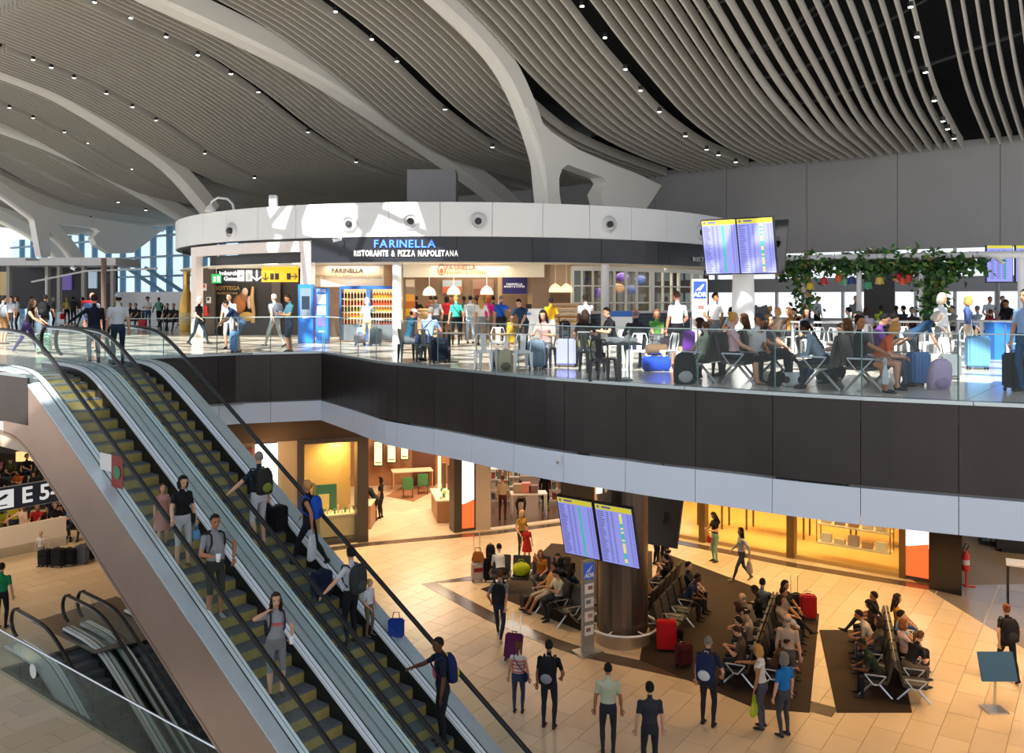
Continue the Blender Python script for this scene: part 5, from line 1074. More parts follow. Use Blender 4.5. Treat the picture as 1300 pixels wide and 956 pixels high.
for px, lb in ((1269, 'departure screen by the right windows, left one behind the pergola'), (1306, 'departure screen by the right windows, cut by the picture edge')):
    p_ = pt(px-16, 312, 29.5); t = thing('wall_screen', lb, 'screen', p_+Vector((.43, 0, -1.24))); iv = Vector(t.location)
    m = MB(); m.box((0, .04, .62), (.92, .07, 1.28)); m.build('case', casem, t); m = MB(); m.box((0, -.005, .6), (.86, .02, 1.16)); m.build('screen', scrn, t); m = MB(); m.box((0, -.006, 1.2), (.86, .02, .1)); m.build('header', hdr, t)
    m = MB(); [m.box((-.25+.2*(k % 3), -.018, 1.08-.05*(k//3)), (.13, .005, .018)) for k in range(60)]; tag(m.build('timetable_text', rowm, t), kind='stuff'); m = MB(); m.box((.18, -.018, .6), (.05, .005, 1.0)); m.build('status_green', grn, t)
    MB().tube([(0, .1, .6), (0, .1, -1.1), (0, .1, ZU-iv.z)], .07, 8).build('stand', mat('stand_grey', (.2, .21, .23), .4), t)
# cafe area light: daylight comes through the roof, lamps only inside the shops
area('bakery_light', (-1.6, 35.0, 10.2), 3, 230, (1, .80, .55), sy=7); area('fridge_light', (-6.2, 34.6, 10.2), 2, 130, (1, .85, .65), sy=3); area('cafe_light', (5.2, 38.2, 10.2), 2.5, 120, (1, .82, .6), sy=4); area('gate_light', (-11, 37.4, 10.1), 2, 70, (1, .9, .8), sy=4)
# ============================================================= people: one body mesh per pose, coloured by material slots
# slots: 0 skin, 1 torso, 2 sleeve, 3 forearm, 4 hips and thigh, 5 knee, 6 shin, 7 foot, 8 eye, 9 lips
def ik(a, t, l1, l2, hint):
    a = Vector(a); t = Vector(t); d = t-a; L = d.length
    if L > (l1+l2)*.995: d = d*((l1+l2)*.995/L); t = a+d; L = d.length
    x = d.normalized(); k = (l1*l1-l2*l2+L*L)/(2*L); h = math.sqrt(max(l1*l1-k*k, 0)); p = Vector(hint)-x*Vector(hint).dot(x); p.normalize(); return a+x*k+p*h, t
BODY = {}
class Pose: pass
def make_pose(key, pz=.93, lean=0, side=0, head=(0, 0), LH=None, RH=None, LF=(-.10, 0, .07), RF=(.10, 0, .07), ltoe=(0, 1), rtoe=(0, 1), build='m', vox=.02, back=0, lknee=(-.25, 1, .1), rknee=(.25, 1, .1), lel=(-.6, -.8, -.2), rel=(.6, -.8, -.2), grip=.35, belly=0, lfp=0, rfp=0, py=0):
    if key in BODY: return BODY[key]
    f = build == 'f'; c = build == 'c'
    P = Vector((0, py, pz)); U = Vector((math.sin(R(side)), math.sin(R(lean)), math.cos(R(lean))*math.cos(R(side)))).normalized(); RT = Vector((1, 0, 0)); RT = (RT-U*RT.dot(U)).normalized(); F = U.cross(RT)*1
    sw = .155 if f else .185; N = P+U*.53
    nk = (U*.6+Vector((0, math.sin(R(lean*.4)), 1))*.5).normalized()
    HM = Matrix.Rotation(R(head[0]), 3, 'Z') @ Matrix.Rotation(-R(head[1]), 3, 'X'); hu = HM @ Vector((0, 0, 1)); hf = HM @ Vector((0, 1, 0)); hr = HM @ Vector((1, 0, 0))
    HC = N+nk*.10+hu*.11+hf*.025
    SL = N-U*.055-RT*sw; SR = N-U*.055+RT*sw
    if LH is None: LH = (-.27, .06, pz-.10)
    if RH is None: RH = (.27, .06, pz-.10)
    EL, HL = ik(SL, LH, .285, .25, lel); ER, HR = ik(SR, RH, .285, .25, rel)
    HPL = P-RT*.09; HPR = P+RT*.09
    KL, AL = ik(HPL, LF, .44, .43, lknee); KR, AR = ik(HPR, RF, .44, .43, rknee)
    m = MB(); segs = []
    def limb(pts, rs, lab, n=10):
        m.tube(pts, rs, n)
        for i in range(len(pts)-1): segs.append((Vector(pts[i]), Vector(pts[i+1]), (rs[i]+rs[i+1])/2, lab[i] if isinstance(lab, (list, tuple)) else lab))
    hipw, wst, chs = (.175, .125, .15) if f else (.165, .145, .175)
    rings = [(-.10, hipw*.86, .105), (-.02, hipw, .118), (.07, hipw*.97, .115+belly*.4), (.18, wst, .098+belly), (.30, (wst+chs)/2, .105+belly*.7), (.40, chs, .115), (.47, sw*.98, .098), (.515, sw*.72, .075), (.54, .07, .06)]
    sec = []
    for h, rx, ry in rings:
        off = .02*math.sin((h+.1)*5) - (.0 if h < .35 else .01); bf = belly*.6 if .05 < h < .35 else 0
        if f and .33 < h < .45: bf += .025
        sec.append([P+U*h+RT*(rx*math.cos(a))+F*(ry*math.sin(a)+off+bf) for a in [2*math.pi*j/18 for j in range(18)]])
    m.sweep(sec)
    for i in range(len(rings)-1): segs.append((P+U*rings[i][0], P+U*rings[i+1][0], rings[i][1]*.85, 4 if rings[i][0] < .04 else 1))
    for s_, S in ((-1, SL), (1, SR)): m.ell(S, (.066, .062, .062)); segs.append((S, S+Vector((0, 0, .001)), .066, 1))
    limb([N-U*.05, N+nk*.03, HC-hu*.05-hf*.01], [.06, .052, .05], 0)
    HT = Matrix((hr, hf, hu)).transposed()
    m.ell(HC+hu*.025-hf*.008, (.076, .098, .10), 16, 12, M=HT); m.ell(HC-hu*.045+hf*.022, (.058, .068, .072), 14, 10, M=HT); m.ell(HC-hu*.098+hf*.055, (.026, .024, .02), 8, 6, M=HT)
    m.hexa([HC+HT @ Vector(q) for q in ((-.018, .075, -.035), (.018, .075, -.035), (.015, .118, -.034), (-.015, .118, -.034), (-.008, .08, .02), (.008, .08, .02), (.007, .096, .016), (-.007, .096, .016))])
    for s_ in (-1, 1): m.ell(HC+HT @ Vector((s_*.078, -.008, -.005)), (.014, .022, .034), 8, 6, M=HT)
    segs.append((HC-hu*.08, HC+hu*.05, .09, 0))
    for S, E, H, lb in ((SL, EL, HL, 'l'), (SR, ER, HR, 'r')):
        mid = S.lerp(E, .62); limb([S, S.lerp(E, .3), mid, E], [.056, .052, .046, .04], [2, 2, 3])
        mid2 = E.lerp(H, .35); limb([E, mid2, H], [.040, .042, .027], [3, 3])
        m.ell(E, (.041, .041, .041)); d = (H-E).normalized(); hint = Vector((0, 0, 1)) if abs(d.z) < .8 else Vector((0, 1, 0)); sd = d.cross(hint).normalized(); up_ = sd.cross(d)
        HMt = Matrix((sd, d, up_)).transposed(); m.ell(H+d*.045, (.040, .052, .02), 10, 8, M=HMt); segs.append((H, H+d*.09, .035, 0))
    for Hp, K, A, toe, lb, fp in ((HPL, KL, AL, ltoe, 'l', lfp), (HPR, KR, AR, rtoe, 'r', rfp)):
        m1 = Hp.lerp(K, .55); th = .092 if f else .088; limb([Hp, m1, K], [th, .074, .056], [4, 5]); m.ell(K, (.058, .058, .058))
        m2 = K.lerp(A, .32); bk = Vector((-toe[0], -toe[1], 0)).normalized()*.012; limb([K, m2+bk, K.lerp(A, .7)+bk*.5, A], [.055, .057, .043, .038], [5, 6, 6])
        segs[-3] = (segs[-3][0], segs[-3][1], .05, 6)
        t = Vector((toe[0], toe[1], math.tan(R(fp)))).normalized(); sd = t.cross(Vector((0, 0, 1))).normalized(); upv = sd.cross(t)
        FM = Matrix((sd, t, upv)).transposed()
        fsec = []
        for y, w, z0, z1 in ((-.065, .028, -.055, -.005), (-.04, .038, -.07, .02), (.03, .042, -.07, .02), (.10, .046, -.07, -.012), (.155, .044, -.07, -.03), (.19, .026, -.066, -.04)):
            fsec.append([A+FM @ Vector((w*math.cos(a), y, (z0+z1)/2+(z1-z0)/2*math.sin(a))) for a in [2*math.pi*j/10 for j in range(10)]])
        m.sweep(fsec); segs.append((A+FM @ Vector((0, -.03, -.045)), A+FM @ Vector((0, .16, -.05)), .04, 7))
    me = m.mesh('b', []); bm = bmesh.new(); bm.from_mesh(me); bmesh.ops.recalc_face_normals(bm, faces=bm.faces); bm.to_mesh(me); bm.free()
    o = bpy.data.objects.new('b', me); C.objects.link(o)
    md = o.modifiers.new('r', 'REMESH'); md.mode = 'VOXEL'; md.voxel_size = vox; md.use_smooth_shade = True
    md = o.modifiers.new('s', 'SMOOTH'); md.factor = .5; md.iterations = 2
    dg_ = bpy.context.evaluated_depsgraph_get(); res = bpy.data.meshes.new_from_object(o.evaluated_get(dg_)); bpy.data.objects.remove(o); bpy.data.meshes.remove(me)
    n = len(res.vertices); co = np.empty(n*3, np.float32); res.vertices.foreach_get('co', co); co = co.reshape(-1, 3)
    fv = np.empty(len(res.polygons)*3, np.float32); res.polygons.foreach_get('center', fv); fc = fv.reshape(-1, 3)
    best = np.full(len(fc), 1e9); lab = np.zeros(len(fc), np.int32)
    for a, b, r, l in segs:
        a = np.array(a); d = np.array(b)-a; t = np.clip(((fc-a) @ d)/max(d @ d, 1e-9), 0, 1); dist = np.linalg.norm(fc-(a+t[:, None]*d), axis=1)-r
        k = dist < best; best[k] = dist[k]; lab[k] = l
    vs = [tuple(v) for v in co]; fs = [tuple(p.vertices) for p in res.polygons]; bpy.data.meshes.remove(res)
    x = MB(); x.v = vs; x.f = fs; x.m = lab.tolist()
    # fingers, eyes, brows and lips ride on the same mesh
    for E, H, s_ in ((EL, HL, -1), (ER, HR, 1)):
        d = (H-E).normalized(); hint = Vector((0, 0, 1)) if abs(d.z) < .8 else Vector((0, 1, 0)); sd = d.cross(hint).normalized(); up_ = sd.cross(d); g = grip
        for k, L in enumerate((.068, .078, .073, .058)):
            b0 = H+d*.078+sd*(.027-.018*k); b1 = b0+(d*math.cos(g)-up_*math.sin(g))*L*.5; b2 = b1+(d*math.cos(2.2*g)-up_*math.sin(2.2*g))*L*.5; x.tube([b0, b1, b2], [.0095, .0088, .0065], 5, 0)
        inn = sd*(1 if True else -1)*(-s_ if abs(d.z) < .8 else s_); b0 = H+d*.025+inn*.03; b1 = b0+inn*.022+d*.028-up_*.008; b2 = b1+d*.032-up_*.012+inn*.004; x.tube([b0, b1, b2], [.012, .0105, .008], 5, 0)
    for s_ in (-1, 1):
        x.ell(HC+HT @ Vector((s_*.031, .083, .012)), (.0125, .008, .007), 8, 5, 8, HT); x.ell(HC+HT @ Vector((s_*.032, .088, .031)), (.019, .006, .0045), 6, 4, 8, HT)
    x.ell(HC+HT @ Vector((0, .087, -.062)), (.023, .009, .008), 8, 5, 9, HT)
    p = Pose(); p.me = x.mesh('body', [None]*10 if False else [], True); p.me.materials.clear()
    blank = mat('cloth_blank', (.5, .5, .5), .8)
    for _ in range(10): p.me.materials.append(blank)
    p.me.polygons.foreach_set('material_index', x.m)
    p.H = Matrix.Translation(HC) @ HT.to_4x4(); p.hl = HL; p.hr = HR; p.U = U; p.RT = RT; p.F = F; p.P = P; p.N = N; p.SL = SL; p.SR = SR
    BM_ = Matrix((RT, F, U)).transposed().to_4x4(); BM_.translation = P+U*.30; p.B = BM_       # frame of the back
    p.hand_dir = ((HL-EL).normalized(), (HR-ER).normalized()); p.knee = (KL, KR); p.hips = (HPL, HPR); BODY[key] = p; return p
# hair and hats in head space (x right, y front, z up)
def hair_mesh(style):
    k = ('hair', style)
    if k in tile_me: return tile_me[k]
    m = MB()
    def cap(r, z0, yfront, n=18, mm=9, drop=-.02, low=-.055):
        vs = []; fs = []
        for i in range(mm+1):
            for j in range(n):
                a = 2*math.pi*j/n; fr = math.sin(a)            # front = +y
                tmax = math.acos(max(-1, min(1, (drop if fr < -.2 else (low*0+.62 if fr > .55 else drop+(.62-drop)*((fr+.2)/.75))))))
                t = tmax*i/mm; w = 1+.03*math.sin(5*a+i)
                vs.append(Vector((r[0]*math.sin(t)*math.cos(a)*w, r[1]*math.sin(t)*math.sin(a)*w-.008, r[2]*math.cos(t)+.025)))
        for i in range(mm):
            for j in range(n):
                a = i*n+j; b = i*n+(j+1) % n; fs.append((a, a+n, b+n, b))
        m.add(vs, fs)
    if style == 'short': cap((.086, .108, .112), 0, 0, drop=-.55)
    elif style == 'crop': cap((.081, .103, .106), 0, 0, drop=-.45)
    elif style == 'thin': m.ell((0, -.045, .0), (.082, .068, .06), 14, 9)
    elif style == 'bob':
        cap((.094, .114, .118), 0, 0, drop=-.75); m.ell((0, -.05, -.05), (.10, .075, .095), 14, 10)
        for s in (-1, 1): m.ell((s*.078, .0, -.05), (.024, .055, .085), 10, 8)
    elif style == 'long':
        cap((.092, .112, .117), 0, 0, drop=-.75); sec = []
        for z, w, d, y in ((.03, .085, .05, -.06), (-.06, .098, .058, -.065), (-.15, .10, .05, -.075), (-.24, .09, .04, -.09), (-.33, .065, .03, -.10), (-.38, .03, .018, -.10)): sec.append([(w*math.cos(a), y+d*math.sin(a), z) for a in [2*math.pi*j/14 for j in range(14)]])
        m.sweep(sec)
        for s in (-1, 1): m.tube([(s*.075, .03, .04), (s*.088, .02, -.06), (s*.092, -.01, -.17), (s*.08, -.03, -.24)], [.02, .026, .024, .01], 8)
    elif style == 'pony':
        cap((.086, .108, .113), 0, 0, drop=-.6); m.tube([(0, -.10, .05), (0, -.15, .05), (0, -.165, -.02), (0, -.15, -.13), (0, -.13, -.2)], [.02, .034, .036, .028, .006], 9)
    elif style == 'bun':
        cap((.086, .108, .113), 0, 0, drop=-.6); m.ell((0, -.085, .10), (.05, .05, .045), 10, 8)
    elif style == 'braid':
        cap((.088, .110, .115), 0, 0, drop=-.65)
        for k2 in range(9): m.ell((.02*math.sin(k2), -.10-.012*k2, -.02-k2*.055), (.036-.002*k2, .032, .04), 8, 6)
    elif style == 'curly':
        rr = random.Random(5)
        for k2 in range(46):
            a = rr.uniform(0, 6.28); t = rr.uniform(0, 1.9); fr = math.sin(a)
            if fr > .4 and t > .9: continue
            m.ell((.088*math.sin(t)*math.cos(a), .108*math.sin(t)*math.sin(a)-.015, .112*math.cos(t)+.02), (.034, .034, .032), 7, 5)
    elif style in ('cap', 'capback'):
        s = 1 if style == 'cap' else -1
        vs = []; fs = []; n = 18
        for i in range(7):
            t = 1.45*i/6
            for j in range(n): a = 2*math.pi*j/n; vs.append(Vector((.089*math.sin(t)*math.cos(a), .112*math.sin(t)*math.sin(a)-.006, .10*math.cos(t)+.04)))
        for i in range(6):
            for j in range(n): a = i*n+j; b = i*n+(j+1) % n; fs.append((a, a+n, b+n, b))
        m.add(vs, fs); m.hexa([(-.07, s*.085, .045), (.07, s*.085, .045), (.055, s*.185, .03), (-.055, s*.185, .03), (-.07, s*.085, .055), (.07, s*.085, .055), (.055, s*.185, .038), (-.055, s*.185, .038)])
    elif style == 'scarf': cap((.094, .116, .12), 0, 0, drop=-.95); m.ell((0, -.03, -.10), (.10, .10, .07), 14, 8); m.ell((0, -.07, .0), (.094, .06, .1), 12, 8)
    me = m.mesh('hair', [mat('cloth_blank', (.5, .5, .5), .8)], True); tile_me[k] = me; return me
SK = {'p': 'c89a7e', 'l': 'dcb39b', 't': 'a5714f', 'd': '5a3723', 'r': 'c98570'}
HC_ = {'k': '120e0c', 'b': '2e1d12', 'm': '5a3a20', 'y': 'b98a4a', 'w': 'c9c2b6', 'g': '77726b', 'a': '7a4a2a', 'o': '95541f'}
def cloth(h, kind='cloth'):
    c = hexc(h); return mat(kind+'_'+h, tuple(min(.85, v) for v in c), .8 if kind == 'cloth' else .55, var=.08 if kind == 'cloth' else 0, scale=14, spec=.3)
ALLP = []; LAST = [None]
def person(label, loc, face, pose, top, bot, shoe='2a2624', skin='p', hair='short', hc='b', sleeve='short', leg='long', h=1.75, group=None, skirt=None, hat=None, arms=None, z=None, cov=None):
    """face: heading in degrees (0 = right, 90 = away, 180 = left, 270 = to the viewer)"""
    o = thing('person', label, 'person', loc, R(face-90), group); s = h/1.76; o.scale = (s, s, s)
    b = link(pose.me, 'body', o); skm = cloth(SK[skin], 'skin'); tm = cloth(top); bmt = cloth(bot); sh = cloth(shoe)
    slots = [skm, tm, tm if sleeve != 'none' else skm, tm if sleeve == 'long' else skm, bmt, bmt if leg != 'mini' else skm, bmt if leg == 'long' else skm, sh, mat('eye_dark', (.02, .014, .012), .2), cloth({'d': '6a3a34', 't': '9a5548'}.get(skin, 'a8584e'))]
    if leg == 'knee': slots[5] = bmt
    for i, mm in enumerate(slots): b.material_slots[i].link = 'OBJECT'; b.material_slots[i].material = mm
    if hair and hair != 'bald':
        hn = 'cap' if hair in ('cap', 'capback') else 'headscarf' if hair == 'scarf' else 'hair'
        q = link(hair_mesh(hair), hn, o); q.matrix_local = pose.H; q.material_slots[0].link = 'OBJECT'; q.material_slots[0].material = cloth(hc if len(hc) == 6 else HC_[hc])
        if hair in ('cap', 'capback'):
            q = link(hair_mesh('thin'), 'hair', o); q.matrix_local = pose.H; q.material_slots[0].link = 'OBJECT'; q.material_slots[0].material = cloth(HC_['b'])
    if skirt:
        m = MB(); sec = []
        for t, r in ((.06, .17), (-.05, .19), (-.25, .23), (-.45, .26)): sec.append([pose.P+pose.U*t*0+Vector((0, 0, t))+Vector((r*math.cos(a)*(1+.05*math.sin(6*a)), r*.85*math.sin(a)*(1+.05*math.sin(6*a)), 0)) for a in [2*math.pi*j/18 for j in range(18)]])
        m.sweep(sec); m.build('skirt', cloth(skirt), o, smooth=True)
    ALLP.append((o, pose, s)); LAST[0] = (o, pose, s)
    return o

def of_person(v, who=None):     # a point of a person's own space, in the world
    o, pose, s = who or LAST[0]; a = o.rotation_euler[2]; v = Vector(v)*s; return Vector(o.location)+Matrix.Rotation(a, 3, 'Z') @ v
def worn(name, label, cat, M, who=None):    # an Empty placed in a person's frame
    o, pose, s = who or LAST[0]; t = thing(name, label, cat); B = Matrix.Translation(o.location) @ Matrix.Rotation(o.rotation_euler[2], 4, 'Z') @ Matrix.Scale(s, 4) @ M; l, r, sc_ = B.decompose(); t.location = l; t.rotation_mode = 'QUATERNION'; t.rotation_quaternion = r; t.scale = sc_; return t
def backpack_parts(t, col, acc, sz=1.0, straps=True):
    c = cloth(col); a = cloth(acc); k = ('pack', round(sz, 2))
    if k not in tile_me:
        m = MB(); sec = []
        for z, w, d in ((-.22, .125, .06), (-.2, .15, .085), (-.05, .16, .10), (.1, .155, .095), (.19, .13, .075), (.235, .08, .04)): sec.append([(sz*w*math.copysign(abs(math.cos(q))**.6, math.cos(q)), sz*(-.075+d*math.copysign(abs(math.sin(q))**.6, math.sin(q))), sz*z) for q in [2*math.pi*j/16 for j in range(16)]])
        m.sweep(sec); tile_me[k] = m.mesh('bag', [mat('cloth_blank', (.5, .5, .5))], True)
        m = MB(); m.ell((0, -.165*sz, -.09*sz), (.105*sz, .045*sz, .09*sz), 12, 8); tile_me[k+('p',)] = m.mesh('pocket', [mat('cloth_blank', (.5, .5, .5))], True)
    for nm, me, mm in (('bag', tile_me[k], c), ('front_pocket', tile_me[k+('p',)], a)):
        q = link(me, nm, t); q.material_slots[0].link = 'OBJECT'; q.material_slots[0].material = mm
    MB().tube([(-.03*sz, -.03*sz, .22*sz), (-.03*sz, -.03*sz, .26*sz), (.03*sz, -.03*sz, .26*sz), (.03*sz, -.03*sz, .22*sz)], .009, 5).build('grab_handle', a, t)
    if straps:
        for s in (-1, 1): MB().tube([(s*.10, .02, .20), (s*.105, .10, .255), (s*.115, .20, .23), (s*.125, .23, .10), (s*.135, .17, -.04), (s*.14, .05, -.14)], .017, 6).build('strap', c, t)
def backpack(label, col, acc='2a2a2e', sz=1.0, who=None):
    o, pose, s = who or LAST[0]; t = worn('backpack', label, 'backpack', pose.B @ Matrix.Translation((0, -.085, 0)), who); backpack_parts(t, col, acc, sz); return t
def floor_pack(label, loc, col, acc='2a2a2e', sz=1.1, tilt=12, rz=0):
    t = thing('backpack', label, 'backpack', Vector(loc)+Vector((0, 0, .23*sz*1.0)), rz); t.rotation_euler = (R(tilt), 0, rz); backpack_parts(t, col, acc, sz, False)
    for s in (-1, 1): MB().tube([(s*.07, .0, .18), (s*.09, .07, .1), (s*.09, .06, -.1), (s*.08, .0, -.18)], .016, 5).build('strap', cloth(acc), t)
    return t
def suitcase(label, loc, col, rz=0, h=.62, w=.40, d=.25, handle=True, kind='hard', hb=.38, tiltx=0, name='suitcase'):
    t = thing(name, label, 'suitcase', loc, rz); t.rotation_euler = (R(tiltx), 0, rz); c = cloth(col, 'shell' if kind == 'hard' else 'cloth')
    MB().box((0, 0, .06+h/2), (w, d, h)).build('shell', c, t, bevel=.035)
    for k in range(5 if kind == 'hard' else 0): MB().box((-w*.36+k*w*.18, -d/2-.002, .06+h/2), (w*.05, .012, h*.82)).build('rib', c, t)
    if kind == 'soft': MB().box((0, -d/2-.012, .06+h*.38), (w*.8, .03, h*.5)).build('pocket', c, t, bevel=.012); MB().box((0, -d/2-.01, .06+h*.8), (w*.76, .03, h*.2)).build('pocket', c, t, bevel=.012)
    MB().tube([(-.06, 0, .06+h), (-.055, 0, .10+h), (.055, 0, .10+h), (.06, 0, .06+h)], .012, 6).build('carry_handle', rubber, t)
    if handle: MB().tube([(-.1, d*.36, .06+h), (-.1, d*.36, .06+h+hb), (.1, d*.36, .06+h+hb), (.1, d*.36, .06+h)], .011, 6).build('telescopic_handle', steel, t)
    for sx in (-1, 1):
        for sy in (-1, 1): MB().lathe([(.03, -.014), (.03, .014)], (sx*(w/2-.05), sy*(d/2-.05), .03), 10, M=Matrix.Rotation(R(90), 3, 'Y')).build('wheel', rubber, t)
    return t
def carried(label, col, who=None, hand='r', w=.30, h=.36, d=.12, name='carrier_bag', cat='bag'):
    o, pose, s = who or LAST[0]; hp = of_person(pose.hr if hand == 'r' else pose.hl, who)+Vector((0, 0, -.06)); t = thing(name, label, cat, hp-Vector((0, 0, h+.14)), o.rotation_euler[2]); c = cloth(col)
    m = MB(); sec = []
    for z, a, b in ((0, .8, .8), (.05, 1, 1), (h*.6, .95, .8), (h, .8, .3)): sec.append([(a*w/2*math.copysign(abs(math.cos(q))**.5, math.cos(q)), b*d/2*math.copysign(abs(math.sin(q))**.5, math.sin(q)), z) for q in [2*math.pi*j/14 for j in range(14)]])
    m.sweep(sec); m.build('pouch', c, t, smooth=True)
    for s2 in (-1, 1): MB().tube([(-w*.2, s2*.02, h-.02), (-w*.12, s2*.01, h+.12), (w*.12, s2*.01, h+.12), (w*.2, s2*.02, h-.02)], .008, 5).build('handle', c, t)
    return t
def crossbag(label, col, who=None, side=1, size=.24):
    o, pose, s = who or LAST[0]; t = worn('shoulder_bag', label, 'bag', pose.B, who); c = cloth(col); MB().box((side*.2, -.02, -.30), (.09, size, size*.75)).build('pouch', c, t, bevel=.02)
    MB().tube([(side*.19, -.02, -.22), (side*.06, -.125, -.02), (-side*.10, -.10, .18), (-side*.11, .0, .245), (-side*.06, .11, .17), (side*.08, .14, -.05), (side*.19, .02, -.22)], .011, 5).build('strap', c, t); return t
def phone(label, who=None, hand='r', col='15171c'):
    o, pose, s = who or LAST[0]; i = 1 if hand == 'r' else 0; hp = (pose.hr if i else pose.hl)+pose.hand_dir[i]*.10; t = worn('phone', label, 'phone', Matrix.Translation(hp+Vector((0, 0, .03))), who); MB().box((0, 0, 0), (.075, .012, .15), 0, Matrix.Rotation(R(-35), 3, 'X')).build('case', cloth(col), t, bevel=.004); MB().box((0, -.007, .004), (.066, .003, .135), 0, Matrix.Rotation(R(-35), 3, 'X')).build('screen', mat('phone_glow', (.2, .3, .4), .2, emit=(.5, .65, .8), es=.6), t); return t
# ============================================================= seats, tables and chairs
silver = mat('bench_silver', (.55, .58, .60), .3, .9); bblk = mat('bench_leather', (.022, .020, .020), .42)
def _bench_meshes():
    d = {}
    m = MB(); m.box((0, 0, .43), (.55, .50, .07)); d['seat'] = m
    m = MB(); m.box((0, -.30, .72), (.55, .055, .56), 0, Matrix.Rotation(R(13), 3, 'X')); d['backrest'] = m
    m = MB(); m.tube([(0, -.20, .60), (0, .24, .60)], .018, 6); m.tube([(0, -.2, .60), (0, -.03, .38)], .014, 6); m.tube([(0, .24, .6), (0, .05, .38)], .014, 6); d['armrest'] = m
    m = MB(); m.tube([(0, 0, .37), (0, .34, .0)], .026, 6); m.tube([(0, 0, .37), (0, -.34, .0)], .026, 6); d['leg'] = m
    out = {}
    for k, m in d.items():
        me = m.mesh(k, [bblk if k in ('seat', 'backrest') else silver]); bm = bmesh.new(); bm.from_mesh(me)
        if k in ('seat', 'backrest'): bmesh.ops.bevel(bm, geom=list(bm.edges), offset=.02, segments=2, affect='EDGES', clamp_overlap=True)
        bm.to_mesh(me); bm.free(); out[k] = me
    return out
BN = _bench_meshes(); PITCH = .62
BTILT = [0]
def bench(label, p, d, face, n, group=None):
    """p: floor point of the first seat, d: unit direction of the row, face: heading of a sitter"""
    t = thing('bench', label, 'bench', (p[0], p[1], p[2] if len(p) > 2 else 0), R(face-90), group); M = Matrix.Rotation(-R(face-90), 3, 'Z'); dl_ = M @ Vector((d[0], d[1], 0)); sg = 1 if dl_.x > 0 else -1
    for k in range(n):
        x = sg*k*PITCH; link(BN['seat'], 'seat', t, (x, 0, 0)); link(BN['backrest'], 'backrest', t, (x, 0, 0))
    for k in range(n+1): link(BN['armrest'], 'armrest', t, (sg*(k-.5)*PITCH, 0, 0))
    for k in ([0, n-1] if n < 5 else [0, n//2, n-1]): link(BN['leg'], 'leg', t, (sg*k*PITCH, 0, 0))
    MB().box((sg*(n-1)*PITCH/2, 0, .375), ((n-1)*PITCH+.5, .07, .05)).build('beam', silver, t)
    t['n'] = n; a = R(face-90); ex = Vector((math.cos(a), math.sin(a), 0))*sg
    return lambda k: Vector(t.location)+ex*k*PITCH+Vector((-math.sin(a), math.cos(a), 0))*-.10
def cafe_chair(label, loc, face, m_, group=None):
    t = thing('cafe_chair', label, 'chair', loc, R(face-90), group); kk = ('cc', m_.name)
    if kk not in tile_me:
        a = MB(); a.box((0, 0, .455), (.37, .36, .02)); a.box((0, .175, .435), (.37, .012, .05)); a.box((0, -.175, .435), (.37, .012, .05)); b = MB(); b.tube([(-.17, -.17, .45), (-.19, -.21, .70), (-.14, -.24, .84), (.14, -.24, .84), (.19, -.21, .70), (.17, -.17, .45)], .016, 6); c = MB(); sec = []
        for z, w, y in ((.46, .055, -.175), (.65, .065, -.205), (.83, .07, -.235)): sec.append([(-w, y-.008, z), (w, y-.008, z), (w, y+.008, z), (-w, y+.008, z)])
        c.sweep(sec); e = MB(); e.hexa([(-.018, -.018, 0), (.018, -.018, 0), (.018, .018, 0), (-.018, .018, 0), (-.055, -.055, .44), (.02, -.055, .44), (.02, .02, .44), (-.055, .02, .44)])
        tile_me[kk] = [x.mesh(n_, [m_]) for x, n_ in ((a, 'seat'), (b, 'back_frame'), (c, 'backrest'), (e, 'leg'))]
    S, Bf, Bk, L = tile_me[kk]; link(S, 'seat', t); link(Bf, 'back_frame', t); link(Bk, 'backrest', t)
    for k, (x, y) in enumerate(((-.20, -.22), (.20, -.22), (.20, .2), (-.2, .2))):
        o = link(L, 'leg', t, (x, y, 0)); o.rotation_euler = (0, 0, R(90*[2, 3, 0, 1][k])) if False else (0, 0, math.atan2(y, x)-math.atan2(1, 1)); 
    return t
def cafe_table(label, loc, mt, mp, w=.72, h=.75, rz=0, group=None, d=None):
    t = thing('cafe_table', label, 'table', loc, rz, group); MB().box((0, 0, h-.015), (w, d or w, .03)).build('tabletop', mt, t, bevel=.006); MB().box((0, 0, h/2), (.09, .09, h-.04)).build('pedestal', mp, t); MB().box((0, 0, .012), (.5, .5, .024)).build('base', mp, t, bevel=.006); return t
wmet = mat('white_metal', (.78, .79, .80), .35, var=.03); dmet = mat('dark_metal', (.05, .055, .06), .4, .6); tblk = mat('table_black', (.03, .03, .035), .35); twood = mat('table_oak', (.55, .38, .22), .45, var=.15, scale=5); twhite = mat('table_white', (.82, .83, .84), .3)
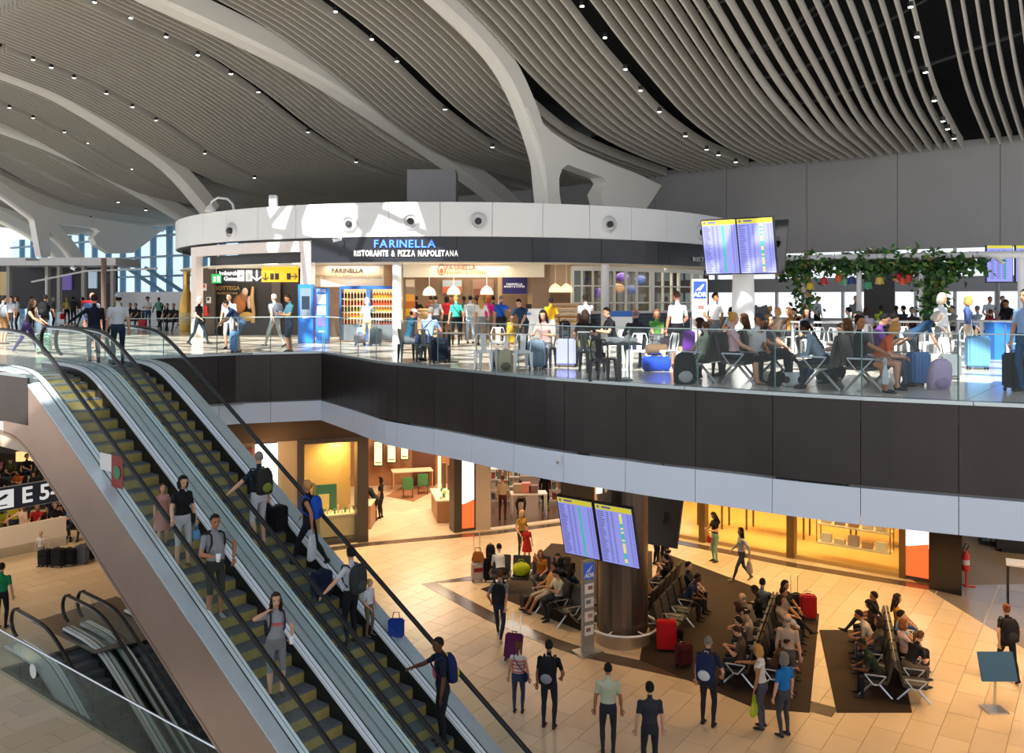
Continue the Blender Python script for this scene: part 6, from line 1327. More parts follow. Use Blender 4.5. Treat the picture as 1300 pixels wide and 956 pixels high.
# ============================================================= poses
SITH = .545
def P_(k):
    if k in BODY: return BODY[k]
    f = k.endswith('_f'); b = 'f' if f else 'm'; n = k[:-2] if f else k
    D = dict(
     stand=dict(), standb=dict(belly=.05), contra=dict(RH=(.22, .22, .98), rel=(.7, -.6, -.4), head=(15, 8), LF=(-.12, .03, .07)),
     hips=dict(LH=(-.20, .05, 1.02), RH=(.20, .05, 1.02), lel=(-1, -.5, 0), rel=(1, -.5, 0), head=(20, 5)),
     phone=dict(RH=(.10, .30, 1.20), LH=(-.08, .30, 1.16), head=(0, 26)), reach=dict(RH=(.15, .50, 1.28), LH=(-.25, .12, .85), lean=6, head=(10, 5)),
     walk=dict(LF=(-.09, .34, .08), RF=(.09, -.34, .12), rfp=-28, LH=(-.26, -.16, .92), RH=(.26, .24, .98), lean=3, pz=.90, lfp=8),
     walk2=dict(LF=(-.09, -.34, .12), RF=(.09, .34, .08), lfp=-28, LH=(-.26, .24, .98), RH=(.26, -.16, .92), lean=3, pz=.90, rfp=8),
     pull=dict(LF=(-.09, .30, .08), RF=(.09, -.32, .12), rfp=-25, RH=(.20, -.32, .82), LH=(-.26, .14, .93), lean=4, pz=.90, rel=(.5, -1, .2)),
     push=dict(LH=(-.18, .48, 1.0), RH=(.18, .48, 1.0), lean=14, LF=(-.09, .28, .08), RF=(.09, -.36, .12), rfp=-28, pz=.90, head=(0, 8)),
     bend=dict(lean=42, LH=(-.15, .62, .82), RH=(.18, .55, .88), head=(0, 30), pz=.91, py=-.08), stoop=dict(lean=60, LH=(-.15, .55, .5), RH=(.15, .55, .5), head=(0, 35), pz=.88, py=-.12),
     railR=dict(RH=(.40, .38, 1.0), rel=(1, -.6, .1), head=(0, 14), LF=(-.1, .02, .07)), railL=dict(LH=(-.40, .36, 1.0), lel=(-1, -.6, .1), head=(-6, 16), RF=(.1, .04, .07)),
     railfar=dict(LH=(-.62, .12, 1.06), lel=(-.4, -1, .3), head=(-25, 0)), cup=dict(LH=(-.30, .12, 1.0), RH=(.20, .34, 1.16), lel=(-1, -.4, 0), head=(-8, 8), belly=.05), ear=dict(RH=(.17, .06, 1.50), rel=(1, .3, -.4), LH=(-.18, .34, 1.10), head=(-8, 4)),
     sit=dict(pz=SITH, LF=(-.12, .44, .07), RF=(.12, .44, .07), LH=(-.10, .36, .66), RH=(.10, .34, .66), lean=-6, head=(0, 8)),
     sitphone=dict(pz=SITH, LF=(-.13, .46, .07), RF=(.10, .36, .07), LH=(-.06, .34, .86), RH=(.08, .34, .88), lean=4, head=(0, 32)),
     sitlean=dict(pz=SITH, LF=(-.14, .40, .07), RF=(.14, .44, .07), LH=(-.10, .52, .62), RH=(.10, .52, .64), lean=34, head=(0, 18)),
     sitback=dict(pz=SITH-.02, LF=(-.12, .62, .07), RF=(.14, .66, .07), LH=(-.08, .24, .72), RH=(.08, .24, .74), lean=-20, head=(0, 4), lfp=25, rfp=25),
     sitcross=dict(pz=SITH, LF=(-.06, .42, .07), RF=(-.16, .66, .34), LH=(-.04, .36, .72), RH=(.12, .36, .74), lean=-4, head=(12, 6), rknee=(.3, .6, 1), rfp=20),
     sitarm=dict(pz=SITH, LF=(-.12, .42, .07), RF=(.14, .46, .07), LH=(-.62, -.22, .98), RH=(.14, .36, .68), lean=-2, head=(20, 4), lel=(-.3, -.6, -1)),
     sittable=dict(pz=SITH, LF=(-.12, .36, .07), RF=(.12, .30, .07), LH=(-.14, .46, .80), RH=(.14, .44, .80), lean=14, head=(0, 18)),
     sitchin=dict(pz=SITH, LF=(-.12, .40, .07), RF=(.12, .36, .07), LH=(-.08, .34, .66), RH=(.05, .26, 1.05), lean=14, head=(0, 12)), sitturn=dict(pz=SITH, LF=(-.12, .44, .07), RF=(.12, .48, .07), LH=(-.06, .44, .70), RH=(.14, .50, .72), lean=2, head=(-42, 2)),
    )[n]
    return make_pose(k, build=b, **D)
def U_(px, fy): p = up(px, fy); return p
def UY(px, Y): return Vector(((px-650)/FL*Y, Y, ZU))
def LY(px, fy): return lo(px, fy)
def esc(s, px):
    a = (px-650)/FL; u = s*(E2[0]+E1[0]*a)/(E2[1]-E1[1]*-a); p = W(s, u); p.z = zpath(u, ESC_UT, ZU, ZU)-.03; return p
# ------------------------------------------------------------- on the escalators
person('person in black top and white patterned trousers holding the left rail, going down the escalator', esc(8.78, 231), 318, P_('railR_f'), '0b0c10', 'a9acb0', '6b4a3a', hair='bob', hc='k', h=1.64, leg='knee'); crossbag('dark handbag of the black-topped person on the escalator', '1a1c24', side=-1)
t = carried('light blue plastic carrier in the hand of the black-topped person on the escalator', '5f8fb8', hand='l', w=.16, h=.16)
person('person in grey polo and dark shorts holding a cup, going down the escalator', esc(8.72, 272), 318, P_('cup'), '84868a', '30352f', '9a9a96', skin='t', hair='short', hc='k', leg='knee', h=1.78); backpack('black backpack of the grey polo person on the escalator', '15161a')
def cup(label, hand='r'):
    o, pose, s = LAST[0]; i = 1 if hand == 'r' else 0; p = (pose.hr if i else pose.hl)+pose.hand_dir[i]*.08; t = worn('paper_cup', label, 'cup', Matrix.Translation(p+Vector((0, .02, .0)))); MB().lathe([(.03, -.06), (.042, .05)], n=12).build('cup', wh, t, smooth=True); MB().lathe([(.045, .05), (.04, .065)], n=12).build('lid', wh, t)
cup('white paper cup in the hand of the grey polo person')
person('person in grey tee and grey shorts touching the ear, lowest on the down escalator', esc(8.83, 350), 300, P_('ear_f'), '8d8f93', '777a7c', '3a3a3a', skin='p', hair='long', hc='b', leg='knee', h=1.66); backpack('dark backpack of the grey-teed person touching the ear', '23242a'); cup('white cup of the person touching the ear', 'l')
LAST_EAR = LAST[0]; m = MB(); m.box((0, .135, .05), (.17, .01, .05)); t_ = link(m.mesh('print', [mat('print_red', (.45, .08, .08), .7)]), 'shirt_print', ALLP[-1][0]); t_.matrix_local = ALLP[-1][1].B
person('person in dark tee and white shorts with arm on the rail, going up the escalator', esc(10.47, 329), 142, P_('railfar'), '12202a', 'b9bcc0', 'b98a74', hair='crop', hc='g', leg='knee', h=1.80); backpack('black and olive backpack on the person in white shorts', '22221f', '6f7a2e', 1.05)
suitcase('black soft suitcase standing on the escalator behind the white shorts', esc(11.0, 352), '0e0e12', R(52), h=.5, kind='soft', handle=False)
person('blonde person in black top with blue backpack, going up the escalator', esc(11.12, 393), 170, P_('walk_f'), '0c0d12', '131722', '2a2a2a', skin='t', hair='pony', hc='y', sleeve='none', h=1.70); backpack('bright blue backpack of the blonde escalator rider', '1648b0', '0f2f80', 1.0); carried('white plastic bag hanging from the blonde escalator rider', 'c9ccd2', hand='l', w=.30, h=.48)
person('small child in red and white patterned dress by the left escalator glass', esc(8.70, 206), 318, P_('stand_f'), 'c08a80', 'c08a80', hair='pony', hc='m', h=1.12, leg='mini', skirt='b88078')
t = thing('carrier_bag', 'blue carrier bag standing on the right deck of the up escalator', 'bag', esc(11.52, 503)+Vector((0, 0, .18))); MB().box((0, 0, .17), (.3, .14, .34)).build('pouch', cloth('1a3a9a'), t, bevel=.03); MB().tube([(-.07, 0, .33), (-.05, 0, .46), (.05, 0, .46), (.07, 0, .33)], .009, 5).build('handle', cloth('12161c'), t)
suitcase('dark blue suitcase on the escalator step below the white plastic bag', esc(10.85, 408), '14203e', R(52), h=.45, kind='soft', handle=False)
person('person in white tee with dark backpack, left arm on the rail, going up', esc(10.72, 446), 148, P_('railfar'), 'b7bac0', '12131a', '4a3d1e', skin='p', hair='short', hc='k', h=1.74); backpack('dark grey backpack of the white-teed escalator rider', '2b2f30', '3a4042', 1.12)
person('small blond child in white shirt beside the white-teed escalator rider', esc(11.16, 468), 330, P_('contra'), 'c5c7c9', '6a5a48', '55483c', hair='short', hc='y', h=1.05)
person('balding person in navy printed tee stepping onto the up escalator at the bottom', esc(10.95, 563), 200, P_('reach'), '0d1220', '15171c', '15151a', skin='d', hair='crop', hc='k', h=1.78); backpack('blue and black backpack with yellow tab at the bottom of the escalator', '12204a', 'c8c020', 1.0)
m = MB(); m.box((-.02, .14, -.02), (.18, .01, .16)); t_ = link(m.mesh('print', [mat('print_red', (.45, .08, .08), .7)]), 'shirt_print', ALLP[-1][0]); t_.matrix_local = ALLP[-1][1].B
person('person in navy sweater stepping off the top of the escalator', W(10.4, 20.9, ZU), 140, P_('railfar'), '0c1322', '1c2436', '1a1a1a', hair='short', hc='b', sleeve='long', h=1.72)
person('person in white tee and cap with navy trousers at the top of the escalator', W(11.0, 20.9, ZU), 130, P_('standb'), 'c4c8ce', '1e2b40', '20202a', hair='capback', hc='a8adb8', h=1.74)
# ------------------------------------------------------------- upper floor, left
person('person in grey tee and tan shorts with a cross strap, at the left edge upstairs', U_(4, 437), 60, P_('stand'), '8d95a0', '8a6a42', hair='short', hc='k', leg='knee', h=1.72); crossbag('black shoulder bag of the tan shorts person', '16171c', side=-1)
person('person in black tank top and purple trousers pushing a trolley upstairs', U_(34, 449), 10, P_('push_f'), '0b0c12', '35285c', '8a7a6a', hair='long', hc='b', sleeve='none', h=1.66)
suitcase('trolley bag with green and white zigzag pattern, pushed at the top of the escalators', U_(56, 449), '9fb8a8', R(20), h=.55, kind='soft')
o = bpy.data.objects[[x.name for x in bpy.data.objects if x.name.startswith('suitcase') and x.parent is None][-1]]
for k in range(5):
    m = MB(); P0 = [(-.19+.095*q, -.15, .14+k*.1+(.05 if q % 2 else 0)) for q in range(5)]; m.tube(P0, .014, 4); m.build('zigzag_stripe', mat('zigzag_green', (.05, .3, .2), .6), o)
person('person in black with a big black backpack, walking away far left upstairs', U_(57, 431), 95, P_('walk'), '111216', '16171c', hair='short', hc='k', skin='t', h=1.8); backpack('big black backpack of the walker far left', '0e0f13', '1d1e24', 1.15)
for k, (px, fy, top, bot, hr, hcx, po, fc, lb) in enumerate(((14, 424, 'b9c2cc', '22252c', 'short', 'b', 'stand', 250, 'person in pale shirt, second from the left edge upstairs'), (22, 423, '9fb4c8', '1d2026', 'bob', 'm', 'contra_f', 210, 'person in light blue top among the far left group upstairs'),
      (85, 412, 'd6c060', '1b1c22', 'pony', 'y', 'walk_f', 120, 'person in yellow top and black trousers with a red bag, far left'), (93, 412, '2a2c34', '22242a', 'short', 'k', 'stand', 90, 'dark dressed person beside the yellow top, far left'),
      (67, 416, '5a6070', '2a2c30', 'short', 'g', 'stand', 20, 'grey dressed person far behind the black backpack, left'), (106, 415, '7a3a3a', '20222a', 'long', 'k', 'walk2_f', 200, 'person in maroon top far behind the brown pole'),
      (150, 418, '7f7f3a', '23262c', 'long', 'y', 'contra_f', 270, 'person in olive top facing the viewer by the white partition'), (188, 417, 'd8d9dc', '2c4a74', 'curly', 'k', 'phone_f', 270, 'curly haired person in white top and jeans by the white partition'),
      (202, 416, '79b8a0', '15171c', 'crop', 'k', 'walk', 270, 'person in mint tee and dark trousers by the white partition'), (40, 415, '4a5058', '17181c', 'bob', 'b', 'stand_f', 90, 'small grey figure between the trolley pusher and the backpack'))):
    person(lb, U_(px, fy), fc, P_(po), top, bot, hair=hr, hc=hcx, skin='d' if 'mint' in lb else 'p', h=1.72)
    if 'red bag' in lb: carried('red bag in the hand of the person in the yellow top', 'c01822', hand='l')
    if 'mint' in lb: backpack('dark backpack of the person in mint tee', '15171c')
person('bald person with blue backpack and red roll, behind the navy sweater', U_(117, 447), 85, P_('stand'), 'aeb6c4', '6f6a5a', skin='r', hair='bald', leg='knee', h=1.80); t = backpack('blue grey backpack with red mat roll, top of the escalators', '5a6f98', '2a3348', 1.15); MB().tube([(-.2, -.09, .27), (.2, -.09, .27)], .06, 10).build('mat_roll', cloth('b5202a'), t)
for k, (px, fy, c) in enumerate(((165, 417, '15161c'), (172, 418, '22242c'), (212, 419, '15161a'), (220, 420, '1c1e26'))): person(['seated dark figure left of the curly haired person, far left', 'second seated dark figure left of the curly haired person', 'seated black dressed figure near the golden bottle', 'dark seated figure closest to the golden bottle'][k], U_(px, fy), 270, P_('sit'), c, '14151a', hair='short', hc='k'); 
bench('dark bench under the seated figures left of the curly haired person', U_(164, 417), (1, 0), 270, 2); bench('dark bench beside the golden bottle', U_(211, 419), (1, 0), 270, 2)
suitcase('small red suitcase by the white partition', U_(181, 419), 'c21a2a', 0, h=.5)
person('blonde person in black top and wide dark trousers walking past the golden bottle', U_(252, 438), 350, P_('walk_f'), '0d0e12', '20303a', '1a1a1a', hair='bob', hc='w', h=1.70); crossbag('black shoulder bag of the blonde walker', '0c0d11', side=-1, size=.32)
person('person in white tee facing the viewer behind the bending one, at the portal', U_(291, 443), 265, P_('stand'), 'c9ccd2', 'b0b4b8', hair='short', hc='b', leg='knee', h=1.78)
person('person in navy tee and blue shorts bending over a stroller at the portal', U_(304, 447), 195, P_('bend'), '16294a', '3f5f80', hair='short', hc='b', leg='knee', h=1.76)
suitcase('slim blue folded stroller bag under the bending person', U_(297, 448), '5a86b4', 0, h=.6, w=.22, d=.2, kind='soft')
person('person in white tee and pale trousers with grey backpack walking by the kiosk', U_(349, 441), 150, P_('walk'), 'd2d4d8', '9a9a9c', hair='short', hc='w', h=1.80); backpack('grey backpack of the white-teed walker by the kiosk', '59636e', '6c7680', 1.1)
person('person in teal tee and navy shorts looking at a phone by the blue kiosk', U_(368, 447), 215, P_('phone'), '3a6a78', '14213a', skin='t', hair='short', hc='b', leg='knee', h=1.76); phone('black phone held by the person in teal tee')
person('person in tie-dye white blouse and cream trousers at the bottle fridge', U_(466, 438), 95, P_('reach_f'), 'a9cfd2', 'c9b890', hair='bob', hc='w', h=1.66); suitcase('grey patterned stroller bag at the feet of the fridge shopper', U_(457, 438), '7f7f92', 0, h=.35, kind='soft', handle=False); carried('blue and white bag of the fridge shopper', '8fa8c8', hand='l'); suitcase('dark case right of the fridge shopper', U_(477, 439), '23303a', 0, h=.55, kind='soft')
# ------------------------------------------------------------- the queue at the bakery
q = [(528, 431, 85, 'reach', '0c0c10', '2f4f86', 'short', 'k', 'person in black tee and jeans at the left end of the bakery queue', 't'), (553, 433, 80, 'contra', '6f757e', '22262c', 'short', 'k', 'person in grey tee third from the left of the bakery queue', 'p'), (567, 431, 95, 'stand_f', 'b52430', '2a2c34', 'bob', 'k', 'person in red top left of the teal blouse', 't'),
     (579, 438, 92, 'contra_f', '38b09a', '14181e', 'bun', 'y', 'person in bright teal blouse and dark trousers in the bakery queue', 'p'), (589, 432, 100, 'stand', '3a3c42', '15171c', 'short', 'k', 'dark dressed person right of the teal blouse', 'd'), (597, 436, 88, 'stand', 'c2ccd4', '9fb8cc', 'short', 'k', 'person in white tee and pale jeans with white backpack in the queue', 'p'),
     (611, 438, 80, 'contra_f', 'd6cfc8', '77787c', 'long', 'y', 'long haired blonde in white top in the bakery queue', 'p'), (620, 435, 100, 'stand_f', 'c21a82', '5a5a5e', 'bob', 'o', 'person in magenta top in the bakery queue', 'p'), (635, 438, 70, 'reach', '1550b4', '16181e', 'crop', 'g', 'balding person in royal blue tee, right end of the bakery queue', 'r'),
     (606, 430, 90, 'stand', '4a3430', '22242a', 'curly', 'k', 'dark curly haired person behind the long haired blonde', 'd'), (626, 430, 90, 'stand_f', '2a2c34', '15171c', 'bun', 'k', 'person with dark bun behind the magenta top', 't'), (547, 429, 100, 'stand', '8a4a3a', '2a2a2e', 'short', 'b', 'person in rust tee standing by the basket counter', 'p'), (572, 428, 270, 'stand', '8a2a22', '15161a', 'short', 'k', 'shop worker in dark red behind the bakery counter', 't')]
for px, fy, fc, po, tp, bt, hr, hcx, lb, sk in q: person(lb, U_(px, fy), fc, P_(po), tp, bt, hair=hr, hc=hcx, skin=sk, h=1.72)
for a, px in ((3, 579),): crossbag('black shoulder bag across the teal blouse', '14181c', ALLP[-10])
backpack('white backpack of the person in pale jeans in the queue', 'd0d8de', 'b8c4cc', 1.05, ALLP[-8]); crossbag('thin black cross strap bag of the royal blue tee', '101218', ALLP[-5])
person('small child in yellow dress reaching up by the royal blue tee', U_(648, 446), 60, P_('reach_f'), 'd6b020', 'd6b020', hair='pony', hc='m', h=1.08, leg='mini', skirt='d6b020')
person('person in navy polo leaning over the oak cafe table', U_(664, 446), 250, P_('bend'), '16324e', '1a2230', hair='short', hc='k', skin='p', h=1.80)
person('person in yellow tee at the pastry case', U_(699, 443), 60, P_('contra'), 'e0a818', 'b9bcc0', hair='short', hc='k', skin='d', h=1.66)
person('person in white tee leaning to the pastry case, back turned', U_(744, 448), 100, P_('reach'), 'd2d4d6', '8f9498', hair='short', hc='k', skin='d', h=1.74); crossbag('slim black cross bag on the white-teed pastry customer', '1a1a1e')
# ------------------------------------------------------------- cafe tables near the edge
g_ch = 'white metal chairs at the cafe edge'
def sit_chair(label, px, fy, face, po, top, bot, chair_m, chair_label, **k):
    p = up(px, fy); cafe_chair(chair_label, p, face, chair_m); a = R(face); return person(label, p-Vector((math.cos(a), math.sin(a), 0))*.04, face, P_(po), top, bot, **k)
sit_chair('person in teal tee and pale cap with hand at chin, at the black cafe table', 518, 458, 20, 'sitchin', '0f4a68', '5a6068', dmet, 'dark metal chair under the teal tee and cap', hair='cap', hc='d6d6d8', skin='r')
sit_chair('person in light blue shirt seen from behind with a strap, at the black cafe table', 543, 459, 65, 'sittable', '8aa4d4', '1c2c50', dmet, 'dark metal chair under the light blue shirt', hair='short', hc='g', skin='r', h=1.82); crossbag('navy shoulder bag of the light blue shirt', '17244a', side=-1, size=.34)
cafe_table('black cafe table with white napkins near the glass, in front of the teal blouse', up(570, 459), tblk, tblk, .8)
suitcase('dark navy suitcase under the black cafe table', up(558, 461), '101a2c', R(15), h=.6, kind='soft', handle=False)
cafe_chair('left white metal chair with empty back, at the oak table', up(617, 470), 75, wmet); cafe_chair('right white metal chair with empty back, at the oak table', up(661, 471), 105, wmet); cafe_table('oak topped white cafe table between the two empty white chairs', up(643, 461), twood, wmet, .8)
cafe_chair('white metal chair behind the oak table, near the queue', up(632, 455), 270, wmet)
floor_pack('beige backpack leaning at the oak table', up(642, 471), 'b3ab92', '6a6a5a', 1.1); floor_pack('grey backpack on the floor by the left white chair', up(631, 468), '7c8794', '3a404a', 1.0)
suitcase('grey blue suitcase with raised handle right of the oak table', up(681, 469), '6f8496', R(-10), h=.62)
sit_chair('dark haired person in pink and grey top, seated right of the oak table', 692, 466, 250, 'sittable_f', 'b8938c', '6a6c72', dmet, 'dark metal chair under the pink and grey top', hair='long', hc='k'); 
suitcase('lilac suitcase carrying a black backpack, in the middle of the cafe', up(719, 466), '8d92d6', R(-8), h=.62, w=.46); floor_pack('black backpack perched on the lilac suitcase', up(717, 463)+Vector((0, 0, .66)), '15171c', '2a2c34', .95, 0)
sit_chair('long dark haired person in black tee seen from behind at the cafe', 742, 465, 80, 'sittable_f', '0f1216', '6a6840', dmet, 'dark metal chair under the long dark haired person', hair='long', hc='b')
sit_chair('person in black tee with cropped hair seated in profile to the left', 778, 461, 195, 'sittable', '111318', '54606a', wmet, 'white metal chair under the cropped black tee', hair='crop', hc='b', h=1.82)
cafe_table('black cafe table heaped with crumpled napkins in front of the glass', up(786, 482), tblk, tblk, .85); 
for k in range(7):
    p = up(786, 482)+Vector((-.28+.095*k, -.05+.08*math.sin(k*2.1), .75)); o = thing('napkin', '%s crumpled napkin from the left on the black table by the glass' % ['first', 'second', 'third', 'fourth', 'fifth', 'sixth', 'seventh'][k], 'napkin', p, group='crumpled napkins on the black table'); m = MB(); rr = random.Random(k); m.ell((0, 0, .045), (.09, .08, .06), 8, 6); m.v = [tuple(Vector(v)*rr.uniform(.75, 1.2)) for v in m.v]; m.v = [(a, b, max(0, c)) for a, b, c in m.v]; m.build('paper', mat('napkin_white', (.85, .85, .83), .8), o)
cafe_chair('empty black metal chair at the napkin table by the glass', up(766, 484), 60, tblk); cafe_chair('dark metal chair between the napkin table and the black tee', up(752, 472), 20, dmet)
sit_chair('bald person in dark suit seen from behind on a white metal chair', 809, 469, 95, 'sittable', '22242c', '1c2a48', wmet, 'white metal chair under the bald person in dark suit', hair='thin', hc='g', skin='r', sleeve='long', h=1.8)
cafe_chair('white metal chair turned sideways beside the blue duffel', up(846, 470), 200, wmet); cafe_table('white cafe table beside the green tee person', up(832, 462), twhite, wmet, .75)
person('auburn haired person in green tee sitting facing the viewer', up(834, 457), 265, P_('sit_f'), '4f8a3c', '6a8296', hair='bob', hc='a', h=1.70); cafe_chair('white metal chair under the green tee person', up(834, 457), 265, wmet)
t = thing('duffel_bag', 'blue duffel bag on the floor under the white cafe table', 'bag', up(833, 471)); MB().tube([(-.32, 0, .17), (-.28, 0, .17), (.28, 0, .17), (.32, 0, .17)], [.1, .17, .17, .1], 14).build('body', cloth('1642b8'), t, smooth=True); MB().tube([(-.15, -.1, .28), (-.1, -.05, .4), (.1, -.05, .4), (.15, -.1, .28)], .015, 6).build('handle', cloth('0f2f80'), t)
t = thing('duffel_bag', 'brown striped holdall standing on the blue duffel bag', 'bag', up(834, 470)+Vector((0, 0.05, .34))); MB().tube([(-.26, 0, .13), (-.22, 0, .13), (.22, 0, .13), (.26, 0, .13)], [.08, .13, .13, .08], 12).build('body', cloth('6a5440'), t, smooth=True); MB().tube([(-.12, 0, .25), (-.08, 0, .34), (.08, 0, .34), (.12, 0, .25)], .013, 6).build('handle', cloth('4a3a2c'), t)
person('person in white shirt and black shorts with a dark jacket over the arm', U_(860, 465), 110, P_('contra'), 'd0d2d4', '121318', '7a4a3a', hair='short', hc='m', skin='r', leg='knee', h=1.80); t = carried('dark jacket and grey pouch carried by the person in black shorts', '2a2430', hand='l', w=.34, h=.42, cat='jacket', name='jacket')
suitcase('purple suitcase behind the person in black shorts', U_(873, 452), '5a2a8a', 0, h=.66)
floor_pack('big black hiking backpack with grey stripe at the glass, left of the benches', up(868, 487), '101318', '9aa0a6', 1.35, 10)
person('person in white tee with hands on hips behind the benches', U_(907, 452), 300, P_('hips'), 'd4d6d8', '59626c', hair='short', hc='k', skin='t', h=1.78)
person('person in light blue shirt beside the white totem', U_(892, 440), 320, P_('contra'), '9fb6d6', '2a3040', hair='short', hc='b', h=1.76)
# ------------------------------------------------------------- benches along the edge, right
RD = (.613, .79)
b1l = bench('bench row facing left, nearest to the big black hiking backpack', (3.72, 17.15, ZU), RD, 142, 4); b1r = bench('bench row facing right under the pink-teed blonde', (4.36, 16.7, ZU), RD, 322, 4); b2l = bench('bench row facing left under the person with a long braid', (5.62, 15.78, ZU), RD, 142, 4); b2r = bench('bench row facing right with silver V armrest under the person in black', (6.22, 15.32, ZU), RD, 322, 4)
S = lambda b, k: Vector((b(k).x, b(k).y, ZU))
person('boy in pale green tee seen from behind on the left bench row', S(b1l, 0), 120, P_('sit'), 'a9b8a0', '5a7a5a', hair='short', hc='m', h=1.5); person('dark haired person in black and navy slumped beside the pale green tee', S(b1l, 1), 150, P_('sitlean'), '1b2438', '15171d', hair='bob', hc='b', h=1.7); person('child with light brown hair behind the pale green tee', S(b1l, 2), 142, P_('sitphone_f'), '24345a', '1a1c24', hair='pony', hc='m', h=1.35); person('brown haired person at the far end of the left bench row', S(b1l, 3), 160, P_('sit_f'), '6a4a40', '2a2c34', hair='long', hc='m', h=1.66)
person('blonde with pinned hair in pale pink tee stretching an arm over the bench', S(b1r, 0), 345, P_('sitarm_f'), 'c4a3a8', '0f0f14', '8a6a58', hair='bun', hc='y', h=1.72, leg='knee'); person('person in white tee and dark cap with crossed arms on the bench', S(b1r, 1)+Vector((.12, 0, 0)), 300, P_('sitchin'), 'cfd0d2', '2a2c34', skin='t', hair='cap', hc='3a4046', h=1.72); person('person in floral dark trousers on the bench beside the white cap', S(b1r, 2)+Vector((.2, 0, 0)), 315, P_('sitcross_f'), '4a4a52', '2c3238', hair='long', hc='b', h=1.66); person('person with red top deep in the right-facing bench row', S(b1r, 3), 322, P_('sit_f'), '8a1a28', '22242c', hair='bob', hc='k', h=1.66)
person('person with long braid in grey blue shirt bending over a phone on the bench', S(b2l, 0), 150, P_('sitlean_f'), '7e94a6', '1f2838', skin='d', hair='braid', hc='k', sleeve='long', h=1.68); person('sleeping person in denim beside the long braid', S(b2l, 1), 150, P_('sitback_f'), '7a8a9a', '4a6488', hair='long', hc='m', h=1.66); person('black haired boy in yellow-green tee on the bench', S(b2l, 2), 160, P_('sitphone'), 'b8c878', '2a3c5a', hair='short', hc='k', h=1.5); person('black haired person in white tee at the far end of the braid bench', S(b2l, 3), 170, P_('sit'), 'c5c8cc', '2a2c34', hair='short', hc='k', h=1.75)
person('person in black dress looking at the viewer, front seat of the right bench row', S(b2r, 0), 335, P_('sitturn_f'), '0d0f14', '101218', '1a1a20', skin='t', hair='bun', hc='k', leg='mini', h=1.68); carried('pale paper carrier bag held over the knee of the person in black', 'b9c4d0', w=.28, h=.34, name='paper_bag')
person('blonde in orange shirt on the right bench row', S(b2r, 1)+Vector((.1, 0, 0)), 330, P_('sitlean_f'), 'd2561c', 'c9b6a4', hair='bob', hc='y', h=1.66, leg='mini'); person('dark haired person in lilac tee on the right bench row', S(b2r, 2), 330, P_('sitphone'), '7a4a9a', '5a5e64', hair='short', hc='k', h=1.76); person('dark haired person in grey shorts at the far end of the right bench row', S(b2r, 3), 322, P_('sitphone'), '3a3c44', '6a7276', hair='short', hc='k', leg='knee', h=1.74)
t = thing('radio_case', 'silver boombox with two round speakers on the floor by the benches', 'radio', up(1006, 491)); MB().box((0, 0, .14), (.42, .16, .26)).build('body', mat('radio_silver', (.5, .55, .6), .3, .6), t, bevel=.03)
for s in (-1, 1): MB().lathe([(.07, 0), (.05, .02)], (s*.14, -.08, .14), 14, M=Matrix.Rotation(R(90), 3, 'X')).build('speaker', black, t)
MB().tube([(-.15, 0, .27), (-.14, 0, .33), (.14, 0, .33), (.15, 0, .27)], .012, 6).build('handle', rubber, t)
floor_pack('black bag on the floor between the two bench pairs', up(985, 491), '0e1014', '1d1e24', .9, 60); floor_pack('navy bag with white print on the floor under the black seat backs', up(1062, 484), '1f2a44', 'b8c0c8', .9, 50); floor_pack('grey bag on the floor behind the right bench legs', up(1046, 482), '4a5158', '2a2f34', .9, 50)
for px, lab, c in ((1166, 'blue patterned suitcase by the grey haired bending person', '5f8ac0'), (1206, 'dark grey suitcase behind the lilac backpack', '6a7278')): suitcase(lab, up(px, 490 if px < 1200 else 482), c, R(12 if px < 1200 else -20), h=.46 if px > 1200 else .58, handle=False)
floor_pack('pale lilac backpack standing on the floor at the right', up(1190, 494), 'c0aed2', 'a090b8', 1.25, 14); t = carried('beige canvas bag', 'c9c4a4') if False else None
t = thing('canvas_bag', 'cream canvas bag leaning behind the lilac backpack', 'bag', up(1190, 481)); MB().box((0, 0, .26), (.46, .25, .5)).build('pouch', cloth('cdc8b4'), t, bevel=.07); MB().tube([(-.12, 0, .5), (-.08, 0, .72), (.08, 0, .72), (.12, 0, .5)], .012, 6).build('handle', cloth('4a4640'), t)
person('silver haired person in blue tee bending over a case at the right', up(1160, 474), 335, P_('stoop'), '274668', '3a4450', hair='bob', hc='w', h=1.70); person('silver haired person in white shirt standing with bags at the right', U_(1194, 470), 300, P_('contra_f'), 'dfe2e6', '8a8c8e', hair='bob', hc='w', sleeve='long', h=1.74); carried('white carrier bag held by the silver haired person in white shirt', 'e2e4e8', hand='r', w=.42, h=.46)
person('blond person in denim shirt with a tan bag at the right', U_(1228, 459), 330, P_('contra_f'), '4a5f94', 'b8aa98', hair='bob', hc='y', sleeve='long', h=1.68); carried('tan shoulder bag of the blond in denim shirt', 'a8743a', hand='r', w=.42, h=.34)
suitcase('steel blue suitcase standing free at the right', up(1241, 469), '5f97c4', R(-6), h=.72, w=.5, handle=True); suitcase('black trolley case with tall silver handle at the right edge', up(1287, 496), '1c1c24', R(25), h=.62, w=.36, kind='soft', hb=.5)
person('person in jeans cut by the right picture edge beside the trolley case', U_(1303, 498), 200, P_('stand'), '8fb0d8', '1f4e78', hair='short', hc='k', h=1.78)
person('person in red tee seated at the white tables at the far right', U_(1257, 440), 90, P_('sit'), '8a1020', '2a2c34', hair='short', hc='m', h=1.6); cafe_chair('white chair under the red tee at the far right', U_(1257, 440), 90, wmet); person('reddish haired person in pale shirt facing the viewer, far right tables', U_(1256, 432), 270, P_('contra'), 'c4ccd2', '3a3c44', hair='crop', hc='a', skin='r', h=1.7)
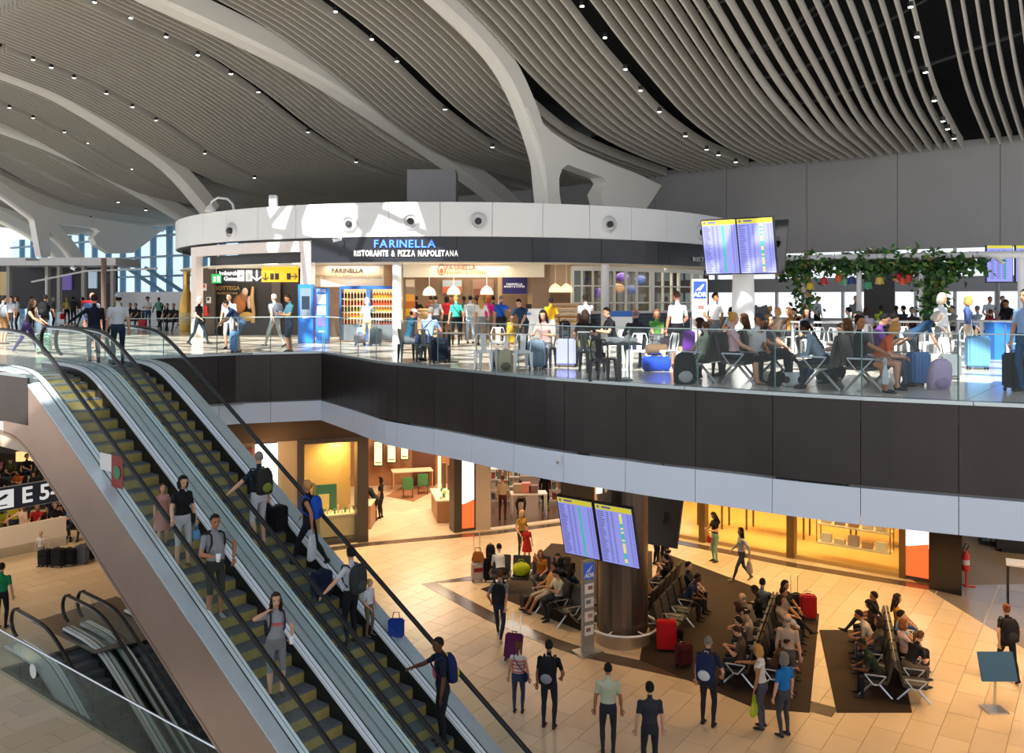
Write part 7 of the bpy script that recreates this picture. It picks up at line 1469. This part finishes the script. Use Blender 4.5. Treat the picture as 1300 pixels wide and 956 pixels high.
person('bearded person in black tee leaning on the white counter at the right edge', U_(1285, 446), 215, P_('bend'), '14161c', '1a1c22', hair='short', hc='k', skin='t', h=1.78); person('person in dark tee behind the leaning one at the right edge', U_(1272, 433), 260, P_('contra'), '22242c', '1a1c22', hair='short', hc='b', h=1.72)
def hi_table(label, px, fy, w, d, mt=twhite, h=1.0, rz=0):
    p = up(px, fy); t = thing('high_table', label, 'table', p, rz); MB().box((0, 0, h-.02), (w, d, .05)).build('tabletop', mt, t, bevel=.01)
    for sx in (-1, 1):
        for sy in (-1, 1): MB().box((sx*(w/2-.06), sy*(d/2-.06), (h-.04)/2), (.06, .06, h-.04)).build('leg', wmet, t)
    return t
hi_table('white high table with bright blue end at the far right', 1283, 450, 1.5, .7); hi_table('white table with cups behind the benches, below the garland post', 1048, 448, 1.9, .8, h=.95); hi_table('long white table with pitchers in front of the right windows', 1150, 446, 2.0, .8, h=.95); hi_table('white table left of the red tee at the far right', 1228, 446, 1.0, .7, h=.95)
MB().box((0, 0, .5), (.55, .5, 1.0)).build('x', mat('end_blue', (.02, .16, .6), .4), None, up(1269, 456)); o = bpy.data.objects['x']; o.name = 'blue_bin'; tag(o, 'bright blue box standing at the end of the far right table', 'box')
for k, (px, fy, fc) in enumerate(((1290, 458, 150), (1222, 452, 90), (1180, 455, 80), (1140, 452, 95), (1062, 455, 60), (1035, 453, 90))): cafe_chair('white metal chair %s' % ['at the right picture edge, under the counter', 'behind the steel blue suitcase', 'behind the silver haired person in white', 'in front of the long table with pitchers', 'right of the garland post table', 'left in front of the garland post table'][k], up(px, fy), fc, wmet)
# farther rows of seated people under the garland
far = [(1037, 428, 300, 'contra', 'a8b2b8', '14161a', 'crop', 'k', 'waiter in grey shirt and black apron by the garland post'), (1118, 432, 80, 'sit', 'a8c81c', '2a2c34', 'crop', 'k', 'person in lime vest seated under the garland'), (1137, 432, 100, 'sit', '16304a', '22242c', 'crop', 'k', 'person in navy tee seated right of the lime vest'), (1146, 433, 120, 'sit', '2a2c34', '22242c', 'short', 'k', 'dark seated figure right of the navy tee under the garland'),
       (1012, 444, 200, 'sitphone', '20242e', '15171c', 'short', 'k', 'person with orange pack seated left of the waiter'), (1000, 446, 180, 'sit_f', 'a87a4a', '22242c', 'long', 'm', 'brown long haired person seated left of the orange pack'), (986, 447, 190, 'sit_f', 'c8b49a', '2a2c34', 'bob', 'y', 'blonde seated person behind the white cap'), (976, 440, 120, 'sit', '4a7a8a', '22242c', 'bun', 'y', 'person with blond bun and teal top left of the garland'),
       (962, 440, 60, 'sit', '7f9ab8', '2a2c34', 'short', 'm', 'person in pale blue seated behind the column'), (928, 444, 110, 'sit_f', 'b8c0c8', '22242c', 'long', 'k', 'black haired person left of the white column'), (952, 446, 140, 'sit_f', '8a2030', '2a2c34', 'bob', 'k', 'person in crimson top right of the white column'), (1076, 445, 130, 'sit', 'b4c0b0', '22242c', 'short', 'k', 'seated person in pale tee below the middle garland post'), (1100, 446, 60, 'sit_f', 'a09aa8', '22242c', 'bob', 'b', 'seated person in grey lilac top right of the middle post'),
       (1172, 441, 100, 'sit_f', 'b01c5a', '1d1e24', 'short', 'k', 'person in dark top with magenta scarf under the right vine'), (1158, 443, 250, 'sit', '3a2c34', '22242c', 'short', 'k', 'dark seated person at the long pitcher table'), (1208, 436, 200, 'sit', '8a9096', '22242c', 'short', 'b', 'grey seated person behind the silver haired one'), (1240, 434, 100, 'sit_f', '9aa4b0', '2a2c34', 'short', 'g', 'grey haired seated person near the right window'), (1086, 434, 270, 'stand', '6a7078', '15171c', 'crop', 'k', 'standing grey dressed person near the dark shutter'), (1024, 450, 240, 'sit_f', '5a5e66', '22242c', 'long', 'b', 'brown haired person in grey hoodie beside the braid bench')]
for px, fy, fc, po, tp, bt, hr, hcx, lb in far:
    p = U_(px, fy); sk = 'd' if ('lime' in lb or 'navy tee seated' in lb) else 'p'; person(lb, p, fc, P_(po), tp, bt, hair=hr, hc=hcx, skin=sk, h=1.72)
    if po.startswith('sit'): a = R(fc); cafe_chair('white metal chair under the %s' % lb[:60].replace('person ', 'one '), p+Vector((math.cos(a), math.sin(a), 0))*.03, fc, wmet)
backpack('orange and navy backpack worn left of the waiter', 'd88a28', '22284a', 1.1, ALLP[-15])
cl_ = thing('menu_stand', 'dark slanted menu stands by the white column', 'stand', U_(956, 446))
for k in range(2): MB().box((.05+.32*k, 0, 1.15), (.30, .04, .55), 0, Matrix.Rotation(R(-18), 3, 'Y')).build('menu_board', mat('menu_dark', (.05, .05, .06), .4), cl_); MB().tube([(.1+.3*k, .02, .9), (.14+.3*k, .05, 0)], .02, 6).build('leg', black, cl_)
# ------------------------------------------------------------- lower hall: benches
def v2(a): return (math.cos(R(a)), math.sin(R(a)))
bA = bench('short bench row facing the viewer, with the yellow-green bag, left of the bronze column', (-.35, 26.6, 0), (.98, .17), 262, 4)
bB = bench('bench row with two silver V armrests beside the information totem', (.95, 24.8, 0), (.62, -.78), 208, 3)
bC = bench('bench row facing away, right behind the one beside the information totem', (1.55, 25.35, 0), (.62, -.78), 28, 3)
r0, r1, r3 = (.43, .90), (.39, .92), (.34, .94)
b0 = bench('bench row facing left just right of the bronze column', (3.62, 24.0, 0), r0, 154, 5); b1 = bench('bench row of empty brown leather backs right of the bronze column', (4.1, 22.6, 0), r0, 334, 5)
b2 = bench('crowded bench row facing left in the middle of the dark floor', (5.23, 20.04, 0), r1, 157, 7); b3 = bench('crowded bench row facing right, back to back with the middle one', (5.98, 19.74, 0), r1, 337, 7)
b4 = bench('bench row facing left at the right end of the seating', (8.17, 19.47, 0), r3, 160, 6); b5 = bench('bench row facing right at the right end of the seating', (8.92, 19.22, 0), r3, 340, 6)
def seat(b, k, label, face, po, top, bot, **kw):
    k = max(k-2, 0) if b in (b2, b3, b4, b5) else k; p = b(k); p.z = 0; return person(label, p, face, P_(po), top, bot, **kw)
# left group
seat(bA, 0, 'person in white tee turned away on the bench by the tan handbag', 100, 'sitlean', 'c4c6c8', '22242c', hair='short', hc='k'); seat(bA, 2, 'person with reddish hair and orange top, arms crossed, on the short bench', 262, 'sitchin_f', 'b8701c', '3a3c44', hair='long', hc='a', h=1.66); seat(bA, 3, 'person in navy tee bending over at the right of the orange top', 250, 'sitlean', '1a2438', '22242c', hair='short', hc='k')
seat(bB, 0, 'person with tablet reclining with stretched legs near the totem', 200, 'sitback', 'b8864a', 'b8a890', hair='short', hc='k', skin='t', leg='knee', h=1.78); seat(bB, 1, 'person in pale tee behind the tablet holder', 208, 'sitphone', 'c8bfa4', '22242c', hair='short', hc='k'); seat(bC, 0, 'person in dark tee facing away behind the tablet holder', 28, 'sit', '22262e', '1a1c22', hair='bob', hc='k'); seat(bC, 1, 'person in dim teal top behind the left lower board', 28, 'sit_f', '24404a', '1a1c22', hair='long', hc='k')
t = worn('tablet', 'tablet with blue screen held near the totem', 'tablet', Matrix.Translation(Vector((0, .42, .86))), ALLP[-4]); MB().box((0, 0, 0), (.25, .015, .19), 0, Matrix.Rotation(R(-25), 3, 'X')).build('case', black, t); MB().box((0, -.009, .003), (.23, .004, .17), 0, Matrix.Rotation(R(-25), 3, 'X')).build('screen', mat('tablet_glow', (.1, .3, .4), .2, emit=(.3, .6, .75), es=.8), t)
person('child in red dress standing behind the short bench', LY(669, 712), 270, P_('stand_f'), 'a02018', 'a02018', hair='short', hc='k', h=1.2, leg='mini', skirt='a02018'); person('person in ochre top standing behind the child in red', LY(662, 707), 300, P_('contra_f'), 'a8803a', '3a3028', hair='scarf', hc='b89a6a', h=1.6)
t = thing('tote_bag', 'yellow-green plastic bag on the short bench seat', 'bag', bA(1).xy.to_3d()+Vector((0, -.1, .47))); m = MB(); rr = random.Random(2); m.ell((0, 0, .2), (.27, .19, .21), 14, 9); m.v = [tuple(Vector(v)*rr.uniform(.92, 1.08)) for v in m.v]; m.v = [(a, b, max(0, c)) for a, b, c in m.v]; m.build('pouch', cloth('a8b41a'), t, smooth=True); MB().tube([(-.1, 0, .36), (-.06, 0, .5), (.06, 0, .5), (.1, 0, .36)], .012, 5).build('handle', cloth('8a961a'), t)
suitcase('white and red printed shopping trolley at the left of the short bench', lo(606, 738), 'b8a8a0', .3, h=.55, w=.38, kind='soft', hb=.9); m = MB(); m.box((0, -.16, .4), (.3, .012, .12)); o = m.build('printed_band', cloth('8a2018'), [x for x in bpy.data.objects if x.parent is None and x.name.startswith('suitcase')][-1])
t = thing('handbag', 'tan leather handbag on top of the white shopping trolley', 'bag', lo(606, 738)+Vector((0.02, 0, .64))); MB().hexa([(-.22, -.1, 0), (.22, -.1, 0), (.22, .1, 0), (-.22, .1, 0), (-.14, -.05, .3), (.14, -.05, .3), (.14, .05, .3), (-.14, .05, .3)]).build('pouch', cloth('9a5a1c'), t, bevel=.03); MB().tube([(-.1, 0, .29), (-.08, 0, .42), (.08, 0, .42), (.1, 0, .29)], .014, 6).build('handle', cloth('7a4414'), t)
suitcase('black upright suitcase between the shopping trolley and the bench', lo(622, 738), '0f0f13', .2, h=.66, kind='soft', handle=False); floor_pack('black shoulder bags piled on the black suitcase', lo(622, 736)+Vector((.02, 0, .72)), '15161a', '2a2a2e', .95, 8); suitcase('small dark suitcase lying between the left benches', lo(672, 772), '2a211d', .5, h=.32, w=.5, d=.34, handle=False, kind='soft')
# group right of the column
seat(b0, 1, 'person in beige jacket on the bench hugging the bronze column', 154, 'sitlean', '8a6a50', '22242c', hair='bob', hc='k', sleeve='long'); seat(b0, 3, 'dark haired person in black behind the bronze column', 154, 'sit', '15161a', '1a1c22', hair='short', hc='k'); seat(b0, 4, 'dark seated figure under the leaning board backs', 154, 'sitphone', '2a2220', '1a1c22', hair='curly', hc='k')
seat(b1, 3, 'person in navy tee behind the empty brown backs', 334, 'sitlean', '1a2848', '1a1c22', hair='crop', hc='k', skin='d'); seat(b1, 4, 'person in black at the far end of the empty backs', 334, 'sit', '15161a', '1a1c22', hair='short', hc='k')
person('tall person in black standing under the leaning board backs', LY(845, 722), 200, P_('stand'), '0d0e12', '101116', hair='short', hc='k', skin='t', h=1.82); person('person in dark coat standing close to the bronze column', LY(832, 716), 330, P_('contra'), '17181c', '17181c', hair='short', hc='k', sleeve='long', h=1.75)
mid2 = [(8, 'person in blue grey shirt seen from behind at the far end of the middle bench', 60, 'sit', '5a6474', '22242c', 'short', 'k'), (7, 'dark skinned person in black reading, far end of the middle bench', 157, 'sitphone', '14151a', '1a1c22', 'short', 'k'), (6, 'grey haired person in grey top on the middle bench', 140, 'sitlean', '6a6260', '2a2c34', 'thin', 'g'), (5, 'person in taupe tee bending over on the middle bench', 157, 'sitlean', '6a5a4c', '22242c', 'bob', 'b'), (4, 'person with dark curly hair and white sleeves on the middle bench', 157, 'sitphone', '9a8a80', '2a2c34', 'curly', 'k'), (3, 'person in black tee with raised forearms on the middle bench', 157, 'sitchin', '1a1c20', '1a1c22', 'short', 'k'), (1, 'person in dim plaid shirt near the front of the middle bench', 157, 'sitphone', '4a3a34', '22242c', 'short', 'b')]
for k, lb, fc, po, tp, bt, hr, hcx in mid2: seat(b2, k, lb, fc, po, tp, bt, hair=hr, hc=hcx, skin='d' if 'dark skinned' in lb else 'p')
mid3 = [(8, 'person in dark hooded jacket with pale scarf beside a tall case handle', 310, 'sit_f', '101116', '15161a', 'scarf', '120e0c'), (7, 'person in grey and white jacket with hand at the mouth', 325, 'sitcross', '6a625c', '1f2126', 'short', 'k'), (6, 'person in cream cardigan on the back to back bench', 337, 'sit_f', '8a7a6a', '2a2c34', 'bob', 'k'), (4, 'person in pale grey cap hugging a black bag', 320, 'sitlean', '23242a', '2a2c34', 'cap', 'a8a4a0'), (3, 'person in dark tee on the back to back bench', 337, 'sitphone', '1d1e24', '1a1c22', 'short', 'k'), (1, 'person in brown tee near the front of the back to back bench', 337, 'sitlean', '4a3424', '22242c', 'short', 'b')]
for k, lb, fc, po, tp, bt, hr, hcx in mid3: seat(b3, k, lb, fc, po, tp, bt, hair=hr, hc=hcx, skin='t')
r4 = [(7, 'person with glasses in black tee, arm over the bench back, right seating', 150, 'sitcross', '101116', '22242c', 'short', 'k'), (6, 'person in dark brown curled up on the right bench', 160, 'sitphone', '2a1e18', '3a3230', 'long', 'k'), (5, 'black haired person in white tee playing cards on the right bench', 160, 'sitlean', 'b4aca4', '2a4a78', 'short', 'k'), (4, 'person in patterned top beside the card player', 160, 'sit_f', '4a423a', '1f2a44', 'bob', 'b'), (2, 'dark skinned person in green black tee bending forward, right seating', 165, 'sitlean', '14231a', '1a1c22', 'crop', 'k')]
for k, lb, fc, po, tp, bt, hr, hcx in r4: seat(b4, k, lb, fc, po, tp, bt, hair=hr, hc=hcx, skin='d' if 'dark skinned' in lb else 't')
r5 = [(7, 'long dark haired person in mustard top at the far end of the right bench', 340, 'sit_f', 'c08410', '3a5a88', 'long', 'b'), (5, 'black haired person in light blue tee on the right bench', 345, 'sit', '7fa8c8', '2f4a6a', 'short', 'k'), (4, 'person with glasses and auburn hair in pale pink tee on the right bench', 0, 'sit_f', 'd0b0a8', '2a2c34', 'bob', 'a'), (3, 'brown haired person in black tee seen from behind on the right bench', 20, 'sitlean_f', '101116', '5a5048', 'pony', 'm')]
for k, lb, fc, po, tp, bt, hr, hcx in r5: seat(b5, k, lb, fc, po, tp, bt, hair=hr, hc=hcx)
suitcase('bright red suitcase with folded handle at the foot of the bronze column', lo(846, 826), 'c00c14', -.1, h=.72, w=.5, hb=.12); suitcase('dark red suitcase standing beyond the hooded person', lo(1026, 786), 'a01018', -.15, h=.62, w=.44, hb=.08); suitcase('black suitcase with tall handle beside the dark red one', lo(1010, 779), '17181c', .1, h=.5, w=.36, hb=.5, kind='soft'); suitcase('dark red soft case at the front of the middle benches', lo(868, 846), '4a1018', .3, h=.5, kind='soft', handle=False)
floor_pack('black backpack on the floor under the middle bench', lo(858, 815), '14151a', '3a3420', 1.1, 30); floor_pack('dark green backpack beside the mustard top', lo(1152, 812), '143026', '0f1f1a', 1.0, 10, .4); suitcase('black soft travel bag on wheels at the right end of the benches', lo(1166, 850), '18161a', .5, h=.42, w=.55, kind='soft', handle=False); floor_pack('dark bag at the feet of the black tee, right end', lo(1150, 868), '1a1a1e', '3a3a40', .9, 40)
t = thing('paper_bag', 'pale paper shopping bag standing between the right benches', 'bag', lo(1096, 838)); MB().hexa([(-.17, -.1, 0), (.17, -.1, 0), (.17, .1, 0), (-.17, .1, 0), (-.19, -.06, .46), (.19, -.06, .46), (.19, .06, .46), (-.19, .06, .46)]).build('pouch', cloth('a8885c'), t, bevel=.008); MB().box((0, -.095, .28), (.22, .012, .14), 0, Matrix.Rotation(R(-5), 3, 'X')).build('print', cloth('d8d4cc'), t); MB().tube([(-.07, 0, .45), (-.05, 0, .58), (.05, 0, .58), (.07, 0, .45)], .008, 5).build('handle', cloth('6a5030'), t)
t = thing('magazine', 'blue and yellow magazine on the lap beside the card player', 'magazine', b4(3).xy.to_3d()+Vector((-.25, .05, .62))); MB().box((0, 0, 0), (.34, .26, .015)).build('pages', cloth('2a5a9a'), t); MB().box((.07, 0, .009), (.14, .2, .004)).build('cover_print', cloth('d8c040'), t)
# ------------------------------------------------------------- lower hall: people on their feet
person('person in grey tee and jeans walking away with a black backpack and purple case', LY(634, 812), 80, P_('pull'), '7f8792', '1c2a3c', 'c0b8b0', hair='short', hc='m', h=1.80); backpack('black backpack of the walker with the purple case', '121318', '1d1e24', 1.1)
suitcase('purple suitcase rolling behind the walker in grey tee', lo(650, 840), '5a1a4a', R(-15), h=.60, w=.42, kind='soft', hb=.5, tiltx=-24)
person('ponytailed girl in red and white striped top at the bottom', LY(658, 905), 80, P_('stand_f'), 'd8d0cc', '2a3a5a', hair='pony', hc='m', sleeve='none', h=1.50)
for k in range(4):
    m = MB(); m.tube([(.165*math.cos(a), .11*math.sin(a), 0) for a in np.linspace(0, 2*math.pi, 19)[:-1]], .012, 5, closed=True); q = link(m.mesh('stripe', [cloth('c02030')]), 'stripe', ALLP[-1][0]); q.matrix_local = ALLP[-1][1].B @ Matrix.Translation((0, .0, -.16+.09*k))
crossbag('navy shoulder strap bag of the striped girl', '1a2240')
person('person in black tee with black backpack standing at the bottom centre', LY(697, 925), 75, P_('contra'), '0c0d11', '22242c', skin='t', hair='short', hc='k', h=1.80); backpack('black backpack with white patches of the bottom centre person', '101116', '8a8f96', 1.15)
person('person in pale green and white tee at the bottom, below the column', LY(772, 958), 85, P_('stand'), 'b8bda0', '2a2c34', skin='t', hair='crop', hc='k', h=1.76); person('dark haired person just entering at the bottom, right of the column', LY(825, 985), 90, P_('stand'), '2a2c34', '22242c', hair='short', hc='k', h=1.72)
person('person in navy tee with navy and white backpack at the bottom', LY(899, 922), 60, P_('contra'), '16203a', '22242c', skin='p', hair='crop', hc='g', h=1.84); backpack('navy backpack with white curved patch at the bottom', '14224a', 'c8ccd2', 1.2)
person('blond person in white tank top reaching out at the bottom', LY(968, 925), 150, P_('reach_f'), 'd8d6d0', '4a4a5a', skin='t', hair='bob', hc='y', sleeve='none', h=1.70); carried('yellow-green bag of the blond in the white tank top', 'a8b820', hand='l', w=.34, h=.3); person('grey haired person in beige tee behind the blue polo', LY(1000, 880), 60, P_('stand'), 'a89484', '4a4640', hair='thin', hc='g', h=1.76); person('grey haired person in bright blue polo at the bottom', LY(996, 935), 120, P_('standb'), '0f6ab0', '3a3c44', hair='bob', hc='g', h=1.68)
person('person with ponytail in black walking away at the right with a backpack', LY(1279, 862), 85, P_('walk_f'), '0d0d11', '121317', skin='p', hair='bun', hc='a', h=1.74); backpack('black backpack of the walker at the right', '14141a', '2a2a30', 1.15)
t = thing('table_sign', 'slanted blue grey panel at the bottom right', 'sign', lo(1266, 905)); MB().box((0, 0, 1.0), (.78, .03, .6), 0, Matrix.Rotation(R(-20), 3, 'X')).build('panel', cloth('3f6484', 'shell'), t, bevel=.01); MB().tube([(0, .05, .9), (0, .12, 0)], .03, 8).build('post', steel, t); MB().box((0, .12, .015), (.45, .4, .03)).build('base', steel, t)
person('person in black tee and mint trousers holding a camera, walking past the golden shop', LY(908, 713), 200, P_('phone_f'), '14120f', '7fa08a', hair='long', hc='b', h=1.68); carried('red bag of the person in mint trousers', 'a01020', hand='l', w=.2, h=.2)
person('long haired person in grey cape walking past the golden shop', LY(942, 738), 185, P_('walk_f'), '9a9a9a', '3a3e48', '8a7a6a', hair='long', hc='k', sleeve='long', h=1.70); carried('grey shoulder bag of the person in the cape', 'b0a89a', hand='l', w=.36, h=.34); floor = None
person('person in black bending at the counter of the watch shop', LY(476, 662), 165, P_('bend'), '0d0c0c', '1d1a18', hair='cap', hc='d8d4cc', h=1.74); person('second person in black beside the watch shop counter', LY(484, 658), 170, P_('contra_f'), '17130f', '2a2420', hair='bob', hc='k', h=1.66)
person('person in cream jumper with dark leggings in the clothes shop', LY(638, 660), 80, P_('contra_f'), 'c8b090', '4a1a1a', hair='short', hc='m', skin='t', sleeve='long', h=1.76); person('shop assistant in cream behind the white shop table', LY(662, 650), 265, P_('sittable'), 'd0b888', '3a3028', hair='short', hc='k', skin='d', h=1.74)
person('person in dark coat by the rack at the back of the clothes shop', LY(692, 648), 300, P_('stand'), '14120f', '14120f', hair='short', hc='k', sleeve='long', h=1.75)
# far left downstairs
person('person in green tee at the left edge, near the lower escalators', LY(2, 798), 100, P_('stand'), '0f7a4a', '14161c', hair='short', hc='b', h=1.74)
rL = (.613, .79); fl_b = [bench('dark bench row far left downstairs, %s' % ['nearest to the white partition', 'second behind the white partition', 'third behind the white partition', 'farthest under the soffit'][k], (-19.3-2.2*k, 31.4+3.3*k, 0), (.95, .31), 285, 7) for k in range(4)]
LBL = [['pale blouse with a blond child', 'yellow-green shirt', 'navy tee with yellow print', 'red tee', 'black tee near the bronze panel', 'light blue tee', 'grey shirt'], ['cream top', 'maroon top', 'bright blue jacket', 'mustard top', 'dark coat', 'white tee', 'teal top'], ['pale grey hair and grey tee', 'brown tee', 'black hoodie', 'orange top', 'red cap and dark tee', 'navy shirt', 'beige top'], ['blue tee', 'dark grey tee', 'pink top', 'olive tee', 'black shirt', 'cream shirt', 'dark red shirt']]
COL = [['c8b0a0', '8a8f1a', '1a2040', 'a01a20', '101116', '5a8ab8', '6a6a70'], ['c0a888', '5a1a28', '1a4aa0', 'a87a10', '14141a', 'c0bcb4', '2a5a60'], ['8a8a8e', '4a3020', '101014', 'b85a1a', '2a2226', '1a2848', '9a8468'], ['2a5aa8', '2a2a30', 'b0607a', '4a4a24', '121216', 'b8a888', '5a1418']]
for r, b in enumerate(fl_b):
    for k in range(7):
        if (r, k) in ((0, 6), (1, 4)): continue
        seat(b, k, 'seated person with %s, %s bench far left downstairs' % (LBL[r][k], ['first', 'second', 'third', 'fourth'][r]), [285, 100, 270, 300][r]+((k*37) % 50)-25 if r != 1 else 285, ['sit', 'sitphone', 'sitlean', 'sitcross'][(r+k) % 4] if k % 2 else ['sit_f', 'sitphone_f', 'sitlean_f', 'sitcross_f'][(r+2*k) % 4], COL[r][k], ['1f2228', '2a3448', '3a3a40'][(r+k) % 3], hair=['short', 'long', 'bob', 'crop', 'curly', 'pony'][(2*r+k) % 6], hc=['k', 'b', 'm', 'y', 'g'][(r+k) % 5])
for k, (px, fy, c, kd) in enumerate(((57, 719, '16161a', 'soft'), (74, 720, '17171d', 'soft'), (89, 718, '101014', 'soft'), (104, 716, '4a5058', 'hard'), (112, 712, '121216', 'soft'))): suitcase(['black trolley case, leftmost of the row under the crowd', 'black case with white tag, second of the row under the crowd', 'black bag, third of the row under the crowd', 'grey case, fourth of the row under the crowd', 'black bag at the right end of the row under the crowd'][k], lo(px, fy), c, -.2+.1*k, h=.52+.05*(k % 2), w=.42, kind=kd, handle=k % 2 == 0)
person('blond child in white standing at the white partition far left', LY(52, 719), 270, P_('stand_f'), 'c8c0b4', '8a8478', hair='short', hc='y', h=1.15)
for k, (px, fy, c, fc) in enumerate(((18, 700, 'a89a1a', 90), (30, 706, 'c8a890', 250), (66, 690, '12162a', 80), (84, 690, '1c1c22', 70), (8, 694, '8a7a6a', 120))): person(['person in yellow vest standing at the partition, far left', 'person in pale blouse lifting an arm at the partition, far left', 'person in navy tee with yellow print standing below the hanging sign', 'dark dressed person standing at the edge of the bronze panel', 'person in taupe top standing below the aeroplane square'][k], LY(px, fy-6), fc, P_(['stand', 'reach_f', 'contra', 'stand', 'contra_f'][k]), c, '1d2026', hair=['short', 'long', 'crop', 'short', 'bob'][k], hc=['k', 'a', 'k', 'k', 'b'][k], h=1.72)
